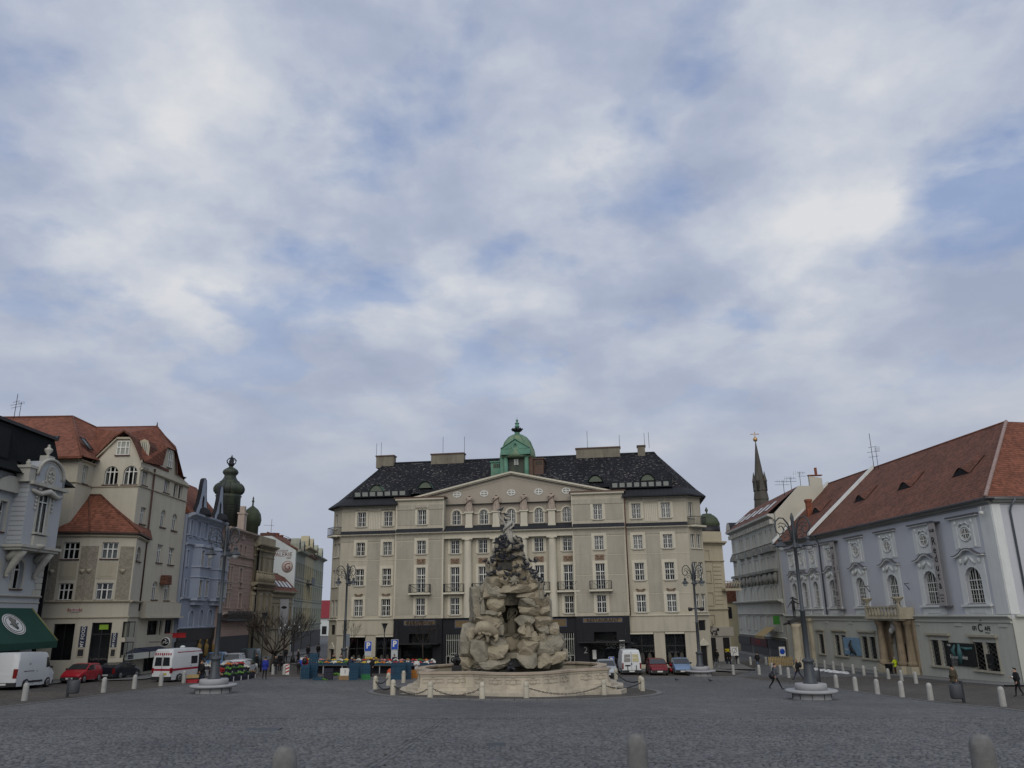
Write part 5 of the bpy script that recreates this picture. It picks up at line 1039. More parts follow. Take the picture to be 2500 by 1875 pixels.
for r, z in prof[3:18]: pass
for i in range(16): q = 2*pi*i/16; s.tube([V((TC.x+(r+.015)*cos(q), TC.y+(r+.015)*sin(q), z)) for r, z in prof[4:9]], .05, 4)
s.build('seam', OLDCOPPER, tw)
s = MB()
for k in range(7): z = prof[0][1]+.5+k*.35; s.lathe([(1.54, z), (1.57, z+.04), (1.54, z+.08)], 16, 0, (TC.x, TC.y, 0))
s.build('slate_course', BLACK, tw)
T2 = py_(613, 1290, 105.5); s = MB(); s.lathe([(r*.85, T2.z+(z-T2.z)*.85) for r, z in [(1.1, T2.z-1.2), (1.1, T2.z+.3), (1.35, T2.z+.5), (1.5, T2.z+1.3), (1.35, T2.z+2.2), (.9, T2.z+2.9), (.4, T2.z+3.3), (.15, T2.z+3.5), (.12, T2.z+4.0), (.22, T2.z+4.2), (.1, T2.z+4.45), (.15, T2.z+4.6), (.02, T2.z+5.0)]], 12, 0, (T2.x, T2.y, 0)); s.build('small_dome', mat('mossy_copper', (.05, .066, .036), .6, .35, .8, streak=.6, dirt=(.03, .035, .03)), ph)
s = MB(); q = py_(593, 1250, 100.5); s.box(q.x-.4, q.x+.4, q.y-.5, q.y+.5, 9.5, q.z-.3); s.box(q.x-.5, q.x+.5, q.y-.6, q.y+.6, q.z-.3, q.z-.1); s.box(q.x-.3, q.x+.3, q.y-.3, q.y+.3, q.z-.1, q.z+.7); s.build('attic_pier', PKT, ph)
# --- stone house with carved front
ST1 = mat('ochre_stone', (.33, .285, .20), .9, .2, .7, bump=.4, bsc=18, streak=.5, dirt=(.12, .105, .085))
st = thing('carved_house', 'weathered ochre house with carved cornice between pink house and red roof', 'house', (-37, 109, g(-37, 109)), world=True)
SA, SB, SCc = (-37.2, 107.2), (-34.0, 105.3), (-33.9, 113.4)
F1_, F2_ = F(SA, p1=SB), F(SB, p1=SCc)
ws1 = [(.9, 1.6, 0.5, 3.6, 0), (2.2, 2.9, .5, 3.6, 0)]; ws2 = [(1.2, 2.2, .2, 3.2, 1), (3.6, 4.6, .2, 3.2, 1), (6.0, 7.0, .2, 3.2, 1), (1.2, 2.2, 5.2, 7.8, 0), (3.6, 4.6, 5.2, 7.8, 0), (6, 7, 5.2, 7.8, 0)]
sst = dict(vb=(.5,), hb=(.3,), surr=.18, sm=ST1, smat=ST1, curt=.2)
fac(st, F1_, 0, F1_.len, zg, 9.4, [(*w[:5], sst) for w in ws1[:0]], ST1); fac(st, F2_, 0, F2_.len, zg, 9.4, [(*w[:5], sst) for w in ws2], ST1)
bodybox(st, [SA, SB, SCc, (-46, 113.4), (-46, 107)], zg, 9.5, ST1)
for fc in (F1_, F2_):
    sect(st, fc, [(0, fc.len, 9.0, BIG, 0), (0, fc.len, 7.9, SMALL, 0), (0, fc.len, 4.0, BIG, 0), (0, fc.len, 3.2, SMALL, 0), (0, fc.len, -1.0, BAND, 0)], ST1); s = MB(); n = int(fc.len/.5)
    for k in range(n):
        for z in (8.75, 3.75): s.ball((0, 0, 0), (.15, .2, .2), 6, 0, lambda a, b, c, k=k, z=z: fc.T(.25+k*fc.len/n+a, .15+b, z+c))
    s.build('carved_frieze', ST1, st, kind='stuff')
    for u in ([.35, 1.9, fc.len-.35] if fc is F1_ else [.3, 2.9, 5.3, 7.7]):
        s = MB(); fc.box(s, u-.3, u+.3, 0, .22, -.8, 2.9); fc.box(s, u-.38, u+.38, 0, .3, 2.9, 3.2); fc.box(s, u-.38, u+.38, 0, .3, -1, -.8); s.build('pilaster', ST1, st)
s = MB(); F2_.box(s, 0, F2_.len, -.4, .1, 9.5, 10.6); F1_.box(s, 0, F1_.len, -.4, .1, 9.5, 10.6); s.build('attic', ST1, st)
s = MB(); rr_ = random.Random(4)
for k in range(10): u = .5+k*.75; s.tube([F2_.T(u, .3, 4.6), F2_.T(u+.1, .35, 5.2), F2_.T(u-.05, .3, 5.7)], [.25, .28, .15], 6); s.ball((0, 0, 0), .17, 6, 0, lambda a, b, c, u=u: F2_.T(u+a, .3+b, 5.85+c))
s.build('carved_figures', ST1, st, kind='stuff')
s = MB(); q = F1_.T(.8, .3, 1.2); s.lathe([(.0, .0), (.25, .04), (.42, .14)], 12, 0, T=lambda a, b, c: q+V((a, -c, b))); s.tube([q, q+V((0, .3, -.2))], .03, 4); s.build('satellite_dish', WSIGN, st)
# --- low house with red mansard and skylights
lo = thing('low_house', 'low ochre house under a red mansard roof with skylights', 'house', (-36, 118.5, g(-36, 118)), world=True)
FLo = F((-34.2, 113.5), p1=(-33.65, 123.6)); zL = FLo.px(690, 1444)[1]
wlo = [(*FLo.rect(520+x0/6.914, 520+x1/6.914, 1320+1035/6.914, 1320+1255/6.914), 0, sst) for x0, x1 in ((985, 1020), (1060, 1095), (1180, 1215))]
wlo = [(.9, 1.9, -1.2, 1.6, 0, sst), (3.4, 4.4, -1.2, 1.6, 0, sst), (5.9, 6.9, -1.2, 1.6, 0, sst), (8.3, 9.3, -1.2, 1.6, 0, sst)]
fac(lo, FLo, 0, FLo.len, zg, zL, wlo, ST1); bodybox(lo, [(-34.3, 113.6), (-33.75, 123.5), (-46, 123.5), (-46, 113.6)], zg, zL, ST1)
sect(lo, FLo, [(0, FLo.len, zL-.5, BIG, 0), (0, FLo.len, 2.0, SMALL, 0), (0, FLo.len, -1.6, BAND, 0)], ST1)
s = MB()
for k in range(18): u = .3+k*.55; FLo.box(s, u, u+.25, .0, .35, zL-.85, zL-.5)
s.build('bracket_row', ST1, lo, kind='stuff')
s = MB(); z1 = zL+2.2; s.face([FLo.T(-.1, .7, zL), FLo.T(FLo.len+.3, .7, zL), FLo.T(FLo.len-.9, -1.2, z1), FLo.T(-.1, -1.2, z1)]); s.face([FLo.T(-.1, -1.2, z1), FLo.T(FLo.len-.9, -1.2, z1), FLo.T(FLo.len-2.6, -5, z1+2), FLo.T(-.1, -5, z1+2)]); s.face([FLo.T(FLo.len+.3, .7, zL), FLo.T(FLo.len+.3, -10, zL), FLo.T(FLo.len-.9, -10, z1), FLo.T(FLo.len-.9, -1.2, z1)]); s.face([FLo.T(FLo.len-.9, -1.2, z1), FLo.T(FLo.len-.9, -10, z1), FLo.T(FLo.len-2.6, -5, z1+2)]); rl2 = s.build('roof', ROOFDARK, lo)
for row, (d0, z0, d1, z1_) in enumerate(((.3, zL+.55, -.45, zL+1.4), (-1.9, z1+.45, -3.0, z1+1.0))):
    for k in range(5):
        u = 1.0+k*1.6; s = MB(); s.hexa([FLo.T(u, d0, z0), FLo.T(u+.75, d0, z0), FLo.T(u+.75, d1, z1_), FLo.T(u, d1, z1_), FLo.T(u, d0+.06, z0+.08), FLo.T(u+.75, d0+.06, z0+.08), FLo.T(u+.75, d1+.06, z1_+.08), FLo.T(u, d1+.06, z1_+.08)]); s.build('skylight', mat('sky_pane', (.4, .42, .43), .15, .05, spec=.6), rl2)
q = FLo.px(685, 1492, 1.0); s = MB(); FLo.box(s, q[0]-.06, q[0]+.06, .9, 2.1, q[1]-3.2, q[1]+1.6); fl = s.build('eye_banner', mat('grey_banner', (.32, .33, .36), .8), lo); s = MB()
for sg in (-.07,): s.ball((0, 0, 0), (.02, .42, .2), 10, 0, lambda a, b, c: FLo.T(q[0]-.07+a, 1.5+b, q[1]+.5+c))
s.build('eye_print', BLACK, fl)
# --- white gable of the gallery and its street front
WG = mat('pale_blue_plaster', (.52, .555, .55), .92, .05, .25, streak=.2, dirt=(.32, .36, .37))
ga = thing('gallery_building', 'pale blue blank gable painted GALERIE above the low red roof', 'building', (-38, 128, g(-38, 128)), world=True)
GX, GY = px_(722, 1345, 0.01).x, 124.0
gr = py_(722.5, 1343, GY); gl = py_(652, 1300, GY); gb_ = py_(560, 1300, GY); xr = gr.x
s = MB(); zt = gl.z; pl = [(xr, zg), (xr, gr.z), (gl.x, gl.z), (gl.x-6, gl.z-1.5), (gl.x-12, gr.z), (gl.x-12, zg)]
s.prism(pl, GY, GY+.4, 0); s.build('gable_wall', WG, ga)
s = MB(); s.hexa([(xr+.2, GY-.1, gr.z), (gl.x, GY-.1, gl.z), (gl.x, GY+24, gl.z), (xr+.2-2.4, GY+24, gr.z), (xr+.2, GY-.1, gr.z+.15), (gl.x, GY-.1, gl.z+.15), (gl.x, GY+24, gl.z+.15), (xr-2.2, GY+24, gr.z+.15)]); rg_ = s.build('roof', ROOFDARK, ga)
for k, (px, pyy) in enumerate(((672, 1304), (682, 1309), (697, 1318), (710, 1322), (722, 1330))):
    q = py_(px, pyy, GY+2+4*k); s = MB(); s.box(q.x-.5, q.x+.5, q.y-.4, q.y+.4, q.z-1.6, q.z); s.box(q.x-.58, q.x+.58, q.y-.48, q.y+.48, q.z, q.z+.15); s.build('chimney', BRICK if k in (0, 1, 4) else WG, rg_)
RLET = mat('brown_letter', (.16, .06, .05), .8); FG = F((-50, GY), 0.)
def gtext(px, pyy, t, size, sx=1.): q = py_(px, pyy, GY-.02); return text(t, size, FG.tmtx(q.x+50, .02, q.z), RLET, ga, ext=.01, sx=sx)
gtext(686, 1345, 'OBCHODNÍ', .36, 1.1); gtext(688, 1354, 'GALERIE', .86, 1.0); gtext(704, 1362.5, '1984', .4)
q = py_(701.5, 1383.5, GY); s = MB(); s.lathe([(.82, 0), (.82, .02)], 28, 0, T=lambda a, b, c: V((q.x+a, GY-.01-c, q.z+b*1.05))); ds = s.build('disc', mat('pale_pink_disc', (.42, .36, .33), .9, .04), ga); s = MB(); s.tube([V((q.x+0.82*cos(2*pi*k/28), GY-.03, q.z+0.86*sin(2*pi*k/28))) for k in range(29)], .03, 4); s.build('disc_rim', RLET, ds); text('G', 1.4, FG.tmtx(q.x+50, .045, q.z), RLET, ga, ext=.01)
s = MB(); q = py_(655, 1303, 121.); s.box(q.x-1.1, q.x+1.1, q.y-.4, q.y+.4, q.z-.3, q.z+.1); s.tube([V((q.x+.4, q.y, q.z)), V((q.x+.4, q.y, q.z+2.2))], .03, 4); s.tube([V((q.x-.8, q.y, q.z+1.3)), V((q.x+.8, q.y, q.z+1.2))], .02, 4); s.build('roof_aerial', mat('red_brown_pipe', (.09, .035, .025)), ga)
# street fronts that run away beyond the gallery
pg = V((xr-.05, GY+.45, 0)); dr = radians(96.2); FGs = F((pg.x, pg.y), dr)
mats_ = [mat('greenish_plaster', (.27, .28, .23), .9, .1, .4, streak=.5, dirt=(.14, .14, .12)), mat('yellow_plaster', (.40, .36, .24), .9, .08, .4, streak=.35), mat('sage_plaster', (.31, .325, .26), .9, .08, .4, streak=.35)]
lab = ['grey green ornate street front directly behind the pale blue gable', 'yellowish ornate street front with dark roof balcony', 'sage green street front furthest down the narrow street']
u = 0.
for k, (w, h) in enumerate(((9.5, 9.9), (10.5, 11.2), (14, 10.6))):
    hb_ = thing('street_house', lab[k], 'house', tuple(FGs.T(u+w/2, -4, g(-34, 120))), group='house fronts of the narrow street', world=True); ws = []
    for j in range(4 if k < 2 else 5):
        for z in (-.6, 3.0, 6.2): ws.append((u+.9+j*w/(4 if k < 2 else 5), u+1.9+j*w/(4 if k < 2 else 5), z, z+2.1, 0, dict(vb=(.5,), hb=(.3,), surr=.14, sm=mats_[k], smat=mats_[k], curt=.2)))
    ht = zt if False else h
    fac(hb_, FGs, u, u+w, zg, ht, ws, mats_[k], deep=.25); sect(hb_, FGs, [(u, u+w, ht-.3, BIG, 0), (u, u+w, 5.5, SMALL, 0), (u, u+w, -1.2, BAND, 0), (u, u+w, 2.5, SMALL, 0)], mats_[k]); a_, b_ = FGs.T(u, -.1, 0), FGs.T(u+w, -.1, 0)
    bodybox(hb_, [a_, b_, FGs.T(u+w, -9, 0), FGs.T(u, -9, 0)], zg, ht, mats_[k]); s = MB(); FGs.box(s, u+.5, u+w-.5, .01, .12, zg, -2.2); s.build('shopfront', mat('dark_fascia', (.03, .028, .028)), hb_)
    s = MB(); s.face([FGs.T(u, .3, ht+.2), FGs.T(u+w, .3, ht+.2), FGs.T(u+w, -4, ht+2.2), FGs.T(u, -4, ht+2.2)]);  s.build('roof', TINROOF, hb_)
    for j in (1, 3):
        uq = u+w*j/4; s = MB(); s.prism([(uq-.9, ht+.1), (uq+.9, ht+.1), (uq+.8, ht+1.3), (uq+.45, ht+2.0), (uq, ht+2.2), (uq-.45, ht+2.0), (uq-.8, ht+1.3)], -1.2, .15, 0, FGs.T); dm = s.build('dormer', mats_[k], hb_); s = MB(); FGs.box(s, uq-.35, uq+.35, .15, .18, ht+.5, ht+1.6); s.build('window', DARK, dm)
    if k == 1:
        s = MB(); FGs.box(s, u+3, u+6.5, 0, .9, 5.3, 5.5); FGs.box(s, u+3, u+6.5, .85, .92, 5.5, 6.5); s.build('balcony', IRON, hb_)
    u += w
s = MB()
far = thing('far_house', 'pale far house with red roof at the end of the narrow street', 'house', (-34, 215, g(-34, 200)), world=True)
q0, q1 = py_(760, 1500, 215), py_(830, 1425, 215); bodybox(far, [(q0.x, 215), (q1.x, 215), (q1.x, 230), (q0.x, 230)], -7, q0.z-1, WG, 'wall'); s.prism([(q0.x-1, q0.z-1), (q1.x+1, q0.z-1), (q1.x+1, q0.z+3.5), (q0.x-1, q0.z+3.5)], 214.5, 231); s.build('roof', mat('red_tin_roof', (.26, .035, .05), .6), far); s = MB()
for k in range(4): s.box(q0.x+1+k*2, q0.x+2.2+k*2, 214.9, 215.02, q0.z-5, q0.z-3)
s.build('window', DARK, far, kind='stuff')
pavement('left_pavement', [V((*p, 0)) for p in ((-34.2, 113.5), (-34.0, 105.3), (-34.2, 94.4), T_, S_, R_, M_, (-46, 68.8))], -2.6) if False else None
ribbon('left_pavement', [V((-33.4, 124, 0)), V((-34.0, 105, 0)), V((-34.5, 88, 0)), V((-33.5, 71.2, 0)), V((-38, 69.4, 0)), V((-38.2, 45, 0))], [V((-30.0, 124, 0)), V((-30.8, 104, 0)), V((-31.6, 88, 0)), V((-31.2, 70, 0)), V((-35.2, 66, 0)), V((-34.8, 45, 0))], PAVE, .09, 2)
# ---------------------------------------------------------------- theatre on the right side
LV = mat('lavender_plaster', (.46, .475, .51), .92, .06, .3, bump=.1, streak=.15, dirt=(.27, .28, .33)); LVW = mat('pale_grey_stucco', (.60, .62, .605), .9, .06, .8, streak=.3, dirt=(.3, .31, .3)); LVG = mat('cream_ground_floor', (.42, .43, .385), .92, .06, .3, streak=.3, dirt=(.31, .3, .26)); LVB = mat('grey_lead_cover', (.10, .10, .11), .7, .2, 2.)
_p = gp(2480, 1671); RD = F((41.584, 70.18), radians(-85.5)); UA, UB = -45.6, .95; zg = -8.2
th = thing('theatre', 'lavender theatre with white window surrounds and long weathered red tiled roof', 'building', tuple(RD.T(-20, -8, g(45, 90))), world=True)
UW = [-3.1, -9.75, -16.65, -23.5, -30.2, -35.0, -38.4, -41.5]; wdt = [2.3, 2.25, 2.15, 2.1, 2.1, 1.65, 1.65, 1.65]
opn = []
for k, (u, w) in enumerate(zip(UW, wdt)): opn.append((u-w/2, u+w/2, .36, 3.55, 1)); 
zt, zm = 9.2, -.85
s = MB(); wall(s, RD, UA, UB, zm, zt, opn+[(u-w*.29, u+w*.29, 5.95, 7.08, 0) for u, w in zip(UW, wdt)], 0, .3)
gfo = [(-4.8, -3.3, -5.3, -2.95, 0), (-3.0, -1.5, -5.3, -2.95, 0), (-11.35, -9.9, -5.3, -2.95, 0), (-9.6, -8.25, -5.3, -2.95, 0), (-25.0, -23.55, -5.3, -2.95, 0), (-23.25, -21.8, -5.3, -2.95, 0), (-31.6, -30.2, -5.3, -2.95, 0), (-29.9, -28.6, -5.3, -2.95, 0), (-36.0, -34.5, -5.3, -2.95, 0), (-42.0, -40.9, -5.2, -2.9, 0), (-18.1, -15.5, zg, -2.2, 1), (-40.0, -38.1, zg, -2.15, 1)]
wall(s, RD, UA, UB, zg, zm, gfo, .04, .3, m=2)
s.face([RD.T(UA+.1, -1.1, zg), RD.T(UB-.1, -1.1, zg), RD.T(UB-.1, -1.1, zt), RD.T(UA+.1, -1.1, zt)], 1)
FF = F(RD.T(UB, 0, 0), radians(4.5)); FF.box(s, .02, 1.5, -.5, 0., zm, zt, 0); FF.box(s, 1.5, 16, -12, 0., zm, zt, 0); FF.box(s, .02, 1.5, -.5, .04, zg, zm-.002, 2); FF.box(s, 1.5, 16, -12, .04, zg, zm-.002, 2)
s.face([RD.T(UA, 0, zg), RD.T(UA, -16, zg), RD.T(UA, -16, zt), RD.T(UA, 0, zt)], 0); s.face([RD.T(UA, -16, zg), RD.T(UB, -16, zg), RD.T(UB, -16, zt), RD.T(UA, -16, zt)], 0)
s.build('wall', [LV, DARK, LVG], th)
for k, (u, w) in enumerate(zip(UW, wdt)):
    window(RD, th, u-w/2, u+w/2, .36, 3.55, 1, vb=(.5,), hb=(.36, .62), tv=(.17, .33, .67, .83), thin=(.5, .75, .87), deep=.28, curt=.95, sm=LVW, smat=LVB, surr=.0, fw=.09)
    window(RD, th, u-w*.29, u+w*.29, 5.95, 7.08, 0, vb=(.5,), hb=(.5,), tv=(.28, .72), d=.05, deep=.0, oval=True, sill=False, curt=0, fw=.1, name='oval_window')
    s = MB(); e = w*.82
    for a_, b_ in ((u-e, u-w/2), (u+w/2, u+e)): RD.box(s, a_, b_, .0, .07, .3, 4.6)
    s.prism([(u-w/2, 3.55), (u-w/2, 4.6), (u+w/2, 4.6), (u+w/2, 3.55)]+[(p, q) for p, q in arcpts(u-w/2, u+w/2, .36, 3.55, 1)][::-1], .0, .07, 0, RD.T)
    RD.box(s, u-e*.96, u-w*.30, .0, .045, 5.2, 7.95); RD.box(s, u+w*.30, u+e*.96, .0, .045, 5.2, 7.95); RD.box(s, u-w*.30, u+w*.30, .0, .045, 5.2, 5.9); RD.box(s, u-w*.30, u+w*.30, .0, .045, 7.15, 7.95)
    s.tube([RD.T(u+w*.34*cos(t), .06, 6.515+.66*sin(t)) for t in [2*pi*i/16 for i in range(17)]], .07, 5)
    for sg in (-1, 1):
        RD.box(s, u+sg*e*.62-.1, u+sg*e*.62+.1, .045, .14, 5.3, 7.7); s.ball((0, 0, 0), (.2, .12, .25), 6, 0, lambda a, b, c: RD.T(u+sg*e*.62+a, .12+b, 7.55+c)); s.ball((0, 0, 0), (.22, .14, .3), 6, 0, lambda a, b, c: RD.T(u+sg*e*.7+a, .12+b, 4.1+c))
        s.tube([RD.T(u+sg*.15, .12, 4.4), RD.T(u+sg*.5, .16, 4.15), RD.T(u+sg*.75, .12, 3.8)], [.13, .16, .08], 6)
        s.tube([RD.T(u+sg*.1, .1, 7.4), RD.T(u+sg*.4, .13, 7.5), RD.T(u+sg*.7, .1, 7.2)], [.08, .1, .05], 5)
    RD.box(s, u-e, u+e, .0, .1, -.6, .1); RD.box(s, u-e*.6, u+e*.6, .1, .14, -.45, -.05); RD.box(s, u-e-.15, u+e+.15, .0, .3, .1, .3)
    s.build('window_surround', LVW, th)
    s = MB(); hp = [(-1.0, 0), (-.75, .02), (-.5, .2), (-.25, .5), (0, .6), (.25, .5), (.5, .2), (.75, .02), (1., 0)]; ew = e*1.12
    pl = [(u+p*ew, 4.6+q) for p, q in hp]+[(u+p*ew, 4.45+q) for p, q in hp[::-1]]; s.prism(pl, .0, .36, 0, RD.T); s.prism([(p, q+.04) for p, q in [(u+p*ew*1.03, 4.6+q) for p, q in hp]+[(u+p*ew*1.03, 4.56+q) for p, q in hp[::-1]]], .0, .42, 1, RD.T)
    s.build('hood', [LVW, LVB], th); s = MB(); RD.box(s, u-ew, u+ew, .0, .3, 7.95, 8.08); RD.box(s, u-ew*1.04, u+ew*1.04, .0, .4, 8.08, 8.2, 1); s.build('top_cornice', [LVW, LVB], th)
sect(th, RD, [(UA, UB, zm-.1, [(.1, 0), (.14, .1), (.3, .16), (.32, .26), (.1, .34)], 0), (UA, UB, zm-.45, SMALL, .04)], LVG, 'string_course'); sect(th, FF, [(0.35, 16, zm-.1, [(.1, 0), (.14, .1), (.3, .16), (.32, .26), (.1, .34)], 0)], LVG, 'string_course')
for fc, a_, b_ in ((RD, UA, UB), (FF, .06, 16)): sect(th, fc, [(a_, b_, 8.65, [(.06, 0), (.1, .12), (.3, .2), (.34, .3), (.6, .42), (.62, .56), (.3, .6)], 0)], mat('grey_cornice', (.24, .245, .235), .9, .12, 1., streak=.4), 'cornice')
s = MB(); RD.box(s, -.75, UB-.01, .002, .06, zm+.3, 8.65); FF.box(s, .0, .8, .002, .06, zm+.3, 8.65); s.build('corner_strip', LVW, th)
IRG = mat('window_lattice', (.10, .10, .095), .6, .2)
for a_, b_, z0, z1, k in gfo:
    if k: continue
    s = MB(); s.face([RD.T(a_, -.25, z0), RD.T(b_, -.25, z0), RD.T(b_, -.25, z1), RD.T(a_, -.25, z1)]); wo_ = s.build('window', GLASS, th); s = MB(); n = 6
    for i in range(n):
        z = z0+(z1-z0)*i/n; h = (z1-z0)/n
        s.tube([RD.T(a_, -.06, z), RD.T((a_+b_)/2, -.06, z+h), RD.T(b_, -.06, z)], .022, 4); s.tube([RD.T(a_, -.06, z+h), RD.T((a_+b_)/2, -.06, z), RD.T(b_, -.06, z+h)], .022, 4)
    s.build('lattice', IRG, wo_)
for a_, b_ in ((-4.8, -1.5), (-11.35, -8.25), (-25, -21.8), (-31.6, -28.6), (-36, -34.5), (-42, -40.9)):
    s = MB(); RD.box(s, a_-.4, b_+.35, .04, .32, -2.5, -2.3); RD.box(s, a_-.25, b_+.2, .04, .16, -2.62, -2.5); RD.box(s, a_-.3, b_+.3, .04, .28, -5.45, -5.3)
    RD.box(s, a_-.18, a_-.01, .04, .1, -5.3, -2.62); RD.box(s, b_+.01, b_+.18, .04, .1, -5.3, -2.62)
    if b_-a_ > 2.5: c = (a_+b_)/2; RD.box(s, c-.14, c+.14, .04, .1, -5.3, -2.95)
    s.build('window_moulding', mat('ochre_trim', (.36, .335, .26), .9, .1, 1., streak=.3), th)
for k, u in enumerate((-.2, -6.4, -13.2, -27.0, -33.2)): s = MB(); RD.box(s, u-.55, u+.55, .04, .12, -1.62, -1.35); RD.box(s, u-.5, u+.5, .04, .055, zg, -1.62); s.build('lesene', LVG, th)
# roof
zr, dR = 17.1, -8.4; P = lambda u, d, z: RD.T(u, d, z)
ridge0 = RD.px(2035, 1175, dR); rA = RD.px(2457, 1031, dR); zr = (ridge0[1]+rA[1])/2; ua = rA[0]; ufw = RD.px(2130, 1130, dR)[0]; ub = ridge0[0]
eo = .75; ze = 9.25
s = MB(); k1 = [P(UA, eo, ze), P(UB+.6, eo, ze), P(ua, dR, zr), P(UA, dR, zr)]; s.face(k1)
fe = FF.T(16, .75, ze); s.face([P(UB+.6, eo, ze), fe, V((fe.x, fe.y+9, zr)), P(ua, dR, zr)], 1); s.face([P(UA, dR, zr), P(ua, dR, zr), P(ua, -16.5, ze), P(UA, -16.5, ze)]); s.face([P(UA, eo, ze), P(UA, dR, zr), P(UA, -16.5, ze)], 2)
for p, q in ((k1[0], k1[1]), (k1[1], fe)): s.face([p, q, q-V((0, 0, .14)), p-V((0, 0, .14))], 2)
s.face([k1[0]-V((0, 0, .14)), k1[1]-V((0, 0, .14)), P(UB-.2, -.1, ze-.14), P(UA, -.1, ze-.14)], 2)
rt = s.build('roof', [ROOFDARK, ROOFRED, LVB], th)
s = MB(); s.tube([k1[2], k1[3]], .12, 6); s.build('ridge_tiles', ROOFDARK, rt)
HT_ = mat('pale_hip_tile', (.30, .22, .2), .9, .2, 3.); s = MB(); a_, b_ = k1[1], k1[2]; n = 34
for k in range(n): p = a_.lerp(b_, (k+.05)/n); q = a_.lerp(b_, (k+.95)/n); s.tube([p+V((0, 0, .02)), q+V((0, 0, .08))], [.2, .15], 6)
s.build('hip_tiles', HT_, rt, kind='stuff')
for (u0, uz) in ((RD.px(1977, 1296, .6)[0], ufw), (UA+.25, UA+.25)):
    s = MB(); A = P(u0, .9, ze+.0); B = P(uz if uz != u0 else u0, dR, zr); t = RD.u*.32; n = V((0, 0, .38)); s.hexa([A-t, A+t, B+t, B-t, A-t+n, A+t+n, B+t+n, B-t+n]); s.build('fire_wall', LVW, rt)
for px, pyy in ((2098, 1224), (2207, 1194), (2345, 1161), (1992, 1253)):
    r = ray(px, pyy); nrm = (k1[1]-k1[0]).cross(k1[3]-k1[0]).normalized(); t = k1[0].dot(nrm)/r.dot(nrm); q = r*t; q = q-RD.p; u, d, z = q.dot(RD.u), q.dot(RD.n), q.z
    sl_ = (zr-ze)/(dR-eo); s = MB(); n = 10; vs = []; w = 1.5
    for j, (back, sc2) in enumerate(((0, 1.), (-1.9, .05))):
        for i in range(n+1): t = i/n*2-1; vs.append(RD.T(u+t*w, d+.05+back, z+.05+back*sl_+(cos(t*pi)+1)*.36*sc2+(.06 if j else 0)))
    s.shared(vs, [(i, i+1, n+2+i, n+1+i) for i in range(n)]); ey = s.build('eyebrow_dormer', ROOFDARK, rt); s = MB(); s.face([RD.T(u+(i/n*2-1)*w*.9, d+.0, z+.0+(cos((i/n*2-1)*pi)+1)*.33) for i in range(n+1)]); s.build('opening', DARK, ey)
s = MB(); q_ = RD.px(1976, 1250, -3.0); q = P(q_[0], -3.0, 0); s.box(q.x-.33, q.x+.33, q.y-.33, q.y+.33, q_[1]-1.5, q_[1]+1.4); s.box(q.x-.42, q.x+.42, q.y-.42, q.y+.42, q_[1]+1.4, q_[1]+1.75); s.build('chimney', BRICK, rt)
for fc, u in ((RD, -32.6), (FF, 1.9)):
    s = MB(); s.tube([fc.T(u, .7, 9.1), fc.T(u, .35, 8.6), fc.T(u, .12, 8.2), fc.T(u, .12, zm+.3)] if fc is RD else [fc.T(u, .7, 9.1), fc.T(u-.3, .3, 8.4), fc.T(u-.3, .12, 8.0), fc.T(u-.3, .12, -6)], .09, 6); s.build('downpipe', mat('grey_zinc_pipe', (.10, .115, .13), .5, .1, metal=.3), th)
s = MB(); q = RD.T(.2, .45, 8.2); s.ball(tuple(q-V((0, 0, .2))), .2, 8); s.tube([q, q+V((0, 0, .3)), RD.T(.2, .0, 8.5)], .05, 5); s.build('security_camera', WSIGN, th)
# banners, posters, lettering
BAN = mat('taupe_banner', (.30, .28, .27), .85, .05)
for u0, u1, z0, z1, small, word in ((-8.35, -6.2, .25, 7.95, 'NdB', 'Reduta'), (-29.0, -27.35, .1, 8.0, 'NdB', 'divadlo')):
    u0, u1 = (u0+u1)/2-.52, (u0+u1)/2+.52; s = MB(); RD.box(s, u0, u1, .55, .61, z0, z1); s.box(u0-.1, u1+.1, .05, .65, z1, z1+.1, 1, RD.T); s.box(u0-.1, u1+.1, .05, .65, z0-.12, z0-.02, 1, RD.T); bn = s.build('banner', [BAN, LVB], th); c = (u0+u1)/2
    text(small, .42, RD.tmtx(c, .62, z1-.75), BLACK, bn, bold=.01, ext=.004); n = len(word)
    for i, chr_ in enumerate(word): text(chr_, 1.02, RD.tmtx(c, .62, z1-1.75-i*(z1-z0-3.6)/(n-1)), BLACK, bn, bold=.02, ext=.004)
    for i, t in enumerate(('činohra', 'opera', 'balet')): text(t, .22, RD.tmtx(c, .62, z0+.95-i*.28), BLACK, bn, ext=.004)
PB = mat('black_poster', (.012, .014, .016), .4, .2, 3.); TQ = mat('teal_print', (.05, .12, .125), .5, .4, 2.); PBL = mat('sky_blue_poster', (.16, .27, .38), .5, .25, 1.5)
s = MB(); RD.box(s, -8.55, -4.4, .12, .2, -5.1, -3.1); po = s.build('poster', PB, th)
s = MB(); s.tube([RD.T(-7.2, .21, -3.3), RD.T(-7.6, .21, -3.8), RD.T(-7.3, .21, -4.3)], [.12, .25, .1], 4); s.tube([RD.T(-6.6, .21, -3.2), RD.T(-6.5, .21, -4.0), RD.T(-6.7, .21, -4.9)], [.12, .3, .18], 4); s.tube([RD.T(-6.3, .21, -3.5), RD.T(-5.5, .21, -3.6), RD.T(-4.7, .21, -3.5)], [.1, .16, .08], 4); s.build('poster_print', TQ, po); text('Kámen a bolest', .52, RD.tmtx(-6.85, .21, -4.35), WHITE, po, ext=.004, sx=.8); text('NdB', .26, RD.tmtx(-8.1, .21, -3.35), WHITE, po, ext=.004)
for k in range(4): text('hudební drama', .15, RD.tmtx(-7.6, .21, -4.62-.13*k), MT['grey_letter'], po, ext=.003)
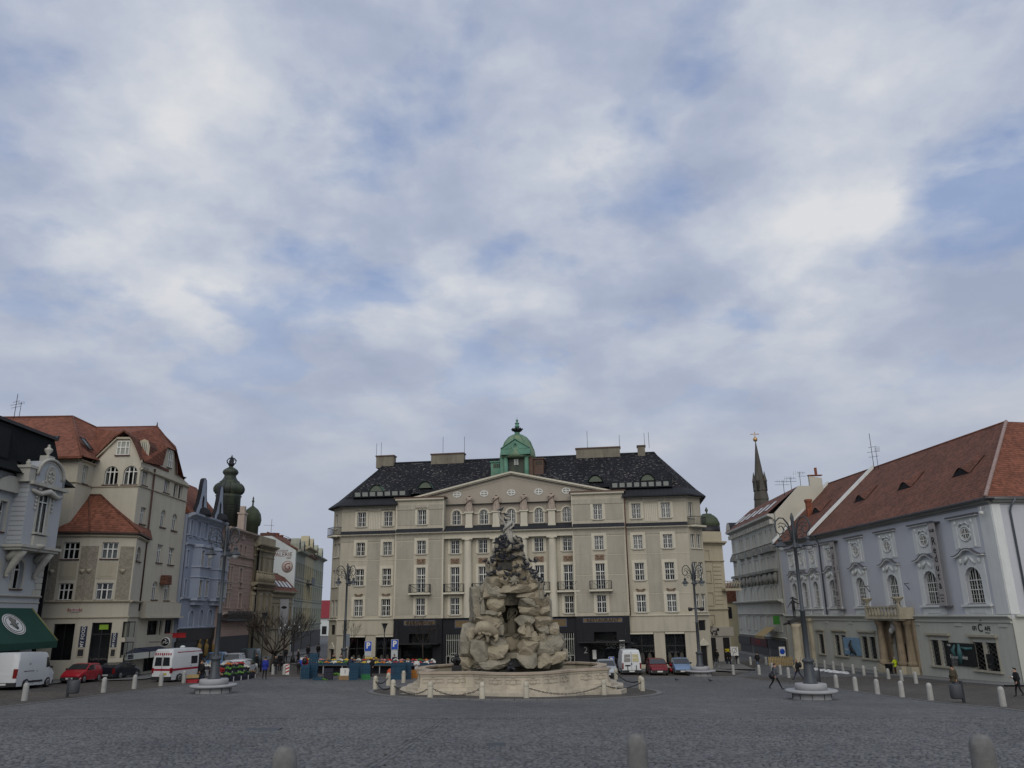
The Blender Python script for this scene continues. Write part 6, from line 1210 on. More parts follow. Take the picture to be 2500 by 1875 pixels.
s = MB(); RD.box(s, -29.0, -25.1, .12, .2, -5.1, -3.15); po = s.build('poster', PBL, th); s = MB(); s.tube([RD.T(-27.1, .21, -3.45), RD.T(-27.4, .21, -4.0), RD.T(-27.0, .21, -4.6), RD.T(-26.2, .21, -5.0)], [.12, .28, .3, .1], 5); s.tube([RD.T(-27.2, .21, -4.5), RD.T(-27.6, .21, -5.0)], .08, 4); s.build('poster_print', PB, po); text('Láska', .3, RD.tmtx(-28.3, .21, -4.5), WHITE, po, ext=.004)
s = MB(); RD.box(s, -2.9, -2.0, .15, .22, -4.7, -3.9); RD.box(s, -2.9, -2.0, .15, .22, -5.1, -4.75); s.build('menu_board', PB, th)
text('EFI', .5, RD.tmtx(-4.1, .06, -1.78), BLACK, th, bold=.008, ext=.01); text('C', .95, RD.tmtx(-3.3, .06, -1.76), BLACK, th, bold=.012, ext=.01); text('AFE', .5, RD.tmtx(-2.3, .06, -1.78), BLACK, th, bold=.008, ext=.01); s = MB(); s.tube([RD.T(-3.25, .08, -1.3), RD.T(-3.1, .08, -1.1), RD.T(-2.95, .08, -1.05)], .03, 4); text('coffee shop', .14, RD.tmtx(-2.4, .06, -2.12), BLACK, th, ext=.006)
s.build('logo_leaf', BLACK, th)
# portal with columns and balcony
PS = mat('brown_sandstone', (.27, .215, .145), .9, .3, .9, bump=.4, bsc=20, streak=.7, dirt=(.10, .075, .05)); PSL = mat('pale_sandstone', (.40, .36, .27), .9, .2, 1., bump=.3, streak=.5, dirt=(.16, .14, .1))
s = MB(); uc = -16.8; gz_ = g(40, 87)
for sg in (-1, 1):
    for dx, dd in ((1.75, 1.0), (2.75, .55)):
        s.lathe([(.5, 0), (.5, .35), (.42, .4), (.4, .5), (.36, 2.2), (.31, 3.9), (.38, 3.95), (.48, 4.3), (.5, 4.45)], 14, 0, tuple(RD.T(uc+sg*dx, dd, gz_+.95)))
        RD.box(s, uc+sg*dx-.55, uc+sg*dx+.55, dd-.55, dd+.55, gz_-.3, gz_+.95, 1); RD.box(s, uc+sg*dx-.55, uc+sg*dx+.55, dd-.55, dd+.5, gz_+5.4, -.95)
    RD.box(s, uc+sg*2.4-.9, uc+sg*2.4+.9, .04, .3, gz_-.3, -1.0)
s.prism([(uc-1.5, -1.0), (uc-1.5, -3.4)]+[(p, q) for p, q in arcpts(uc-1.3, uc+1.3, 0, -2.2, 1)]+[(uc+1.5, -3.4), (uc+1.5, -1.0)], .04, .35, 0, RD.T)
s.build('portal', [PS, PSL], th); s = MB(); s.ball((0, 0, 0), (.45, .3, .55), 8, 0, lambda a, b, c: RD.T(uc+a, .5+b, -1.75+c)); s.ball((0, 0, 0), (.3, .3, .35), 8, 0, lambda a, b, c: RD.T(uc-.35+a, .6+b, -2.2+c)); s.tube([RD.T(uc-.6, .4, -1.3), RD.T(uc, .6, -1.1), RD.T(uc+.6, .4, -1.3)], .15, 6); s.build('cartouche', mat('white_marble', (.5, .49, .46), .8, .2, 3.), th)
s = MB(); RD.box(s, uc-3.5, uc+3.5, .05, 1.7, -1.0, -.75); RD.box(s, uc-3.3, uc+3.3, .05, 1.55, -1.15, -1.0); bo = s.build('balcony', PSL, th); s = MB(); RD.box(s, uc-3.4, uc+3.4, 1.35, 1.62, .15, .3)
for sg in (-1, 1): RD.box(s, uc+sg*3.25-.2, uc+sg*3.25+.2, .05, 1.62, -.75, .15)
for k in range(9): uq = uc-2.6+.65*k; s.lathe([(.1, 0), (.17, .25), (.08, .55), (.13, .8), (.13, .9)], 8, 0, tuple(RD.T(uq, 1.48, -.75)))
s.build('balustrade', PSL, bo)
for sg in (-1, 1): s = MB(); s.lathe([(.2, 0), (.12, .15), (.1, .3), (.5, .7), (.62, .85), (.5, .88), (.1, .8)], 12, 0, tuple(RD.T(uc+sg*3.1, 1.4, .3))); s.build('urn', PSL, bo)
for uq in (-21.6, -13.6): s = MB(); s.tube([RD.T(uq, .02, 1.9), RD.T(uq, .5, 2.5)], .04, 4); s.tube([RD.T(uq, .02, 2.5), RD.T(uq, .5, 2.5)], .03, 4); s.build('flag_holder', BLACK, th)
s = MB(); RD.box(s, -18.1, -15.5, -.28, -.2, zg, -2.3); s.build('door', mat('dark_door', (.02, .018, .016), .6), th); s = MB(); RD.box(s, -40, -38.1, -.28, -.2, zg, -2.2); s.build('door', MT['dark_door'], th)
s = MB(); RD.box(s, -41.0, -40.3, .04, .5, zg, -1.4, 0); RD.box(s, -38.0, -37.3, .04, .5, zg, -1.4, 0); RD.box(s, -41.2, -37.1, .04, .6, -1.4, -1.0, 0); s.build('side_portal', PSL, th)
# --- ornate grey corner house beyond the theatre
OG = mat('grey_stucco', (.46, .455, .405), .92, .1, .4, bump=.2, streak=.55, dirt=(.2, .2, .185)); OGD = mat('grey_stucco_dirty', (.22, .22, .2), .92, .2, 1.2, streak=.6, dirt=(.07, .07, .065))
oh = thing('ornate_house', 'tall grey ornate house with pale gable wall and skylit red roof beside the theatre', 'house', (41, 130, g(41, 130)), world=True)
FO = F((38.9, 143.7), p1=(37.9, 115.9)); LO = FO.len; zo = 13.5
def oc(x, y=1160): return FO.px(1690+x/8.295, 1280+y/8.295)
rows = [(oc(1195, 760)[1], oc(1230, 1060)[1])]
cols = [oc(x)[0] for x in (905, 1062, 1200, 1338, 1480, 1598, 1700)]
zz1 = (oc(1210, 1060)[1], oc(1195, 760)[1]); zz2 = (oc(1270, 1590)[1], oc(1230, 1290)[1]); zz0 = (oc(1270, 510)[1], oc(1255, 215)[1]); zzg = (FO.px(1690+1290/8.295, 1460+640/8.295)[1], FO.px(1690+1270/8.295, 1460+370/8.295)[1])
ost = dict(vb=(.5,), hb=(.3,), surr=.22, sm=OG, smat=OG, curt=.2, fm=mat('grey_joinery', (.28, .27, .24), .7))
wl = []
for k, c in enumerate(cols):
    w = .75 if k in (0, 5, 6) else 1.0
    wl += [(c-w, c+w, *zz1, 0, ost), (c-w, c+w, *zz2, 1, ost), (c-w*.9, c+w*.9, *zzg, 0, ost)]
    if w < 1: wl.append((c-w*.8, c+w*.8, *zz0, 1, ost))
    else: wl += [(c-1.05, c-.12, *zz0, 1, ost), (c+.12, c+1.05, *zz0, 1, ost)]
zs2 = FO.px(1860, 1553)[1]; zg2 = -7.4
fac(oh, FO, 0, LO, zs2, zo, wl, OG, deep=.3)
zc1 = FO.px(1850, 1338)[1]; zc2 = FO.px(1850, 1475)[1]; zc3 = FO.px(1850, 1492)[1]
sect(oh, FO, [(0, LO, zo-.7, [(.1, 0), (.2, .2), (.6, .4), (.9, .5), (.95, .8)], 0), (0, LO, zc1, BAND, 0), (0, LO, zc2, BIG, 0), (0, LO, zc3-.6, BAND, 0), (0, LO, zs2-.1, BAND, 0)], OG)
s = MB()
for c in cols:
    s.prism([(c-1.5, zz1[1]+.7), (c+1.5, zz1[1]+.7), (c+1.3, zz1[1]+1.2), (c, zz1[1]+1.7), (c-1.3, zz1[1]+1.2)], 0, .55, 0, FO.T)
    s.prism([(c-1.5, zz2[1]+1.9), (c+1.5, zz2[1]+1.9), (c+1.5, zz2[1]+2.3), (c-1.5, zz2[1]+2.3)], 0, .6, 0, FO.T)
    for sg in (-1, 1): s.tube([FO.T(c+sg*1.1, .25, zz2[1]+.2), FO.T(c+sg*1.0, .35, zz2[1]+.9), FO.T(c+sg*1.15, .3, zz2[1]+1.8)], [.15, .35, .2], 6)
    s.ball((0, 0, 0), (.7, .35, .6), 8, 0, lambda a, b, e_: FO.T(c+a, .2+b, zz2[1]+1.1+e_))
s.build('window_ornament', OGD, oh, kind='stuff'); s = MB()
for k in range(24): u = .6+k*LO/24; s.box(u-.2, u+.2, .0, .6, zo-1.3, zo-.65, 0, FO.T)
s.build('bracket_row', OG, oh, kind='stuff')
a_, b_ = FO.T(0, -.05, 0), FO.T(LO, -.05, 0); bodybox(oh, [(a_.x, a_.y), (b_.x, b_.y), (b_.x+16, b_.y-.3), (a_.x+16, a_.y-.3)], zg2, zo-.1, OG)
# gable wall, roof
PL = mat('stained_cream_plaster', (.46, .44, .37), .92, .1, .3, bump=.2, spot=(.55, .66, (.27, .22, .16))); yg = b_.y-.5
g1 = py_(1893, 1252, yg); g2 = py_(1950, 1186, yg); g3 = py_(1978, 1186, yg); g4 = py_(2009, 1187, yg)
s = MB(); s.prism([(b_.x, zg2), (b_.x, g1.z), (g2.x, g2.z), (g3.x, g3.z), (g3.x, g3.z+1.5), (g4.x, g4.z+1.2), (g4.x, g4.z-.8), (b_.x+16, zo), (b_.x+16, zg2)], yg, yg+.5); gw2 = s.build('gable_wall', PL, oh)
s = MB(); s.box(g3.x+1.0, g3.x+1.3, yg+.1, yg+.4, g3.z+1.5, g3.z+2.7); s.box(g3.x-.1, g4.x+.1, yg-.1, yg+.6, g3.z+1.5, g3.z+1.62); s.build('chimney_cap', BRICK, gw2)
s = MB(); ro_ = [FO.T(-.4, .9, zo+.1), FO.T(LO-.2, .9, zo+.1), V((g2.x, yg+.5, g2.z)), V((g2.x+1.0, a_.y, g2.z))]; s.face(ro_); s.face([ro_[3], ro_[2], V((b_.x+16, yg+.5, zo)), V((b_.x+16, a_.y, zo))]); orf = s.build('roof', ROOFDARK, oh)
nrm = (ro_[1]-ro_[0]).cross(ro_[3]-ro_[0]).normalized(); nrm = nrm if nrm.z > 0 else -nrm
for k in range(6):
    t = .12+.14*k; p0_ = ro_[0].lerp(ro_[1], t).lerp(ro_[3].lerp(ro_[2], t), .22); va = (ro_[3]-ro_[0]).normalized(); ua_ = (ro_[1]-ro_[0]).normalized(); s = MB(); c_ = [p0_, p0_+ua_*1.2, p0_+ua_*1.2+va*2.2, p0_+va*2.2]; s.hexa([v+nrm*.05 for v in c_]+[v+nrm*.14 for v in c_]); s.build('skylight', MT['sky_pane'], orf)
s = MB(); n = 12; c0 = FO.T(.6, .3, zo+.2); vs = []
for dd in (.5, -3.0):
    for i in range(n+1): q = pi*i/n; vs.append(FO.T(.4+1.7*-cos(q), dd, zo+.1+1.7*sin(q)))
s.shared(vs, [(i, i+1, n+2+i, n+1+i) for i in range(n)]); s.face(vs[:n+1], 1); s.build('round_dormer', [TINROOF, PL], orf)
for k, (px, y0, y1) in enumerate(((1915, 1205, 1173), (1933, 1198, 1165), (1955, 1185, 1152))):
    q = py_(px, y0, 119); q2 = py_(px, y1, 119); s = MB(); s.tube([V((q.x, 119, q.z-1)), V((q.x, 119, q2.z))], .04, 4)
    for j in range(2): z = q2.z-.15-.5*j; s.tube([V((q.x-1.3+.5*k, 119, z)), V((q.x+.9, 119, z))], .025, 4)
    for j in range(5): s.tube([V((q.x-.9+.35*j, 119, q2.z-.45)), V((q.x-.9+.35*j, 119, q2.z+.15))], .015, 3)
    s.build('aerial', IRON, orf)
s = MB(); FO.box(s, 0, LO, .0, .1, zg2, zs2-.1, 0); sf = s.build('shopfront', OGD, oh); cl = [mat('dark_fascia', (.03, .028, .028)), mat('maroon_fascia', (.07, .015, .018), .7), mat('black_fascia', (.02, .02, .02), .6)]
for k, (a1, b1) in enumerate(((.5, 8.5), (9, 18.5), (19, LO-.3))):
    s = MB(); FO.box(s, a1, b1, .1, .4, zs2-1.5, zs2-.3); s.build('shop_sign', cl[k], oh); s = MB(); FO.box(s, a1+.2, b1-.2, .1, .14, zg2, zs2-1.6); s.build('shop_window', BLACK, oh)
AW2 = mat('ochre_awning', (.33, .25, .12), .85, .12, 2.); s = MB(); A = [FO.T(19.2, .4, -2.3), FO.T(24.0, .4, -2.3), FO.T(24.0, 2.2, -3.5), FO.T(19.2, 2.2, -3.5)]; s.hexa([v-V((0, 0, .06)) for v in A]+A); s.box(19.2, 24.0, 2.17, 2.23, -3.9, -3.5, 0, FO.T); s.build('awning', AW2, oh)
q = FO.px(1910, 1539, 1.0); s = MB(); FO.box(s, LO-1.6, LO-1.5, .3, 1.2, -1.9, -.7); s.build('green_sign', mat('bright_green_sign', (.03, .16, .02), .5, .1), oh)
text('PIZZA', .8, FO.tmtx(13.7, .42, zs2-.9), mat('red_letter', (.25, .03, .03)), oh, ext=.02)
# --- ochre corner house between hotel and ornate house
ov = thing('corner_shop_house', 'tall pale ochre corner house behind the hotel with mossy copper dome', 'house', (28, 118, g(28, 112)), world=True)
OC = mat('pale_ochre_render', (.43, .385, .285), .9, .08, .4, streak=.3, dirt=(.24, .21, .16)); ovs = dict(vb=(.5,), hb=(.33,), surr=.16, sm=OC, smat=OC, curt=.1)
FV = F((24.0, 110.1), radians(18)); uR = FV.px(1778, 1500)[0]
def ow(x0, x1, y0, y1, oy=1280): return (*FV.rect(1690+x0/8.295, 1690+x1/8.295, oy+y0/8.295, oy+y1/8.295), 0, ovs)
wv = [ow(255, 340, 530, 730), ow(600, 655, 530, 730), ow(285, 382, 945, 1172), ow(635, 700, 940, 1165), ow(325, 430, 1385, 1635), ow(670, 735, 1380, 1640), ow(360, 460, 345, 570, 1460), ow(712, 765, 420, 570, 1460)]
zz = {k: FV.px(1750, y)[1] for k, y in dict(cor=1326, b1=1372, b2=1490, fas=1531, fab=1553).items()}
fac(ov, FV, 0, uR, zz['fas'], zz['cor']+1.6, wv, OC, deep=.25); sect(ov, FV, [(0, uR+.3, zz['cor']-.3, BIG, 0), (0, uR, zz['b1'], BAND, 0), (0, uR, zz['b2'], BAND, 0)], OC)
a_, b_ = FV.T(0, -.06, 0), FV.T(uR, -.06, 0); bodybox(ov, [(a_.x, a_.y), (b_.x, b_.y), (b_.x-3.5, b_.y+12), (a_.x-3.5, a_.y+12)], zg2, zz['cor']+1.55, OC)
s = MB()
for k in range(11): z = zz['b2']+.8+.55*k; FV.box(s, (wv[0][1]+wv[1][0])/2-.65, (wv[0][1]+wv[1][0])/2+.65, 0, .1, z, z+.4)
s.build('rusticated_strip', OC, ov, kind='stuff'); s = MB(); u0, u1 = FV.px(1760, 1435)[0], FV.px(1791, 1435)[0]; zb_ = FV.px(1775, 1437)[1]; FV.box(s, u0, u1+.5, 0, 1.1, zb_-.3, zb_); bo = s.build('balcony', OC, ov); s = MB()
for k in range(6): uq = u0+.05+(u1-u0+.4)*k/6; d = (u1-u0+.4)/6; s.tube([FV.T(uq, 1.05, zb_), FV.T(uq+d, 1.05, zb_+.9)], .04, 4); s.tube([FV.T(uq+d, 1.05, zb_), FV.T(uq, 1.05, zb_+.9)], .04, 4)
s.tube([FV.T(u0, 1.05, zb_+.95), FV.T(u1+.5, 1.05, zb_+.95)], .05, 4); s.build('railing', OC, bo)
s = MB(); FV.box(s, 0, uR+.5, -.1, .15, zz['fab'], zz['fas']); fs = s.build('fascia', mat('pale_fascia', (.33, .31, .27), .8), ov); q = FV.px(1738, 1541.5, .16); text('Nova', 1.35, FV.tmtx(q[0]-.6, .16, q[1]-.1), BLACK, fs, bold=.02, ext=.02)
s = MB(); s.ball((0, 0, 0), (.22, .04, .22), 8, 0, lambda a, b, c: FV.T(FV.px(1751, 1537)[0]+a, .18+b, FV.px(1751, 1537)[1]+c)); s.build('logo_dot', BLACK, fs)
s = MB(); FV.box(s, 0, uR, -.06, .0, zg2, zz['fab']); sh = s.build('shop_wall', MT['pale_fascia'], ov); s = MB(); a1 = FV.px(1731, 1600)[0]; FV.box(s, a1, FV.px(1750, 1600)[0], .0, .05, zg2, zz['fab']-.2); s.build('shop_door', BLACK, ov); s = MB(); FV.box(s, FV.px(1768, 1600)[0], uR-.2, .0, .05, zg2+.8, zz['fab']-.2); s.build('shop_window', BLACK, ov)
s = MB(); FV.box(s, FV.px(1770, 1600)[0], FV.px(1781, 1600)[0], .06, .1, FV.px(1775, 1591)[1], FV.px(1775, 1584)[1]); s.build('yellow_sign', mat('yellow_sign', (.45, .38, .02), .5), ov)
q = py_(1729, 1300, 117); k_ = (py_(1757, 1290, 117).x-q.x)/1.0; s = MB(); zt = lambda y: py_(1729, y, 117).z
s.lathe([(1.75, zt(1306)), (1.7, zt(1285)), (1.8, zt(1282)), (1.75, zt(1277)), (1.45, zt(1266)), (1.0, zt(1259)), (.75, zt(1257)), (.7, zt(1255)), (.12, zt(1254)), (.1, zt(1250)), (.24, zt(1247)), (.2, zt(1244)), (.03, zt(1238))], 14, 0, (q.x, q.y, 0)); s.build('dome', mat('mossy_copper', (.075, .10, .045)), ov); s = MB(); s.lathe([(1.77, zt(1312)), (1.77, zt(1286))], 14, 0, (q.x, q.y, 0)); s.build('drum', BLACK, ov)
# --- church spire far behind
CHS = mat('mossy_spire_sheet', (.07, .066, .055), .7, .3, .25, streak=.6, dirt=(.08, .05, .035)); YC = 205
sp = thing('church_spire', 'tall slender church spire with gilded cross behind the grey ornate house', 'church', (py_(1848, 1500, YC).x, YC, g(40, 160)), world=True)
cx = py_(1861, 1240, YC).x; zq = lambda y: py_(1847, y, YC).z; s = MB()
wid = lambda px: px/ (1924/(YC*.96+5))
s.lathe([(3.4, -8), (3.4, zq(1260))], 8, 1, (cx, YC, 0), .39); s.lathe([(wid(20), zq(1250)), (wid(17), zq(1221)), (wid(18.5), zq(1220)), (wid(18), zq(1218)), (wid(15.5), zq(1200)), (wid(17), zq(1198)), (wid(15), zq(1188)), (wid(13.5), zq(1172))], 8, 0, (cx, YC, 0), .39, sm=False)
s.lathe([(wid(12.5), zq(1176)), (wid(.8), zq(1078))], 8, 0, (cx, YC, 0), .39, sm=False); bd = s.build('spire', [CHS, OGD], sp)
for a_ in range(4):
    t = .39+pi/4+a_*pi/2-.2; x, y = cx+wid(13.5)*cos(t), YC+wid(13.5)*sin(t); s = MB(); s.lathe([(.45, zq(1200)), (.45, zq(1177)), (.6, zq(1176)), (.5, zq(1173)), (.05, zq(1152))], 6, 0, (x, y, 0)); s.build('pinnacle', CHS, bd)
GL = mat('gilding', (.5, .3, .12), .35, .1, metal=.7); s = MB(); s.ball((cx, YC, zq(1073)), .62, 10); s.tube([V((cx, YC, zq(1072))), V((cx, YC, zq(1054)))], .1, 5); s.tube([V((cx-1.15, YC, zq(1060))), V((cx+1.15, YC, zq(1060)))], .1, 5); s.build('cross', GL, bd)
s = MB(); q = py_(1788, 1468, 150); s.box(q.x-2.5, q.x+4, 150, 158, -8, q.z+2.2); s.prism([(q.x-3, q.z-.2), (q.x+4.5, q.z-.2), (q.x+1, q.z+3.5)], 149.6, 158, 1); yh = thing('yellow_house', 'yellow gabled house glimpsed in the gap left of the ornate grey house', 'house', (q.x, 154, g(q.x, 154)), world=True); s.build('body', [mat('yellow_plaster', (.40, .36, .24)), ROOFDARK], yh); s = MB(); s.box(q.x-1.5, q.x-.3, 149.9, 150, q.z-3, q.z-1); s.build('window', DARK, yh)
pavement('theatre_pavement', [RD.T(UA, .05, 0), RD.T(UB+2.5, .05, 0)], 3.4)
pavement('ornate_pavement', [FO.T(0, .1, 0), FO.T(LO, .1, 0)], 2.5)
# ---------------------------------------------------------------- figures (people and statues)
def skin(pts, edges, rad, sub=1):
    me = D.meshes.new('t'); me.from_pydata(pts, edges, []); o = D.objects.new('t', me); C.objects.link(o)
    m = o.modifiers.new('s', 'SKIN'); m.use_smooth_shade = True
    for i, r in enumerate(rad):
        me.skin_vertices[0].data[i].radius = (r, r) if isinstance(r, float) else r
    me.skin_vertices[0].data[0].use_root = True
    if sub: q = o.modifiers.new('u', 'SUBSURF'); q.levels = sub; q.render_levels = sub
    bpy.context.view_layer.update(); e = o.evaluated_get(bpy.context.evaluated_depsgraph_get()); r = D.meshes.new_from_object(e); D.objects.remove(o); return r
BONES = [('pelvis', 'waist'), ('waist', 'chest'), ('chest', 'neck'), ('neck', 'head'), ('head', 'crown')]
for S in 'LR': BONES += [('chest', 'sh'+S), ('sh'+S, 'el'+S), ('el'+S, 'wr'+S), ('wr'+S, 'ha'+S), ('pelvis', 'hip'+S), ('hip'+S, 'kn'+S), ('kn'+S, 'an'+S), ('an'+S, 'to'+S)]
RAD = dict(pelvis=(.15, .115), waist=(.14, .10), chest=(.165, .12), neck=.058, head=(.078, .09), crown=(.07, .085), sh=.07, el=.05, wr=.034, ha=(.042, .024), hip=.095, kn=.062, an=.042, to=.04)
def joints(stride=0., lean=0., armL=None, armR=None, turn=0., bend=0.):
    J = dict(pelvis=V((0, 0, .96)), waist=V((0, .01, 1.10)), chest=V((0, .0, 1.34)), neck=V((0, .015, 1.50)), head=V((0, .035, 1.585)), crown=V((0, .03, 1.69)))
    for S, sg in (('L', -1), ('R', 1)):
        f = stride*sg; a = {'L': armL, 'R': armR}[S]
        J['sh'+S] = V((sg*.185, 0, 1.43)); J['el'+S] = V(a[0]) if a else V((sg*.235, -.02-f*.10, 1.16)); J['wr'+S] = V(a[1]) if a else V((sg*.25, .06-f*.16, .93))
        J['ha'+S] = J['wr'+S]+(J['wr'+S]-J['el'+S]).normalized()*.085
        lift = .08 if f < -.01 else 0.
        J['hip'+S] = V((sg*.09, 0, .90)); J['kn'+S] = V((sg*.10, .03+f*.20, .51-abs(f)*.02)); J['an'+S] = V((sg*.10, f*.40-(.05 if f < 0 else 0), .085+lift)); J['to'+S] = J['an'+S]+V((sg*.02, .15, -.045-(.03 if f < -.01 else 0)))
    if bend or lean:
        R_ = M.Rotation(-bend-lean, 4, 'X')
        for k in J:
            if k[:2] in ('wa', 'ch', 'ne', 'he', 'cr', 'sh', 'el', 'wr', 'ha'): J[k] = R_ @ (J[k]-V((0, 0, .96)))+V((0, 0, .96))
    return J
def figmesh(J, fat=1.0):
    names = list(J); idx = {n: i for i, n in enumerate(names)}
    r = []
    for n in names:
        q = RAD[n] if n in RAD else RAD[n[:-1]]; k = fat if n in ('pelvis', 'waist', 'chest') else 1.
        r.append(tuple(x*k for x in q) if isinstance(q, tuple) else q)
    me = skin([tuple(J[n]) for n in names], [(idx[a], idx[b]) for a, b in BONES], r)
    return me
def paint(me, J, mats, which):
    for m in mats: me.materials.append(m)
    segs = [(J[a], J[b], which(a, b)) for a, b in BONES]
    for p in me.polygons:
        c = V(p.center); best = min(segs, key=lambda s: ((c-(s[0]+(s[1]-s[0])*max(0, min(1, (c-s[0]).dot(s[1]-s[0])/max(1e-6, (s[1]-s[0]).length_squared)))))).length); p.material_index = best[2]
SKINM = mat('skin', (.42, .24, .17), .6, .08)
HAIRS = dict(brown=mat('brown_hair', (.05, .03, .02), .7, .3, 8.), dark=mat('dark_hair', (.012, .01, .009), .7, .3, 8.), fair=mat('fair_hair', (.22, .13, .06), .7, .3, 8.), grey=mat('grey_hair', (.25, .24, .22), .8, .2, 8.))
CLO = {}
def cloth(n, c): return mat(n+'_cloth', c, .9, .18, 6., bump=.3, bsc=40)
SHOE = mat('black_shoe', (.015, .014, .013), .5, .1)
FIGS = {}
def person(label, loc, face, h, top, leg, hair='dark', group=None, coat=.82, fat=1.1, bare=False, hood=None, **pose):
    t = thing('person', label, 'person', loc, radians(face)-pi/2, group); k = h/1.76; t.scale = (k, k, k)
    key = repr(sorted(pose.items()))+str(fat)
    J = joints(**pose)
    if key not in FIGS:
        me = figmesh(J); jn = [('hem', V((0, 0, coat)))]
        P = {'hem': J['pelvis'].lerp(V((0, 0, coat)), 1.), 'pelvis': J['pelvis'], 'waist': J['waist'], 'chest': J['chest'], 'col': J['neck']-V((0, 0, .03))}
        ns = ['pelvis', 'hem', 'waist', 'chest', 'col']; ed = [(0, 1), (0, 2), (2, 3), (3, 4)]; pts = [P[n] for n in ns]; rr_ = [(.175*fat, .15*fat), (.19*fat, .16*fat), (.165*fat, .14*fat), (.18*fat, .145*fat), (.085, .08)]
        for S in 'LR':
            b = len(pts); pts += [J['sh'+S], J['el'+S], J['wr'+S]]; rr_ += [.088, .068, .052]; ed += [(3, b), (b, b+1), (b+1, b+2)]
        FIGS[key] = (me, skin([tuple(p) for p in pts], ed, rr_))
    me0, jk = FIGS[key]; me = me0.copy(); paint(me, J, [SKINM, top, leg, SHOE], lambda a, b: 0 if a in ('neck', 'head') or a[:2] == 'wr' else (3 if a[:2] == 'an' else (2 if a[:2] in ('hi', 'kn') or b[:2] == 'hi' else 1)))
    bm = MB(); hd = J['head']; ax = (J['crown']-J['neck']).normalized(); fw = V((0, 1, 0)); fw = (fw-ax*fw.dot(ax)).normalized(); sd = fw.cross(ax)
    E_ = lambda a, b, c: hd+sd*a+fw*b+ax*c
    bm.tube([E_(0, .085, .045), E_(0, .118, .0), E_(0, .085, -.008)], [.010, .016, .010], 5, 0)
    for sg in (-1, 1): bm.ball((0, 0, 0), (.012, .008, .008), 6, 4, lambda a, b, c: E_(sg*.032+a, .086+b, .04+c)); bm.ball((0, 0, 0), (.012, .02, .032), 6, 0, lambda a, b, c: E_(sg*.084+a, .0+b, .02+c))
    bm.tube([E_(-.025, .086, -.04), E_(0, .091, -.042), E_(.025, .086, -.04)], .007, 4, 5)
    for S, sg in (('L', -1), ('R', 1)):       # fingers and thumb
        w, hnd = J['wr'+S], J['ha'+S]; dn = (hnd-w).normalized(); cr = dn.cross(V((0, 1, 0))).normalized() if abs(dn.y) < .9 else V((1, 0, 0)); th_ = cr.cross(dn)
        for i in range(4):
            o = hnd+th_*(.027-.018*i)+dn*.01; ln = (.062, .07, .066, .05)[i]; bm.tube([o, o+dn*ln*.55-cr*sg*.006, o+dn*ln-cr*sg*.025], [.010, .009, .007], 5, 0)
        bm.tube([w+dn*.03+th_*.022, w+dn*.055+th_*.05, w+dn*.09+th_*.055-cr*sg*.01], [.012, .011, .008], 5, 0)
    ex = bm.mesh('t', [SKINM, top, leg, SHOE, BLACK, mat('lip', (.25, .09, .08), .6)]); b2 = bmesh.new(); b2.from_mesh(me); b2.from_mesh(ex); me.materials.append(BLACK); me.materials.append(MT['lip']); b2.to_mesh(me); b2.free()
    link('body', me, t)
    if not bare: j2 = jk.copy(); j2.materials.append(top); link('jacket', j2, t)
    hm = MB(); n = 12; vs = []
    for j in range(5):
        a = pi/2-j*.42
        for i in range(n):
            q = 2*pi*i/n; front = max(0, sin(q)); drop = 0 if j < 3 else front*.09*(j-2); vs.append(E_(.096*cos(a)*cos(q)*(1 if j else 0.), .105*cos(a)*sin(q)*(1 if j else 0)-.012, .055+.118*sin(a)+drop))
    hm.shared(vs, [(j*n+i, j*n+(i+1) % n, (j+1)*n+(i+1) % n, (j+1)*n+i) for j in range(4) for i in range(n)]); hm.build('hair' if hood is None else 'hood', HAIRS[hair] if hood is None else hood, t)
    return t
def statue(loc, face, h, m, parent, name='statue', robe=True, wide=1., **pose):
    """stone figure as a part: continuous body with draped robe"""
    J = joints(**pose); me = figmesh(J, 1.05); me.materials.append(m); k = h/1.76
    mx = M.Translation(loc) @ M.Rotation(radians(face)-pi/2, 4, 'Z') @ M.Diagonal((k*wide, k*wide, k, 1))
    o = link(name, me, parent, mtx=mx)
    if robe:
        s = MB(); n = 26; vs = []
        for j, (z, r, dp) in enumerate(((1.36, .15, .02), (1.2, .145, .04), (1.02, .165, .05), (.8, .195, .06), (.5, .235, .075), (.2, .26, .085), (.02, .28, .09))):
            for i in range(n): q = 2*pi*i/n; rr_ = r+dp*.45*sin(q*7+z*2.5)+.015*sin(q*3+z*4); vs.append((rr_*cos(q), rr_*.8*sin(q), z))
        s.shared(vs, [(j*n+i, j*n+(i+1) % n, (j+1)*n+(i+1) % n, (j+1)*n+i) for j in range(6) for i in range(n)]); s.tube([(-.2, .08, 1.42), (-.02, .2, 1.2), (.17, .16, .98), (.2, -.02, .8)], [.06, .075, .07, .05], 6); s.build('drapery', m, o)
    return o
# ---------------------------------------------------------------- statues on the hotel attic
SAND = mat('pink_sandstone', (.34, .28, .23), .9, .3, 2.5, bump=.4, streak=.3)
for k, p in enumerate(PED):
    a = [((-.3, .12, 1.2), (-.12, .25, 1.15)), None, ((-.28, .1, 1.2), (-.05, .22, 1.35)), None]
    statue(p, -98+(-8 if k % 2 else 8), 2.1, SAND, hotel, wide=1.45, armL=a[k], armR=((.27, .1, 1.2), (.1, .25, 1.28)) if k % 2 else None, stride=.12)
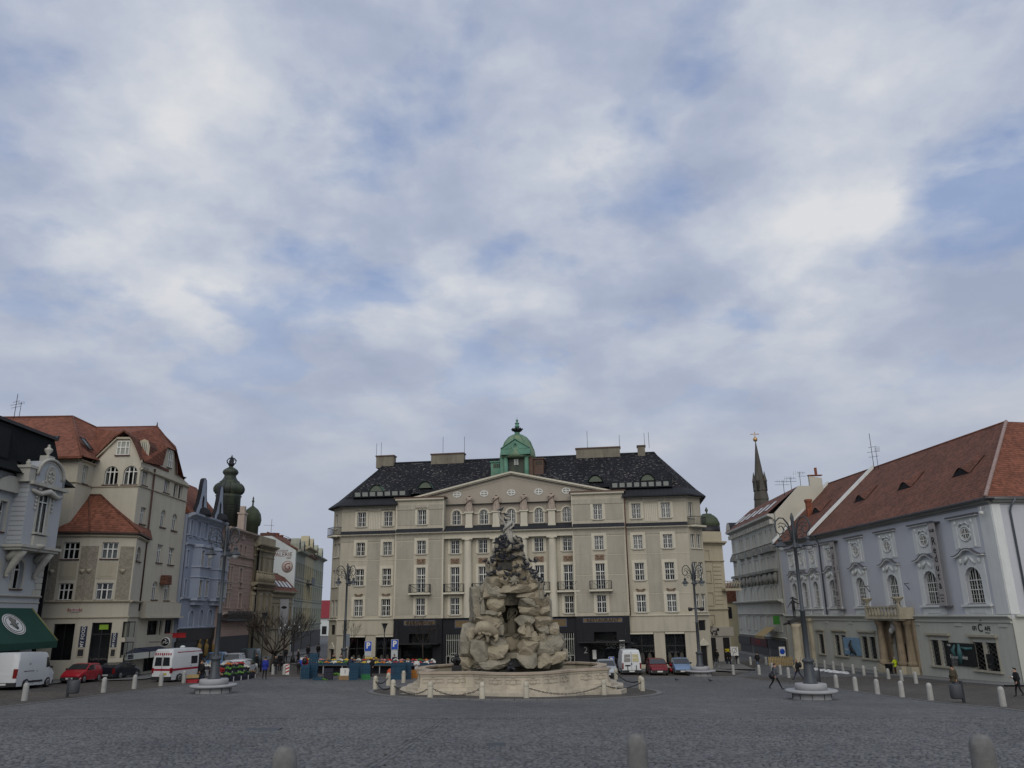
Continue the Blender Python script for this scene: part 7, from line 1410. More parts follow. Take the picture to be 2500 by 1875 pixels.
# ---------------------------------------------------------------- the fountain
FY = 57.0; FTN = F((0, FY), 0.)
ROCK = mat('fountain_rock', (.31, .27, .195), .93, .3, .8, bump=1., bsc=7, streak=.45, dirt=(.13, .12, .10), spot=(1.6, .64, (.27, .21, .14)))
ROCK2 = mat('fountain_rock_grey', (.26, .236, .182), .93, .3, 1., bump=1., bsc=9, streak=.5, dirt=(.12, .115, .105))
BASIN = mat('basin_stone', (.44, .395, .315), .85, .14, .6, bump=.25, bsc=20, streak=.6, dirt=(.21, .18, .145))
RIM = mat('basin_rim', (.36, .30, .23), .8, .2, .8, streak=.4, dirt=(.2, .15, .1))
zf = g(0, 57)
fo = thing('fountain', 'baroque stone fountain of piled boulders with arched grotto and statue on top', 'fountain', (0, 58, zf), world=True)
def rock(x0, x1, y0, y1, d=0., dep=None, m=None, seed=None, box=.62, nm='stone', rough=.11):
    u0, u1, z0, z1 = FTN.rect(x0, x1, y0, y1, d); w, h = (u1-u0)/2*1.06, (z1-z0)/2*1.09; dp = dep or max(.55, min(w, h)*1.1); c = V(((u0+u1)/2, FY-d+dp*.35, (z0+z1)/2)); sd = seed if seed is not None else x0*7.3+y0; rq = random.Random(int(sd)); PLN = [(V((rq.gauss(0, 1), rq.gauss(0, 1)-.4, rq.gauss(0, 1))).normalized(), rq.uniform(.66, .95)) for _ in range(11)]
    n = 9; s = MB(); G = {}; vs = []; fs = []
    for ax in range(3):
        for sg in (-1, 1):
            for i in range(n+1):
                for j in range(n+1):
                    q = [0, 0, 0]; q[ax] = sg; q[(ax+1) % 3] = i/n*2-1; q[(ax+2) % 3] = j/n*2-1; key = tuple(round(v, 4) for v in q)
                    if key not in G:
                        v = V(q); sph = v.normalized(); p = v.lerp(sph*1.2, 1-box); p = p*(1-.10*max(0, NZ.noise(v*1.7+V((0, sd, sd)))-.1)*2)
                        nz = NZ.noise(p*1.1+V((sd, 0, 0)))*rough*1.5+abs(NZ.noise(p*2.3+V((0, sd, 0))))*rough*-1.6+NZ.noise(p*5+V((0, 0, sd)))*rough*.8+.06
                        for pn, pc in PLN:
                            e_ = p.dot(pn)-pc
                            if e_ > 0: p = p-pn*e_*.92
                        p = p*(1.08+nz*.62); G[key] = len(vs); vs.append((c.x+p.x*w, c.y+p.y*dp, c.z+p.z*h))
            for i in range(n):
                for j in range(n):
                    ids = []
                    for a, b in ((i, j), (i+1, j), (i+1, j+1), (i, j+1)):
                        q = [0, 0, 0]; q[ax] = sg; q[(ax+1) % 3] = a/n*2-1; q[(ax+2) % 3] = b/n*2-1; ids.append(G[tuple(round(v, 4) for v in q)])
                    fs.append(tuple(ids if sg > 0 else ids[::-1]))
    s.shared(vs, fs); s.s = [False]*len(s.f); return s.build(nm, m or (ROCK if int(sd) % 3 else ROCK2), fo)
RK = [(1120, 1158, 1606, 1634), (1154, 1240, 1608, 1632, .25), (1124, 1156, 1563, 1610, .1), (1152, 1192, 1566, 1612, .3), (1184, 1238, 1573, 1611, .15), (1138, 1166, 1537, 1567), (1162, 1188, 1551, 1572, .1), (1182, 1234, 1548, 1579, -.1), (1164, 1224, 1504, 1528, -.2), (1186, 1228, 1522, 1550, -.2), (1162, 1194, 1524, 1554, -.25), (1186, 1218, 1489, 1507, -.1), (1213, 1225, 1494, 1507, -.2), (1185, 1232, 1461, 1493, -.1), (1157, 1189, 1479, 1508, -.35), (1179, 1220, 1428, 1463, -.15), (1212, 1236, 1446, 1462),
 (1264, 1317, 1597, 1629, .25), (1314, 1350, 1593, 1628, .2), (1342, 1380, 1591, 1622, -.1), (1369, 1386, 1587, 1613, -.6), (1268, 1315, 1558, 1601, .15), (1310, 1350, 1564, 1598, .1), (1336, 1373, 1549, 1595, -.3), (1336, 1363, 1521, 1552, -.4), (1312, 1336, 1543, 1567, -.05), (1273, 1314, 1543, 1564, .0), (1267, 1303, 1526, 1557, .05), (1260, 1309, 1503, 1531, .05), (1305, 1343, 1503, 1529, -.1), (1307, 1339, 1526, 1547, -.2), (1266, 1320, 1480, 1505), (1316, 1341, 1480, 1505, -.1), (1268, 1313, 1460, 1484, .0), (1307, 1342, 1443, 1483, -.15), (1265, 1311, 1445, 1463, .05), (1284, 1311, 1425, 1448, -.05), (1285, 1310, 1406, 1429, -.1), (1269, 1289, 1413, 1431), (1280, 1299, 1391, 1417, -.1), (1257, 1283, 1383, 1411, -.05), (1253, 1283, 1362, 1387, -.05), (1219, 1290, 1426, 1449, .15), (1219, 1247, 1406, 1430, .05), (1243, 1271, 1405, 1433, .1), (1208, 1246, 1390, 1409), (1188, 1223, 1403, 1432, -.05), (1187, 1222, 1427, 1462, .0), (1174, 1192, 1423, 1461, -.4), (1190, 1213, 1384, 1408, -.15), (1197, 1216, 1359, 1387, -.2), (1211, 1245, 1337, 1375, -.15), (1242, 1276, 1337, 1375, -.15), (1243, 1263, 1372, 1406, -.1), (1213, 1270, 1328, 1345, -.2)]
for r in RK: rock(*r[:4], r[4] if len(r) > 4 else 0., box=.74 if (r[1]-r[0]) > 40 else .6)
for x0, x1, y0, y1 in ((1130, 1205, 1520, 1630), (1150, 1208, 1440, 1530), (1285, 1370, 1540, 1628), (1290, 1345, 1440, 1550), (1185, 1305, 1395, 1450), (1205, 1285, 1350, 1410)): rock(x0, x1, y0, y1, -1.9, 1.5, ROCK2, box=.6)
rock(1180, 1300, 1425, 1475, -2.2, 2.2, ROCK2, box=.85); rock(1175, 1310, 1430, 1628, -4.2, .8, ROCK2, box=.9)  # roof boulder and back boulder added to close the grotto and keep it dark
# eagle-like wing slab, dark inscription niche, grotto floor block
s = MB(); A = FTN.px(1183, 1376, .2); s.prism([FTN.px(x, y, .2) for x, y in ((1184, 1372), (1192, 1380), (1197, 1398), (1194, 1404), (1185, 1392))], -.2, .15, 0, FTN.T); s.build('wing', ROCK2, fo)
s = MB(); u0, u1, z0, z1 = FTN.rect(1215, 1250, 1373, 1390, .3); FTN.box(s, u0, u1, -.3, .34, z0, z1); s.build('inscription_panel', mat('dark_weathered_stone', (.05, .047, .04), .95, .3, 4.), fo)  # niche panel coloured near black all over
rock(1231, 1270, 1557, 1596, -1.5, .6, ROCK, box=.8, nm='grotto_block'); rock(1224, 1252, 1546, 1560, -1.6, .5, ROCK2); rock(1246, 1268, 1548, 1560, -1.6, .5, ROCK2)
s = MB(); u0, u1, z0, z1 = FTN.rect(1236, 1270, 1594, 1628, -.3); s.box(u0, u1, -2, -.4, z0, z1-.35, 1, FTN.T); s.box(u0-.1, u1+.1, -2, -.2, z1-.35, z1, 0, FTN.T); s.build('grotto_step', [ROCK2, BLACK], fo)
def at(px, py, d): u, z = FTN.px(px, py, d); return FTN.T(u, d, z)
statue(at(1250, 1552, -2.3), -75, 2.3, ROCK2, fo, armL=((-.25, .2, 1.25), (-.1, .35, 1.1)), bend=.2)
rock(1222, 1240, 1520, 1548, -2.0, .5, ROCK2)
# allegorical figures at the flanks and crowning statue
statue(at(1178, 1500, .25), -150, 1.35, ROCK2, fo, armL=((-.25, .2, 1.3), (-.1, .35, 1.5)), bend=.5)
statue(at(1322, 1462, .45), -30, 1.35, ROCK2, fo, armR=((.3, .2, 1.2), (.25, .4, .95)), bend=.6)
statue(at(1290, 1556, .45), -100, 1.45, ROCK, fo, bend=.9)
statue(at(1199, 1402, .25), -120, .95, ROCK2, fo, bend=.5)
s = MB()       # lion with curled mane, head down to the left
for p, r in ((( 1172, 1530), .34), ((1182, 1538), .3)): s.ball(tuple(at(*p, .55)), (r, r*.9, r*1.05), 10)
s.tube([at(1218, 1548, .3), at(1205, 1542, .45), at(1190, 1532, .6), at(1176, 1530, .65), at(1165, 1540, .6), at(1158, 1546, .6)], [.2, .36, .44, .4, .28, .14], 10)
for p in (((1190, 1548), (1191, 1560), (1190, 1568)), ((1176, 1548), (1171, 1556), (1166, 1560)), ((1210, 1550), (1214, 1560), (1208, 1566))): s.tube([at(*q, .6) for q in p], [.2, .11, .13], 7)
s.tube([at(1205, 1536, .5), at(1216, 1528, .5), at(1222, 1520, .45)], [.16, .2, .04], 6); s.tube([at(1198, 1533, .6), at(1210, 1524, .6), at(1221, 1521, .5)], [.1, .14, .03], 6)
rr_ = random.Random(3)
for k in range(34): s.ball(tuple(at(1170+rr_.random()*30, 1526+rr_.random()*24, .75+rr_.random()*.12)), .09+.04*rr_.random(), 6)
s.build('lion', ROCK, fo)
s = MB()
for k in range(16): a = k*.9; s.tube([at(1255, 1418, .35), at(1255+9*cos(a), 1416+9*sin(a), .5), at(1255+14*cos(a+.4), 1419+14*sin(a+.4), .4)], [.09, .08, .03], 5)
s.ball(tuple(at(1255, 1416, .4)), (.3, .2, .3), 8); s.build('carved_crab', ROCK2, fo)
for k, (x, y, w, h) in enumerate(((1216, 1334, 22, 26), (1226, 1326, 20, 20), (1262, 1326, 22, 24), (1270, 1338, 20, 26), (1250, 1338, 24, 20), (1234, 1340, 22, 22), (1212, 1350, 18, 22), (1272, 1354, 18, 22))): rock(x-w/2, x+w/2, y-h/2, y+h/2, .1+.1*(k % 3), .55, ROCK2, box=.3, rough=.3, nm='carved_rock')
s = MB()       # dragon necks coiled round the foot of the statue
for k, q in enumerate((((1222, 1342), (1212, 1334), (1214, 1322), (1220, 1318), (1226, 1324)), ((1262, 1338), (1270, 1328), (1266, 1316), (1259, 1313), (1258, 1322)), ((1238, 1345), (1246, 1334), (1256, 1330), (1262, 1336)))): s.tube([at(*p, .45+.1*(i % 2)) for i, p in enumerate(q)], [.2, .22, .18, .16, .06][:len(q)], 7)
s.build('dragon', ROCK2, fo)
stt = statue(at(1241, 1337, .05), -95, 2.25, mat('pale_weathered_stone', (.36, .345, .30), .9, .3, 3., bump=.5, streak=.6, dirt=(.1, .1, .09)), fo, armR=((.38, .05, 1.66), (.44, .08, 2.0)), armL=((-.28, .1, 1.2), (-.12, .22, 1.02)), stride=.15, wide=1.2)
s = MB(); J_ = joints(); s.lathe([(.12, 1.70), (.13, 1.74), (.10, 1.77)], 10); s.build('crown', MT['pale_weathered_stone'], stt)
# basin: lobed outline with steps
def lobed(sc, cx=.2, cy=57.6):
    pts = [(-6.3, -4.3), (-4.7, -4.35), (-3.3, -4.35), (-2.9, -4.6), (-2.0, -5.45), (-1.0, -5.95), (.2, -6.1), (1.4, -5.85), (2.5, -5.0), (3.2, -4.0), (3.8, -3.6), (4.8, -3.2), (5.75, -2.7), (5.9, -2.4), (5.3, -1.4), (5.9, .2), (6.1, 1.8), (5.6, 3.4), (4.4, 4.7), (2.6, 5.3), (0, 6.2), (-2.6, 5.3), (-4.8, 4.6), (-6.3, 3.2), (-7.0, 1.2), (-6.9, -.6), (-5.9, -2.2), (-6.45, -3.8)]
    out = []
    for i, (x, y) in enumerate(pts):
        a, b = V(pts[i-1]), V(pts[(i+1) % len(pts)]); t = (b-a).normalized(); n = V((t.y, -t.x)); out.append((cx+x+n.x*sc, cy+y+n.y*sc))
    return out
def ring(mb, out, inn, z0, z1, m=0):
    n = len(out)
    for i in range(n):
        j = (i+1) % n; a, b, c, d = out[i], out[j], inn[j], inn[i]
        mb.face([(*a, z0), (*b, z0), (*b, z1), (*a, z1)], m); mb.face([(*a, z1), (*b, z1), (*c, z1), (*d, z1)], m); mb.face([(*d, z0), (*c, z0), (*c, z1), (*d, z1)], m); mb.face([(*a, z0), (*b, z0), (*c, z0), (*d, z0)], m)
zr_ = py_(1110, 1640, 53.25).z; zs_ = py_(1110, 1679, 53.25).z
s = MB(); ring(s, lobed(.0), lobed(-.38), zs_-.3, zr_-.12); ring(s, lobed(.07), lobed(-.3), zs_+.0, zs_+.22); ring(s, lobed(.05), lobed(-.38), zr_-.26, zr_-.12); bw = s.build('basin_wall', BASIN, fo)
s = MB(); ring(s, lobed(.16), lobed(-.5), zr_-.12, zr_); s.build('rim', RIM, bw)
s = MB(); L0 = lobed(.02); 
for i in list(range(0, 12)):
    a, b = V((*L0[i], 0)), V((*L0[i+1], 0)); t = (b-a); 
    if t.length < .9: continue
    fc = F(a, p1=b); w = fc.len
    for x0, x1, z0, z1 in ((.12, w-.12, zs_+.32, zs_+.36), (.12, w-.12, zr_-.42, zr_-.38), (.12, .16, zs_+.36, zr_-.42), (w-.16, w-.12, zs_+.36, zr_-.42)): fc.box(s, x0, x1, -.01, .025, z0, z1)
    s.tube([fc.T(w/2+.2*cos(q), .02, (zs_+zr_)/2-.02+.2*sin(q)) for q in [2*pi*k/14 for k in range(15)]], .025, 4)
s.build('panel_moulding', BASIN, bw, kind='stuff')
for k, (e0, z0, z1) in enumerate(((.35, zs_-.35, zs_+.02), (.8, zs_-.6, zs_-.17), (1.25, zs_-.9, zs_-.36))): s = MB(); ring(s, lobed(e0), lobed(-.2), z0, z1); s.build('step', BASIN, fo)
s = MB(); s.face([(*p, zr_-.75) for p in lobed(-.35)]); s.build('basin_floor', mat('wet_basin_floor', (.11, .105, .09), .35, .3, 1.), fo)
for px, pyy, d in ((1247, 1640, 3.8), (1115, 1618, 2.2)):
    s = MB(); p = at(px, pyy, d); s.box(p.x-.3, p.x+.3, p.y-.3, p.y+.3, p.z-.6, p.z-.15); s.ball((p.x, p.y, p.z+.1), (.28, .28, .3), 10); s.tube([(p.x, p.y-.1, p.z+.1), (p.x+.1, p.y-.45, p.z+.25), (p.x+.3, p.y-.6, p.z+.15)], [.16, .12, .05], 7); s.ball((p.x, p.y, p.z+.42), .16, 8); s.build('water_spout', BLACK, fo)
s = MB(); n = 48
for i in range(n):
    q, q2 = 2*pi*i/n, 2*pi*(i+.97)/n; c = []
    for r, t in ((9.5, q), (9.5, q2), (9.85, q2), (9.85, q)): x, y = -.1+r*cos(t), 57.2+r*sin(t); c.append(V((x, y, g(x, y))))
    s.hexa([v-V((0, 0, .1)) for v in c]+[v+V((0, 0, .07)) for v in c])
s.build('fountain_kerb', KERB, kind='structure')
s = MB(); c0 = V((-.1, 57.2, 0))
for j in range(9):
    for i in range(n):
        q, q2 = 2*pi*i/n, 2*pi*(i+1)/n; c = []
        for r, t in ((j*1.055, q), (j*1.055, q2), (j*1.055+1.055, q2), (j*1.055+1.055, q)): x, y = -.1+r*cos(t), 57.2+r*sin(t); c.append((x, y, g(x, y)+.03))
        s.face(c if j else [c[0], c[2], c[3]])
s.build('fountain_paving', COBROAD, kind='structure')
# pigeons
PIG = mat('pigeon_feather', (.035, .038, .047), .7, .4, 9., local=True)
s = MB(); s.tube([(0, -.20, .115), (0, -.12, .12), (0, -.04, .13), (0, .04, .145), (0, .085, .185), (0, .1, .225), (0, .118, .245), (0, .15, .238), (0, .168, .232)], [.018, .034, .062, .066, .045, .03, .032, .014, .004], 8); s.tube([(-.02, .0, .09), (-.02, .01, .0)], .006, 4); s.tube([(.02, .0, .09), (.02, .01, .0)], .006, 4)
PGM = s.mesh('pigeon', PIG); GP = 'pigeons perched on the fountain'
rr_ = random.Random(11)
rq = random.Random(8); PG = [(1208+rq.random()*66, 1316+rq.random()*50) for _ in range(26)]+[(1212+rq.random()*60, 1312+rq.random()*34) for _ in range(16)]+[(1190+rq.random()*120, 1372+rq.random()*56) for _ in range(16)]+[(1223, 1249), (1236, 1262), (1234, 1274), (1240, 1285), (1238, 1291), (1231, 1300), (1213, 1324), (1216, 1333), (1213, 1330), (1222, 1330), (1229, 1333), (1243, 1330), (1216, 1345), (1218, 1348), (1250, 1333), (1262, 1330), (1268, 1337), (1273, 1341), (1245, 1352), (1259, 1346), (1274, 1360), (1252, 1366), (1263, 1364), (1206, 1364), (1203, 1372), (1227, 1372), (1239, 1371), (1247, 1371), (1185, 1374), (1218, 1393), (1280, 1370), (1281, 1378), (1284, 1381), (1279, 1388), (1293, 1394), (1301, 1397), (1258, 1408), (1268, 1407), (1239, 1408), (1207, 1402), (1300, 1404), (1305, 1412), (1315, 1416), (1324, 1411), (1316, 1421), (1325, 1428), (1332, 1459), (1280, 1418), (1193, 1407), (1253, 1292), (1210, 1352), (1226, 1342)]
for k, (x, y) in enumerate(PG):
    p = at(x, y, .6 if 1300 < y < 1348 else .35 if y > 1300 else .1); link('pigeon', PGM, mtx=M.Translation(p-V((0, 0, .05))) @ M.Rotation(rr_.random()*6.28, 4, 'Z') @ M.Scale(1.4, 4), label='dark grey pigeon perched on the boulders or statue of the fountain', cat='pigeon', group=GP)
for lb, (x, y) in zip(('pigeon on the setts walking right of the fountain bollards', 'lone pigeon on open setts left of the walking man'), ((1652, 1664), (1734, 1666))): link('pigeon', PGM, mtx=M.Translation(gp(x, y)) @ M.Rotation(rr_.random()*6.28, 4, 'Z') @ M.Scale(1.2, 4), label=lb, cat='pigeon')
# ---------------------------------------------------------------- bollards and chains
BOLM = mat('pale_granite', (.33, .335, .325), .85, .16, 4., bump=.3, bsc=60, local=True, streak=.3); BOLF = mat('cream_bollard_stone', (.44, .415, .34), .85, .12, 3., bump=.3, bsc=50, local=True, streak=.35, dirt=(.25, .2, .13))
s = MB(); s.lathe([(.165, -.1), (.16, .0), (.152, .70), (.148, .80), (.125, .88), (.08, .93), (.0, .95)], 16); BM = s.mesh('bollard', BOLM)
s = MB(); s.lathe([(.175, -.1), (.17, .0), (.16, .62), (.15, .64), (.158, .66), (.165, .74), (.14, .85), (.08, .92), (0, .94)], 16); s.box(-.2, .2, -.02, .02, .6, .64); BFm = s.mesh('bollard', BOLF)
def bollard(px, py, label, group, me=BM, h=0):
    p = gp(px, py); return link('bollard', me, mtx=M.Translation(p), label=label, cat='bollard', group=group)
def ordn(i): return ('first', 'second', 'third', 'fourth', 'fifth', 'sixth', 'seventh', 'eighth', 'ninth', 'tenth', 'eleventh', 'twelfth')[i]
G1 = 'bollards along the left parking lane'
for (x, y), t in zip(((59, 1711), (252, 1691), (327, 1682), (392, 1675), (448, 1668), (624, 1645), (666, 1647), (693, 1647)), ('behind the rear wheel of the white van', 'beside the rear wheel of the red car', 'beside the front wheel of the dark coupe', 'in front of the ambulance rear bumper', 'beside the ambulance and the wooden crate', 'at the right end of the vegetable stall', 'in front of the narrow street, right of the man in blue', 'next to the red and white striped post')): bollard(x, y, 'white bollard '+t, G1)
G2 = 'bollards along the right roadway'
for (x, y), t in zip(((1791, 1647), (1854, 1647), (1886, 1641), (1906, 1647), (1926, 1655), (2043, 1679), (2090, 1687), (2143, 1695), (2203, 1702), (2273, 1710), (2450, 1725)), ('below the white road sign by the corner shop', 'in front of the man in black crossing the road', 'just left of the walking man in grey', 'just behind the walking man in grey', 'between the two walking men', 'right of the large lamp base, nearest to it', 'second to the right of the large lamp base', 'third to the right of the large lamp base', 'fourth to the right of the large lamp base', 'left of the bin where the man in jeans stands', 'at the right edge past the bin')): bollard(x, y, 'white bollard '+t, G2)
G3 = 'bollards along the theatre pavement'
for i, (x, y) in enumerate(((1994, 1630), (2015, 1633), (2036, 1636), (2059, 1641), (2084, 1645), (2110, 1649), (2139, 1653), (2170, 1658), (2202, 1663), (2237, 1669))): bollard(x, y, f'small white bollard on the theatre kerb, {ordn(i)} from the far end', G3)
for (x, y), t in zip(((1796, 1623), (1803, 1624), (1833, 1623), (1871, 1623), (1908, 1623)), ('below the struck-through sign', 'touching the one under the struck-through sign', 'left of the far man in black', 'right of the far man in black', 'by the wooden fence under the awning')): bollard(x, y, 'far bollard before the ornate grey house, '+t, 'bollards before the ornate house')
G4 = 'chained bollards round the fountain'; FB_ = [(916, 1685), (948, 1674), (959, 1698), (985, 1667), (1050, 1705.5), (1177, 1707), (1285, 1705.5), (1475, 1698), (1504, 1659), (1565, 1684), (1569, 1688)]
for (x, y), t in zip(FB_, ('farthest left of the fountain', 'beside the orange balloon', 'in front of the leftmost pair', 'alone beside the woman in white', 'before the left wing of the basin', 'before the left half of the basin bulge', 'before the right half of the basin bulge', 'before the right corner of the basin', 'beside the silver car', 'half hidden behind the rightmost one', 'farthest right of the fountain')): bollard(x, y, 'cream bollard with rounded cap '+t, G4, BFm)
BOLD = mat('dark_weathered_granite', (.165, .165, .16), .9, .28, 7., bump=.8, bsc=70, streak=.3, dirt=(.09, .09, .085)); BMD = BM.copy(); BMD.materials.clear(); BMD.materials.append(BOLD); NB = 'granite bollards in the foreground'
for (x, yt, w), t in zip(((697, 1819, 53), (1553, 1789, 52), (2391, 1790, 57)), ('left one of three', 'middle one of three with a worn cap', 'right one of three')):
    d = ray(x, yt); lo, hi = 4, 30
    for _ in range(50):
        m_ = (lo+hi)/2; p = d*m_
        if p.z > g(p.x, p.y)+.93: lo = m_
        else: hi = m_
    link('bollard', BMD, mtx=M.Translation((p.x, p.y, g(p.x, p.y)-.02)) @ M.Diagonal((1.05*w/54, 1.05*w/54, 1, 1)), label='weathered bollard cut by the bottom picture edge, '+t, cat='bollard', group=NB)
CHN = mat('black_chain', (.02, .02, .022), .5, .2)
def chain(a, b, sag, label):
    A, B = gp(*FB_[a])+V((0, 0, .62)), gp(*FB_[b])+V((0, 0, .62)); n = int((B-A).length/.14); s = MB()
    pt = lambda t: A.lerp(B, t)-V((0, 0, sag*4*t*(1-t)))
    for i in range(n):
        p, q = pt(i/n), pt((i+1.25)/n); d = (q-p); d.normalize(); sd = V((-d.y, d.x, 0)).normalized() if i % 2 else d.cross(V((-d.y, d.x, 0))).normalized(); w = sd*.035; s.tube([p, p.lerp(q, .25)+w, p.lerp(q, .75)+w, q, p.lerp(q, .75)-w, p.lerp(q, .25)-w, p], .016, 4)
    s.build('chain', CHN, None, label=label, cat='chain', group='chains between the fountain bollards')
for a, b, sg, t in ((0, 1, .3, 'at the left rear'), (0, 2, .42, 'at the left front'), (2, 4, .45, 'before the left steps of the basin'), (4, 5, .42, 'before the left wing of the basin'), (6, 7, .45, 'before the right half of the basin'), (7, 10, .3, 'at the right front corner'), (8, 9, .4, 'at the right rear beside the white van')): chain(a, b, sg, 'black iron chain hanging between bollards '+t)
# ---------------------------------------------------------------- ornate street lamps
LAMPM = mat('lamp_grey_paint', (.055, .062, .07), .45, .12, 3., metal=.2); BENCH = mat('lamp_bench_stone', (.30, .305, .315), .85, .12, 2., bump=.25, bsc=40, streak=.2); LGL = mat('lamp_glass', (.4, .42, .42), .15, .05, spec=.6)
lamp = thing('street_lamp', '', 'street lamp', (0, 0, 0), group='ornate three-armed street lamps')
s = MB(); s.lathe([(1.12, -.3), (1.12, .08), (1.05, .3), (1.12, .36), (1.42, .38), (1.47, .42), (1.47, .50), (1.42, .53), (.5, .53)], 40); s.build('bench', BENCH, lamp)
s = MB(); s.lathe([(.9, .5), (.9, .82), (.86, .87), (.3, .87)], 36); s.build('plinth', BENCH, lamp)
s = MB()
for k in range(10): q = 2*pi*k/10; s.box(1.11, 1.14, -.012, .012, -.2, .34, 0, lambda a, b, c, q=q: V((a*cos(q)-b*sin(q), a*sin(q)+b*cos(q), c)))
s.build('stone_joint', BLACK, lamp, kind='stuff')
s = MB(); s.lathe([(.42, .86), (.42, .93), (.36, .98), (.35, 1.1), (.31, 1.16), (.29, 1.9), (.27, 2.0), (.34, 2.06), (.36, 2.12), (.30, 2.2), (.17, 2.26), (.16, 2.3), (.145, 4.9), (.17, 4.92), (.18, 5.0), (.12, 5.05), (.10, 8.6), (.16, 8.66), (.17, 8.75), (.12, 8.8), (.11, 9.2), (.09, 10.3), (.12, 10.5), (.05, 10.75), (.0, 10.85)], 14); s.build('pole', LAMPM, lamp)
for k in range(3):
    q = pi+.12+k*2*pi/3; T = lambda r, z, q=q: V((r*cos(q), r*sin(q), z)); s = MB()
    out = [T(.1+.0, 8.9)]+[T(.72-.62*cos(t), 9.75+.75*sin(t)) for t in [pi*i/10*1.0 for i in range(0, 9)]]
    arc = [T(.12, 9.0), T(.16, 9.6), T(.32, 10.15), T(.58, 10.48), T(.85, 10.5), T(1.08, 10.3), T(1.17, 9.98), T(1.1, 9.66), T(.9, 9.5), T(.7, 9.58), T(.62, 9.78), T(.7, 9.98), T(.86, 10.0), T(.92, 9.9)]
    s.tube(arc, [.05, .05, .05, .045, .045, .045, .045, .045, .04, .04, .035, .035, .03, .04], 6)
    s.tube([T(.12, 9.2), T(.3, 9.85), T(.5, 10.12), T(.78, 10.2), T(.95, 10.1)], .03, 5); s.tube([T(.13, 9.1), T(.3, 9.45), T(.5, 9.55), T(.66, 9.45), T(.62, 9.3), T(.5, 9.32), T(.52, 9.4)], .028, 5)
    s.tube([T(.45+.15*cos(t), 9.85+.15*sin(t)) for t in [2*pi*i/10 for i in range(11)]], .022, 4); s.tube([T(.13, 9.3), T(.25, 9.15), T(.34, 9.2), T(.3, 9.28)], .025, 4); s.build('scroll_arm', LAMPM, lamp)
    o = T(.92, 0); s = MB(); s.lathe([(.02, 9.5), (.02, 9.3), (.07, 9.27), (.1, 9.22), (.15, 9.17), (.14, 9.12), (.1, 9.06), (.12, 9.0), (.22, 8.93), (.31, 8.82), (.37, 8.77), (.37, 8.74), (.2, 8.74)], 14, 0, (o.x, o.y, 0)); ln = s.build('lantern', LAMPM, lamp); s = MB(); s.lathe([(.22, 8.74), (.2, 8.62), (.13, 8.5), (.0, 8.45)], 12, 0, (o.x, o.y, 0)); s.build('glass_bowl', LGL, ln)
LP = [((520, 1692), 'ornate lamp before the ambulance and vegetable stall, second nearest of four'), ((1711, 1650), 'ornate lamp with two side floodlights beside the light blue car'), ((1983, 1707), 'nearest ornate lamp, in front of the theatre with walkers beside'), ((838, 1638), 'ornate lamp rising behind the market stall before the hotel corner')]
lamp.location = gp(*LP[0][0]); lamp['label'] = LP[0][1]; lamp.rotation_euler = (0, 0, .5)
for (p, lb), rz in zip(LP[1:], (.1, 0., .35)): l2 = dup(lamp, gp(*p), rz, lb)
p = gp(1711, 1650); s = MB(); s.tube([p+V((-.5, 0, 6.3)), p+V((.5, 0, 6.3))], .06, 5)
for sg in (-1, 1): s.lathe([(.14, -.2), (.2, .15), (.05, .2)], 8, 0, T=lambda a, b, c: p+V((sg*(.55+c), b, 6.25+a)))
s.build('floodlight', BLACK, None, label='pair of black floodlights clamped to the lamp post beside the light blue car', cat='floodlight')
def funnel(px, py, yt, label, h=5.2):
    p = gp(px, py); t = thing('funnel_lamp', label, 'street lamp', p, group='slim funnel lamps'); s = MB(); s.lathe([(.09, 0), (.08, 1.2), (.055, 1.3), (.045, h-.85)], 8); s.build('pole', BLACK, t); s = MB(); s.lathe([(.05, h-.9), (.1, h-.55), (.3, h-.02), (.36, h)], 8); hd = s.build('lamp_head', mat('lamp_smoked_glass', (.06, .065, .07), .3, .1), t); s = MB(); s.lathe([(.4, h), (.4, h+.05), (.1, h+.1)], 12); s.build('cap', BLACK, hd); return t
funnel(222, 1640, 1481, 'slim funnel lamp with bird spikes before the food shop door', 6.0); funnel(343, 1640, 1498, 'slim funnel lamp before the jettied right shopfront', 5.6); funnel(936, 1632, 1540, 'slim funnel lamp between two parking signs', 4.6); funnel(1589, 1628, 1520, 'slim funnel lamp behind the dark red car', 5.2); funnel(636, 1640, 1510, 'slim grey funnel lamp left of the bushy bare tree', 5.6)
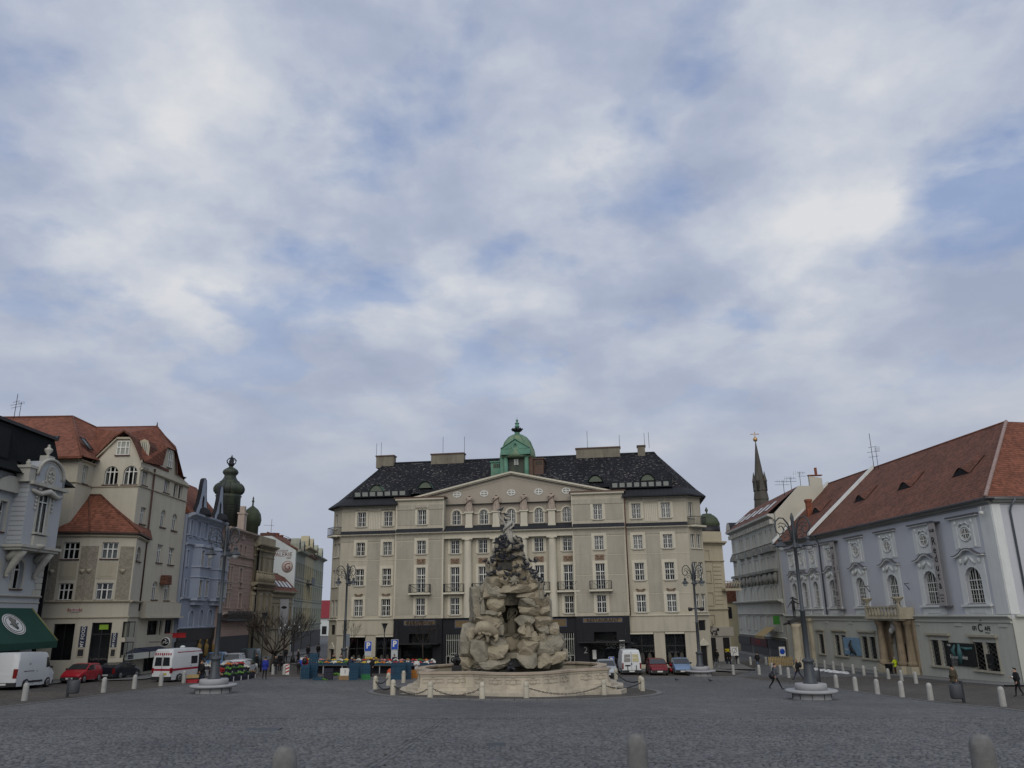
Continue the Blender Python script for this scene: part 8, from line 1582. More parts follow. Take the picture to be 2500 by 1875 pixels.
# ---------------------------------------------------------------- vehicles
GLS = mat('car_glass', (.022, .026, .03), .08, .1, spec=.7); CHR = mat('chrome_rim', (.42, .43, .44), .35, .08, metal=.7); HLT = mat('headlight_lens', (.55, .57, .58), .12, .05, spec=.7); TLT = mat('tail_lamp', (.16, .01, .01), .25, .08); PLT = mat('plate_white', (.55, .55, .53), .5, .03); BPL = mat('black_bumper', (.025, .025, .027), .7, .1)
def interp(pts, x):
    for (a, b), (c, d) in zip(pts, pts[1:]):
        if a <= x <= c: return b+(d-b)*(x-a)/max(1e-6, c-a)
    return pts[0][1] if x < pts[0][0] else pts[-1][1]
def vehicle(name, label, cat, loc, rz, L_, W, top, belt, paint, wheels, r=.31, glass=(), ws=None, rw=None, tumb=.16, group=None, z0=.22, plates='fr', lights=True, bump=True, nose=.88, extra=None, pcol=None, pw=.5):
    """top: roof line (x,z) from rear to front; belt: height where the sides start to lean in"""
    t = thing(name, label, cat, loc, rz, group); xs = sorted({x for x, z in top} | {i*L_/22-L_/2 for i in range(23)}); H = max(z for x, z in top)
    def hw(x, z):
        q = x/(L_/2); ta = 1-(1-nose)*max(0, abs(q)-.62)/.38 if abs(q) > .62 else 1.; tb = 1-(tumb*((z-belt)/(H-belt))**1.15 if z > belt else .10*max(0, (belt-.25-z)/belt)); return W/2*ta*tb
    s = MB(); cols = []
    for x in xs:
        zt = interp(top, x); lv = [z0+(zt-z0)*k/7 for k in range(8)]; R_ = [V((x, hw(x, z), z)) for z in lv]; R_[-1].y *= .93; R_[-1].z -= .0
        cols.append(R_+[V((x, R_[-1].y*.5, zt+.025)), V((x, -R_[-1].y*.5, zt+.025))]+[V((p.x, -p.y, p.z)) for p in R_[::-1]])
    n = len(cols[0]); s.shared([p for c in cols for p in c], [(i*n+j, i*n+j+1, (i+1)*n+j+1, (i+1)*n+j) for i in range(len(cols)-1) for j in range(n-1)]+[tuple(range(n)), tuple(range((len(cols)-1)*n, len(cols)*n))[::-1]]+[(i*n, (i+1)*n, (i+1)*n+n-1, i*n+n-1) for i in range(len(cols)-1)])
    body = s.build('body', paint, t)
    mod = body.modifiers.new('e', 'EDGE_SPLIT'); mod.split_angle = radians(42)
    for poly in glass:
        for sg in (-1, 1):
            s = MB(); s.face([(x, sg*(hw(x, z)+.008), z) for x, z in poly]); s.build('side_window', GLS, t)
    for rng, nm in ((ws, 'windscreen'), (rw, 'rear_window')):
        if not rng: continue
        s = MB(); (xa, za), (xb, zb_) = rng; m = 6; d = V((zb_-za, 0, -(xb-xa))); d.normalize(); d = d if d.z > 0 else -d; vs = []
        if abs(xa-xb) < .12: d = V((1 if xa > 0 else -1, 0, .1))
        for k in range(m+1):
            x, z = xa+(xb-xa)*k/m, za+(zb_-za)*k/m; w = hw(x, z)*.9; o = d*.03; vs += [(x+o.x, -w, z+o.z-.0), (x+o.x, -w*.4, z+o.z+.012), (x+o.x, w*.4, z+o.z+.012), (x+o.x, w, z+o.z)]
        s.shared(vs, [(k*4+j, k*4+j+1, k*4+5+j, k*4+4+j) for k in range(m) for j in range(3)]); s.build(nm, GLS, t)
    for x in wheels:
        for sg in (-1, 1):
            y = sg*(W/2-.09); s = MB(); A = lambda a, b, c, x=x, y=y, sg=sg: V((x+a, y+c*sg, r+b))
            s.lathe([(r*.55, .11), (r*.9, .115), (r, .08), (r, -.1), (r*.8, -.12), (.05, -.12)], 20, 0, T=A); wo_ = s.build('wheel', RUBBER, t); s = MB(); s.lathe([(.04, .115), (r*.25, .10), (r*.5, .118), (r*.62, .118), (r*.62, .09)], 14, 0, T=A); s.build('rim', CHR, wo_)
            s = MB(); s.face([(x+r*1.2*cos(q), sg*(hw(x, .4)+.006), max(z0, r+r*1.2*sin(q))) for q in [pi*k/12-.25+k*.04 for k in range(13)]]); s.build('wheel_arch', BLACK, t)
    xf, xr = L_/2, -L_/2; wf = W/2*nose
    if bump:
        for x, sg in ((xf, 1), (xr, -1)): s = MB(); s.box(x-.12*sg, x+.06*sg, -wf*.97, wf*.97, z0+.0, z0+.26); s.build('bumper', BPL if pcol is None else pcol, t)
    if lights:
        zh = interp(top, xf)-.18 if interp(top, xf) < 1.2 else .85
        for sg in (-1, 1):
            s = MB(); s.hexa([(xf+.012, sg*wf*.55, zh-.09), (xf+.012, sg*wf*.95, zh-.09), (xf-.22, sg*wf*1.04, zh-.05), (xf-.22, sg*wf*.6, zh-.05), (xf-.02, sg*wf*.55, zh+.07), (xf-.02, sg*wf*.95, zh+.07), (xf-.3, sg*wf*1.03, zh+.1), (xf-.3, sg*wf*.6, zh+.1)]); s.build('headlight', HLT, t)
            s = MB(); zt_ = belt-.12; s.box(xr-.015, xr+.15, sg*wf*.78 if sg > 0 else -wf*1.01, sg*wf*1.01 if sg > 0 else -wf*.78, zt_-.28, zt_+.12); s.build('tail_light', TLT, t)
        s = MB(); s.box(xf, xf+.02, -wf*.5, wf*.5, zh-.08, zh+.0); s.build('grille', BLACK, t)
    for ch_, x, sg in (('f', xf+.065, 1), ('r', xr-.065, -1)):
        if ch_ in plates: s = MB(); s.box(x-.01, x+.01, -.26, .26, z0+.1, z0+.22); s.build('number_plate', PLT, t)
    xm = ws[0][0]-.25 if ws else xf-1.2; xm = ws[1][0]-.35 if ws and ws[1][0] < ws[0][0] else xm
    for sg in (-1, 1):
        xq = (ws[0][0]*.75+ws[1][0]*.25)-.15 if ws else xf-1.3; s = MB(); y = hw(xq, belt+.1); s.ball((xq, sg*(y+.1), belt+.12), (.06, .12, .09), 8); s.build('mirror', BPL if pcol is None else paint, t)
        s = MB(); s.box(-.25, -.1, sg*(W/2)-.01, sg*(W/2)+.015, belt-.12, belt-.08); s.build('door_handle', BLACK, t)
        s = MB(); y = sg*(hw(0, .6)+.004)
        for x in pw if isinstance(pw, tuple) else (pw, -.55): s.box(x-.008, x+.008, min(y, y-.006*sg), max(y, y-.006*sg), z0+.1, belt)
        s.build('door_gap', BLACK, t, kind='stuff')
    if extra: extra(t, hw, xf, xr)
    return t
def paintm(n, c, r=.28): return mat(n, c, r, .05, .6, spec=.5)
HB = lambda L, H, bt=.92: [(-L/2, .75), (-L/2+.02, bt), (-L/2+.12, bt+.12), (-L/2+.42, H-.06), (-L/2+.8, H), (.0, H+.02), (.35, H-.04), (1.0, bt+.06), (L/2-.35, bt-.12), (L/2-.06, bt-.28), (L/2, .55)]
def two(pxa, pxb): a, b = gp(*pxa), gp(*pxb); return (a+b)/2, atan2((b-a).y, (b-a).x)
P_, A_ = two((195, 1669), (243, 1663)); 
carred = paintm('red_paint', (.33, .012, .022))
p = gp(195, 1669); q = gp(243, 1663); ang = atan2((p-q).y, (p-q).x)
HBg = lambda L, H: [[(-L/2+.35, .95), (-L/2+.55, H-.1), (-.32, H-.06), (-.32, .95)], [(-.26, .95), (-.26, H-.06), (.38, H-.12), (.95, .95)]]
def park(name, label, cat, pf, pr, side, L_, W, wb, **k):
    """stand a vehicle on the ground contact points of its visible front and rear wheel"""
    a, b = gp(*pf), gp(*pr); d = (a-b); an = atan2(d.y, d.x); c = (a+b)/2+V((-sin(an), cos(an), 0))*side*(W/2-.1); c.z = g(c.x, c.y); t = vehicle(name, label, cat, c, an, L_, W, **k)
    t.rotation_euler = (0, atan2(g(c.x-cos(an), c.y-sin(an))-g(c.x+cos(an), c.y+sin(an)), 2.0), an); return t
GC = 'vehicles parked along the left side'
VT = [(-2.45, 1.0), (-2.44, 2.0), (-2.38, 2.32), (-2.2, 2.4), (.9, 2.4), (1.15, 2.34), (1.35, 2.12), (1.85, 1.3), (2.4, 1.05), (2.48, .7)]
WHP = paintm('white_van_paint', (.55, .57, .58), .4)
def vanx(t, hw, xf, xr):
    s = MB(); s.box(-1.3, .8, -hw(0, .5)-.012, -hw(0, .5)-.0, .42, .55); s.build('side_moulding', BPL, t); s = MB(); s.box(-1.9, -.6, -hw(0, 1.2)-.01, -hw(0, 1.2), 1.16, 1.2); s.build('door_rail', BLACK, t)
    for sg in (-1, 1): s = MB(); s.box(xr-.02, xr+.1, sg*.75-.12, sg*.75+.14, .75, 1.35); s.build('tail_light', TLT, t)
    s = MB(); s.ball((-1.2, -hw(0, 1.6)-.005, 1.65), (.12, .005, .08), 8); s.build('emblem', MT['grey_letter'], t)
park('van', 'white panel van with dark red tail lamp under the green awning', 'van', (126, 1676), (38, 1686), 1, 5.0, 2.0, 2.85, group=GC, top=VT, belt=1.25, paint=WHP, wheels=(-1.4, 1.5), r=.34, glass=[[(1.0, 1.35), (1.0, 2.05), (1.25, 2.05), (1.62, 1.4)]], ws=((1.84, 1.34), (1.37, 2.1)), tumb=.08, lights=False, extra=vanx, pw=(-.5, .45))
park('car', 'bright red hatchback facing the white van, number plate in front', 'car', (195, 1669), (243, 1663), -1, 3.86, 1.63, 2.45, group=GC, top=HB(3.86, 1.40), belt=.9, paint=carred, wheels=(-1.22, 1.23), r=.29, glass=HBg(3.86, 1.4), ws=((1.0, .98), (.36, 1.36)), rw=((-1.83, 1.02), (-1.54, 1.33)))
HBc = [(-2.1, .7), (-2.08, .95), (-1.75, 1.08), (-1.0, 1.3), (-.3, 1.38), (.2, 1.34), (1.05, .95), (1.8, .78), (2.1, .55)]
park('car', 'dark navy coupe parked between the red hatchback and the ambulance', 'car', (328, 1655), (291, 1659), 1, 4.2, 1.72, 2.5, group=GC, top=HBc, belt=.9, paint=paintm('navy_paint', (.012, .014, .024)), wheels=(-1.25, 1.3), r=.3, glass=[[(-1.1, .96), (-.7, 1.24), (-.1, 1.3), (-.1, .93)], [(-.04, .93), (-.04, 1.3), (.25, 1.26), (.85, .93)]], ws=((1.0, .98), (.25, 1.33)), rw=((-1.7, 1.1), (-.95, 1.31)))
RDS = mat('red_stripe', (.28, .012, .035), .5)
def ambx(t, hw, xf, xr):
    for sg in (-1, 1):
        s = MB(); s.hexa([(xr-.012, sg*.06, 1.3), (xr-.012, sg*.72, 1.3), (xr-.0, sg*.72, 1.3), (xr-.0, sg*.06, 1.3), (xr-.002, sg*.08, 1.95), (xr-.002, sg*.66, 1.95), (xr+.02, sg*.66, 1.95), (xr+.02, sg*.08, 1.95)]); s.build('rear_door_window', GLS, t)
        s = MB(); s.box(xr+.05, 1.7, sg*(hw(0, .95))-.004, sg*(hw(0, .95))+.006, .92, 1.08); s.box(xr+.6, 1.2, sg*(hw(0, 2.3))-.005, sg*(hw(0, 2.3))+.006, 2.28, 2.34); s.build('side_stripe', RDS, t); s = MB(); s.box(xr-.03, xr+.1, sg*.86-.1, sg*.86+.06, .75, 1.15); s.build('tail_light', TLT, t)
    s = MB(); s.box(xr-.008, xr+.01, -.9, .9, .92, 1.08); s.build('rear_stripe', RDS, t); s = MB()
    for k in range(8): x = -.72+.205*k; s.box(xr-.01+.03, xr+.06, x-.05, x+.05, 2.1, 2.28)
    s.build('warning_blocks', RDS, t, kind='stuff'); s = MB(); s.box(xr-.02, xr, -.5, -.05, .6, .75); s.build('number_plate', mat('yellow_plate', (.4, .3, .02), .5), t)
    s = MB(); s.lathe([(.2, 2.6), (.22, 2.68), (.12, 2.76), (0, 2.78)], 10, 0, (-.2, 0, 0)); s.build('roof_vent', WHP, t); s = MB(); y = -hw(0, 1.3); s.box(.75, 1.3, y-.012, y+.0, .35, 2.1); s.build('open_door', BLACK, t); s = MB(); s.box(xr-.012, xr, -.01, .01, .6, 2.2); s.build('door_gap', BLACK, t)
AT = [(-2.5, .6), (-2.48, 2.0), (-2.4, 2.45), (-2.2, 2.56), (.6, 2.56), (1.1, 2.45), (1.75, 1.45), (2.3, 1.15), (2.48, .75)]
a_ = gp(381, 1666); b_ = gp(442, 1662); c_ = (a_+b_)/2; an = radians(74); c_ = c_+V((cos(an), sin(an), 0))*1.5; c_.z = g(c_.x, c_.y)
vehicle('ambulance', 'white former ambulance van with red stripes, side door open, seen from behind', 'van', c_, an, 5.0, 1.95, AT, 1.3, WHP, (-1.45, 1.5), .34, glass=[[(-.2, 1.35), (-.2, 1.95), (.6, 1.95), (.6, 1.35)], [(1.35, 1.35), (1.35, 1.95), (1.4, 1.85), (1.65, 1.4)]], ws=((1.74, 1.5), (1.14, 2.38)), tumb=.08, group=GC, lights=False, extra=ambx, plates='', nose=.94, pw=(-.3, .7))
def standing(name, label, px, pyy, an, L_, W, **k): p = gp(px, pyy); an = radians(an); return vehicle(name, label, 'car' if name == 'car' else 'van', V((p.x, p.y, p.z))+V((cos(an), sin(an), 0))*(-L_/2+.3), an, L_, W, **k)
for px, pyy, lb, H, col, an in ((514, 1641, 'pale blue estate car half hidden behind the lamp pedestal', 1.75, (.10, .20, .36), -82), (556, 1640, 'silver car with roof rails behind the vegetable stall', 1.62, (.42, .44, .46), -85), (590, 1634, 'dark teal van behind the vegetable stall', 1.95, (.02, .06, .07), -90), (604, 1646, 'white car behind the right end of the vegetable stall', 1.45, (.5, .52, .54), 92)):
    Lc = 4.3; standing('car', lb, px, pyy, an, Lc, 1.75, top=HB(Lc, H, .98), belt=.95, paint=paintm('car_paint_%d' % px, col), wheels=(-1.3, 1.35), glass=HBg(Lc, H), ws=((1.0, 1.04), (.36, H-.06)), rw=((-Lc/2+.1, 1.1), (-Lc/2+.42, H-.1)), group='cars behind the vegetable stall')
GR_ = 'cars parked before the hotel'
standing('car', 'silver saloon facing us behind the right end of the basin', 1484, 1656, -93, 4.6, 1.8, top=HB(4.6, 1.46), belt=.92, paint=paintm('silver_paint', (.36, .39, .42)), wheels=(-1.35, 1.4), glass=HBg(4.6, 1.46), ws=((1.0, .99), (.36, 1.42)), rw=((-2.2, 1.05), (-1.9, 1.38)), group=GR_)
p = gp(1545, 1648); VT2 = [(-2.35, .6), (-2.33, 1.6), (-2.25, 2.2), (-2.1, 2.32), (.8, 2.32), (1.1, 2.2), (1.7, 1.35), (2.2, 1.1), (2.35, .7)]
def wvx(t, hw, xf, xr):
    for sg, m in ((1, GLS), (-1, mat('yellowed_window', (.4, .36, .2), .25, .05))):
        s = MB(); s.hexa([(xr-.012, sg*.1, 1.25), (xr-.012, sg*.72, 1.25), (xr, sg*.72, 1.25), (xr, sg*.1, 1.25), (xr+.05, sg*.1, 1.95), (xr+.05, sg*.68, 1.95), (xr+.08, sg*.68, 1.95), (xr+.08, sg*.1, 1.95)]); s.build('rear_door_window', m, t); s = MB(); s.box(xr-.02, xr+.08, sg*.86-.07, sg*.86+.07, .6, 1.15); s.build('tail_light', TLT, t)
    s = MB(); s.box(xr-.014, xr+.0, -.012, .012, .4, 2.2); s.build('door_gap', BLACK, t); s = MB(); s.box(xr-.03, xr, .1, .65, .85, .97); s.build('number_plate_lamp', BPL, t); s = MB(); s.box(xr-.04, xr, -.06, .06, 1.0, 1.12); s.build('lock', BLACK, t)
    for y in (-.45, .4): s = MB(); s.box(xr-.1, xr-.06, y-.03, y+.03, .2, .95); s.build('carrier_bar', BLACK, t)
vehicle('van', 'white delivery van seen from behind, one rear window yellowed', 'van', V((p.x, p.y, p.z))+V((0, 2.2, -.02)), radians(88), 4.7, 2.0, VT2, 1.2, WHP, (-1.35, 1.45), .32, glass=[[(1.0, 1.3), (1.0, 1.9), (1.15, 1.9), (1.5, 1.35)]], ws=((1.68, 1.4), (1.14, 2.14)), tumb=.12, group=GR_, lights=False, extra=wvx, plates='r', nose=.95)
standing('car', 'dark red hatchback facing us between the white van and a motorbike', 1611, 1649, -91, 4.2, 1.78, top=HB(4.2, 1.46), belt=.95, paint=paintm('dark_red_paint', (.14, .008, .018)), wheels=(-1.28, 1.32), glass=HBg(4.2, 1.46), ws=((1.0, 1.0), (.36, 1.42)), rw=((-2, 1.05), (-1.7, 1.38)), group=GR_)
standing('car', 'light blue hatchback facing us beside the ornate lamp', 1668, 1648, -95, 4.1, 1.72, top=HB(4.1, 1.48), belt=.95, paint=paintm('light_blue_paint', (.14, .22, .36)), wheels=(-1.25, 1.3), glass=HBg(4.1, 1.48), ws=((1.0, 1.0), (.36, 1.44)), rw=((-1.95, 1.05), (-1.65, 1.38)), group=GR_)
p = gp(1640, 1645); t = thing('motorbike', 'red motorbike between the dark red and light blue cars', 'motorbike', p, radians(-80)); s = MB()
for x in (-.65, .65): s.lathe([(.18, -.05), (.28, -.05), (.3, 0), (.28, .05), (.18, .05)], 14, 0, T=lambda a, b, c, x=x: V((x+a, c, .3+b)))
s.build('wheel', RUBBER, t, kind='stuff'); s = MB(); s.tube([(-.6, 0, .75), (-.1, 0, .8), (.25, 0, .95), (.5, 0, .8)], [.08, .16, .18, .08], 8); s.tube([(-.2, 0, .35), (.2, 0, .4)], .2, 8); s.tube([(.65, 0, .3), (.45, 0, 1.0)], .04, 5); s.tube([(.45, -.35, 1.05), (.45, .35, 1.05)], .02, 5); s.build('frame', carred, t); s = MB(); s.tube([(-.65, 0, .82), (0, 0, .86)], [.08, .12], 6); s.build('seat', BLACK, t)
# ---------------------------------------------------------------- market stalls
BLU = mat('blue_crate_plastic', (.010, .05, .095), .55, .12, 3., local=True); GRC = mat('green_crate_plastic', (.02, .16, .05), .55, .1); ORC = mat('orange_crate_plastic', (.36, .15, .03), .6, .1); DKC = mat('dark_crate_plastic', (.02, .02, .035), .6, .1); WDC = mat('pale_wood', (.38, .28, .13), .85, .2, 4.); REDC = mat('red_crate_plastic', (.3, .02, .03), .55, .1)
s = MB(); w, d, h = .3, .2, .23
s.box(-w, w, -d, d, 0, .02)
for x0, x1, y0, y1 in ((-w, w, -d, -d+.02), (-w, w, d-.02, d), (-w, -w+.02, -d+.02, d-.02), (w-.02, w, -d+.02, d-.02)): s.box(x0, x1, y0, y1, .02, .13); s.box(x0-.006, x1+.006, y0-.006, y1+.006, h-.05, h)
for x in (-w+.03, -.1, .1, w-.03):
    for y in (-d, d-.02): s.box(x-.03, x+.03, y, y+.02, .13, h-.05)
CRM = {m.name: s.mesh('crate', m) for m in (BLU, GRC, ORC, DKC, WDC, REDC)}
def crate(p, label, m=BLU, rz=0., group='market crates', k=1.): return link('crate', CRM[m.name], mtx=M.Translation(p) @ M.Rotation(rz, 4, 'Z') @ M.Diagonal((k, k, min(k, 1.0), 1)), label=label, cat='crate', group=group)
def stack(px, py, n, where, m=BLU, rz=.1, k=1.25, mats=None):
    p = gp(px, py)
    for i in range(n): crate(p+V((random.uniform(-.02, .02), random.uniform(-.02, .02), i*.232)), f'{(mats[i] if mats else m).name.split("_")[0]} plastic crate, {"lowest" if i == 0 else "topmost" if i == n-1 else ordn(i)+" up"} in the stack {where}', mats[i] if mats else m, rz+random.uniform(-.04, .04), k=k)
stack(745, 1658, 5, 'nearest the striped post', rz=.0); stack(764, 1656, 9, 'tallest at the left end of the stall'); stack(776, 1660, 1, 'alone before the tallest stack')
stack(862, 1660, 6, 'by the bending man in a vest', rz=.2); stack(872, 1656, 5, 'behind the bending man in a vest', rz=-.1)
stack(893, 1659, 5, 'green-based, left of the black coat', mats=[GRC, GRC, BLU, BLU, BLU]); stack(965, 1659, 6, 'left of the three beside the balloon'); stack(979, 1659, 6, 'middle of the three beside the balloon'); stack(993, 1658, 6, 'right of the three beside the balloon'); stack(1008, 1656, 3, 'orange, behind the woman in white', ORC); stack(1020, 1656, 3, 'orange, right of the woman in white', ORC); stack(801, 1660, 4, 'dark, under the middle of the stall', DKC)
FR = {}
for n_, c in dict(orange=(.5, .16, .02), red=(.4, .03, .02), yellow=(.55, .40, .04), green=(.08, .2, .03), white=(.5, .5, .44), brown=(.22, .14, .07), leaf=(.03, .08, .02), pink=(.45, .2, .2)).items(): FR[n_] = mat(n_+'_produce', c, .55, .2, 9.)
def heap(x, y, z, c, w=.27, d=.17, n=22, r=.07):
    s = MB(); rr = random.Random(x*3+y)
    for i in range(n): u, v = rr.uniform(-1, 1), rr.uniform(-1, 1); s.ball((x+u*w, y+v*d, z+.16*(1-max(abs(u), abs(v)))+rr.uniform(0, .04)), r*rr.uniform(.8, 1.2), 6)
    return s.build('produce', FR[c], None, label=HL_(c, x), cat='produce', group='heaps of produce', kind='thing')
HN = {}
def HL_(c, x): HN[c] = HN.get(c, 0)+1; return f'heap of {c} produce in a market crate, {ordn(HN[c]-1)} heap of that colour'
SA_, SB_ = gp(742, 1645), gp(1062, 1645); dv = (SB_-SA_); Ls = dv.length; du = dv.normalized(); dn = V((-du.y, du.x, 0)).normalized(); za = min(SA_.z, SB_.z)
t = thing('market_stall', 'long market stall with blue crates of fruit before the hotel', 'market stall', (SA_+SB_)/2, world=True); s = MB(); W_ = lambda u, v, z: SA_+du*u+dn*v+V((0, 0, z))
s.box(-.3, Ls+.3, -.1, 2.2, .72, .78, 0, W_); s.build('table_top', mat('dark_table_board', (.08, .07, .06), .8), t)
for k in range(8): s = MB(); u = Ls*k/7; s.box(u-.04, u+.04, .0, .08, -.05, .72, 0, W_); s.build('leg', STEEL, t)
s = MB(); s.box(-.2, Ls+.2, 1.2, 1.24, -.1, .72, 0, W_); s.build('back_cloth', DKC, t)
cs = ['brown', 'red', 'green', 'orange', 'white', 'yellow', 'green', 'pink', 'brown', 'yellow', 'white', 'yellow', 'orange', 'white', 'red', 'orange', 'brown', 'pink', 'red', 'white', 'pink']
n = len(cs)
for r_ in range(2):
    for k in range(n):
        u = Ls*(k+.5)/n; p = W_(u, .2+.75*r_, .78+.2*r_); crate(p, f'blue crate of {cs[(k+r_*5) % n]} produce, {"front" if r_ == 0 else "back"} row of long stall, {ordn(cs[:k+1].count(cs[k])-1)} such, right of {cs[(k+r_*5-1) % n]}', rz=atan2(du.y, du.x), group='crates on the long stall', k=1.02); heap(p.x, p.y, p.z+.17, cs[(k+r_*5) % n])
YB = W_(Ls*.5, .9, 1.35)
s = MB()
for k in range(26): a = k*2.4; s.tube([YB+V((.55*sqrt(k/26)*cos(a), .3*sqrt(k/26)*sin(a), 0)), YB+V((.6*sqrt(k/26)*cos(a), .33*sqrt(k/26)*sin(a), .1))], [.09, .05], 5)
s.build('yellow_flowers', FR['yellow'], None, label='big heap of yellow blooms on the stall behind the woman in black', cat='flowers')
for k, u in enumerate((1.2, 2.9, 4.4, 6.1, 9.9, 11.8, 12.5)): s = MB(); p = W_(u, .15, 1.0); s.box(p.x-.14, p.x+.14, p.y-.01, p.y+.01, p.z, p.z+.2); s.build('price_card', WSIGN, None, label=f'white price card on the long stall, {ordn(k)} from the left', cat='price card', group='price cards')
# vegetable stall
V0, V1 = gp(562, 1664), gp(622, 1656); du2 = (V1-V0); L2 = du2.length; du2.normalize(); dn2 = V((-du2.y, du2.x, 0)); X_ = lambda u, v, z: V0+du2*u+dn2*v+V((0, 0, z))
t = thing('vegetable_stall', 'tiered vegetable stall with hanging white price tags beside the lamp bench', 'market stall', (V0+V1)/2, world=True)
for k, (v, z) in enumerate(((0, .35), (.55, .75), (1.1, 1.05))): s = MB(); s.box(-1.6, L2+.2, v, v+.6, z-.06, z, 0, X_); s.box(-1.6, L2+.2, v, v+.03, z-.4, z-.06, 0, X_); s.build('shelf', DKC, t)
s = MB()
for u in (-1.5, .3, L2): s.box(u-.04, u+.04, .6, .7, -.05, .7, 0, X_)
s.build('trestle', DKC, t); k = 0
for r_, (v, z, cl) in enumerate(((.3, .35, ['brown', 'green', 'leaf', 'green', 'leaf', 'brown']), (.85, .75, ['orange', 'red', 'green', 'leaf', 'green', 'white']), (1.4, 1.05, ['white', 'green', 'white', 'orange', 'pink', 'red']))):
    for i, c in enumerate(cl): u = -1.3+(L2+1.3)*i/5; p = X_(u, v, z); crate(p, f'{"red" if (r_, i) in ((1, 0), (1, 1)) else "dark"} crate of {c}, vegetable stall, {("bottom", "middle", "top")[r_]} tier, {ordn(i)} from the left', REDC if (r_, i) in ((1, 0), (1, 1)) else DKC, atan2(du2.y, du2.x), 'crates on the vegetable stall', .95); heap(p.x, p.y, p.z+.16, c)
for r_, (v, z, n) in enumerate(((-.02, .33, 5), (.53, .73, 6))):
    for i in range(n): u = -.9+(L2+.9)*i/(n-1); s = MB(); s.box(u-.07, u+.07, v-.02, v-.005, z-.34, z+.02, 0, X_); s.build('price_tag', WSIGN, None, label=f'white hanging price tag on the vegetable stall, {("lower", "upper")[r_]} row, {ordn(i)} from the left', cat='price tag', group='hanging price tags')
crate(gp(470, 1665)+V((0, 0, .32)), 'pale wooden crate tilted on a red one before the ambulance', WDC, .3, k=1.5); crate(gp(468, 1667), 'red plastic crate under the pale wooden crate by the ambulance', REDC, .1, k=1.7)
s = MB(); p = gp(953, 1657); s.ball((p.x, p.y, p.z+.45), (.34, .3, .42), 12); s.build('orange_balloon', mat('orange_rubber', (.45, .08, .03), .45, .08), None, label='orange red round bag or balloon between bollard and blue crates', cat='balloon')
s = MB(); p = gp(842, 1660); s.box(p.x-.5, p.x+.5, p.y-.2, p.y+.2, p.z, p.z+.35, 1); s.box(p.x-.42, p.x+.42, p.y-.05, p.y, p.z+.35, p.z+.95); o = s.build('price_board', [WSIGN, FR['brown']], None, label='white handwritten price board standing on a brown box at the stall', cat='sign'); text('1', .45, M.Translation((p.x, p.y-.06, p.z+.66)) @ M.Rotation(pi/2, 4, 'X'), BLACK, o, ext=.004)
heap(gp(790, 1660).x, gp(790, 1660).y, gp(790, 1660).z, 'green', .4, .3, 30, .07); heap(gp(818, 1656).x, gp(818, 1656).y, gp(818, 1656).z+.25, 'green', .5, .3, 30, .09)
# ---------------------------------------------------------------- people
blk = cloth('black', (.012, .012, .014)); gry = cloth('grey', (.075, .08, .09)); nav = cloth('navy', (.018, .024, .045)); jea = cloth('denim', (.09, .13, .21)); oli = cloth('olive_brown', (.07, .06, .04)); blu = cloth('royal_blue', (.018, .03, .22)); wht = cloth('white', (.5, .5, .5)); redc = cloth('red', (.25, .015, .025)); bei = cloth('beige', (.30, .26, .2)); yel = mat('hi_vis_vest', (.5, .62, .02), .6, .1)
def who(px, py, *a, **k): return person(a[0], gp(px, py), *a[1:], **k)
W1 = who(1895, 1684, 'person in grey jacket and black trousers striding right with a bag', 5, 1.8, gry, blk, 'brown', stride=1.)
W2 = who(1950, 1661, 'person in black coat and dark jeans striding left, backpack on', 175, 1.78, blk, nav, 'fair', stride=.95)
def bag(p, label, r=(.2, .3, .24), m=BLACK): s = MB(); s.ball((0, 0, 0), r, 12); s.tube([(0, 0, r[2]*.8), (.12, 0, r[2]*2.2), (.2, 0, r[2]*2.6)], .02, 5); o = s.build('bag', m, None, label=label, cat='bag'); o.location = p; return o
bag(gp(1895, 1684)+V((-.28, -.15, .95)), 'black shoulder bag hanging behind the striding person in grey'); bag(gp(1950, 1661)+V((.26, 0, 1.3)), 'black backpack on the person striding left', (.16, .2, .26))
who(2335, 1696, 'person in olive jacket and pale jeans standing behind a bin', 200, 1.78, oli, jea, 'dark', fat=1.25)
who(2490, 1702, 'person in long black coat with white cup at the right picture edge', 170, 1.72, blk, blk, 'dark', stride=.4, coat=.7, armR=((.25, .1, 1.2), (.1, .3, 1.15)))
s = MB(); p = gp(2490, 1702)+V((-.33, -.12, 1.12)); s.lathe([(.035, 0), (.045, .12)], 8, 0, tuple(p)); s.build('cup', WSIGN, None, label='small white cup held by the person in long black coat', cat='cup')
who(2190, 1648, 'person in yellow safety vest tending a cart by the theatre door', 120, 1.75, yel, cloth('maroon', (.07, .02, .02)), 'grey', armL=((-.25, .15, 1.2), (-.3, .4, 1.15)))
who(1851, 1631, 'person in black top and blue jeans crossing before the grey house', 270, 1.72, blk, jea, 'dark', stride=.6)
for (x, y), t, f in zip(((1776, 1624), (1784, 1624), (1801, 1624), (1752, 1622)), ('left of the struck-through sign, nearest the shop corner', 'left of the struck-through sign, touching its neighbour', 'right of the struck-through sign beside a bollard', 'by the bicycles under the shop fascia'), (200, 320, 120, 60)): who(x, y, 'person in dark clothes standing '+t, f, 1.74, blk, nav, 'dark', group='people before the corner shop')
who(645, 1659, 'person in royal blue jacket walking away between the two stalls', 92, 1.82, blu, blk, 'dark', stride=.25, fat=1.2)
who(492, 1671, 'person in black coat leaning over crates beside the ambulance', 230, 1.75, blk, nav, 'fair', coat=.7, lean=.15, armL=((-.25, .15, 1.15), (-.12, .3, 1.0)))
who(514, 1659, 'person in beige coat half hidden by the lamp pedestal', 270, 1.7, bei, bei, 'grey', coat=.6)
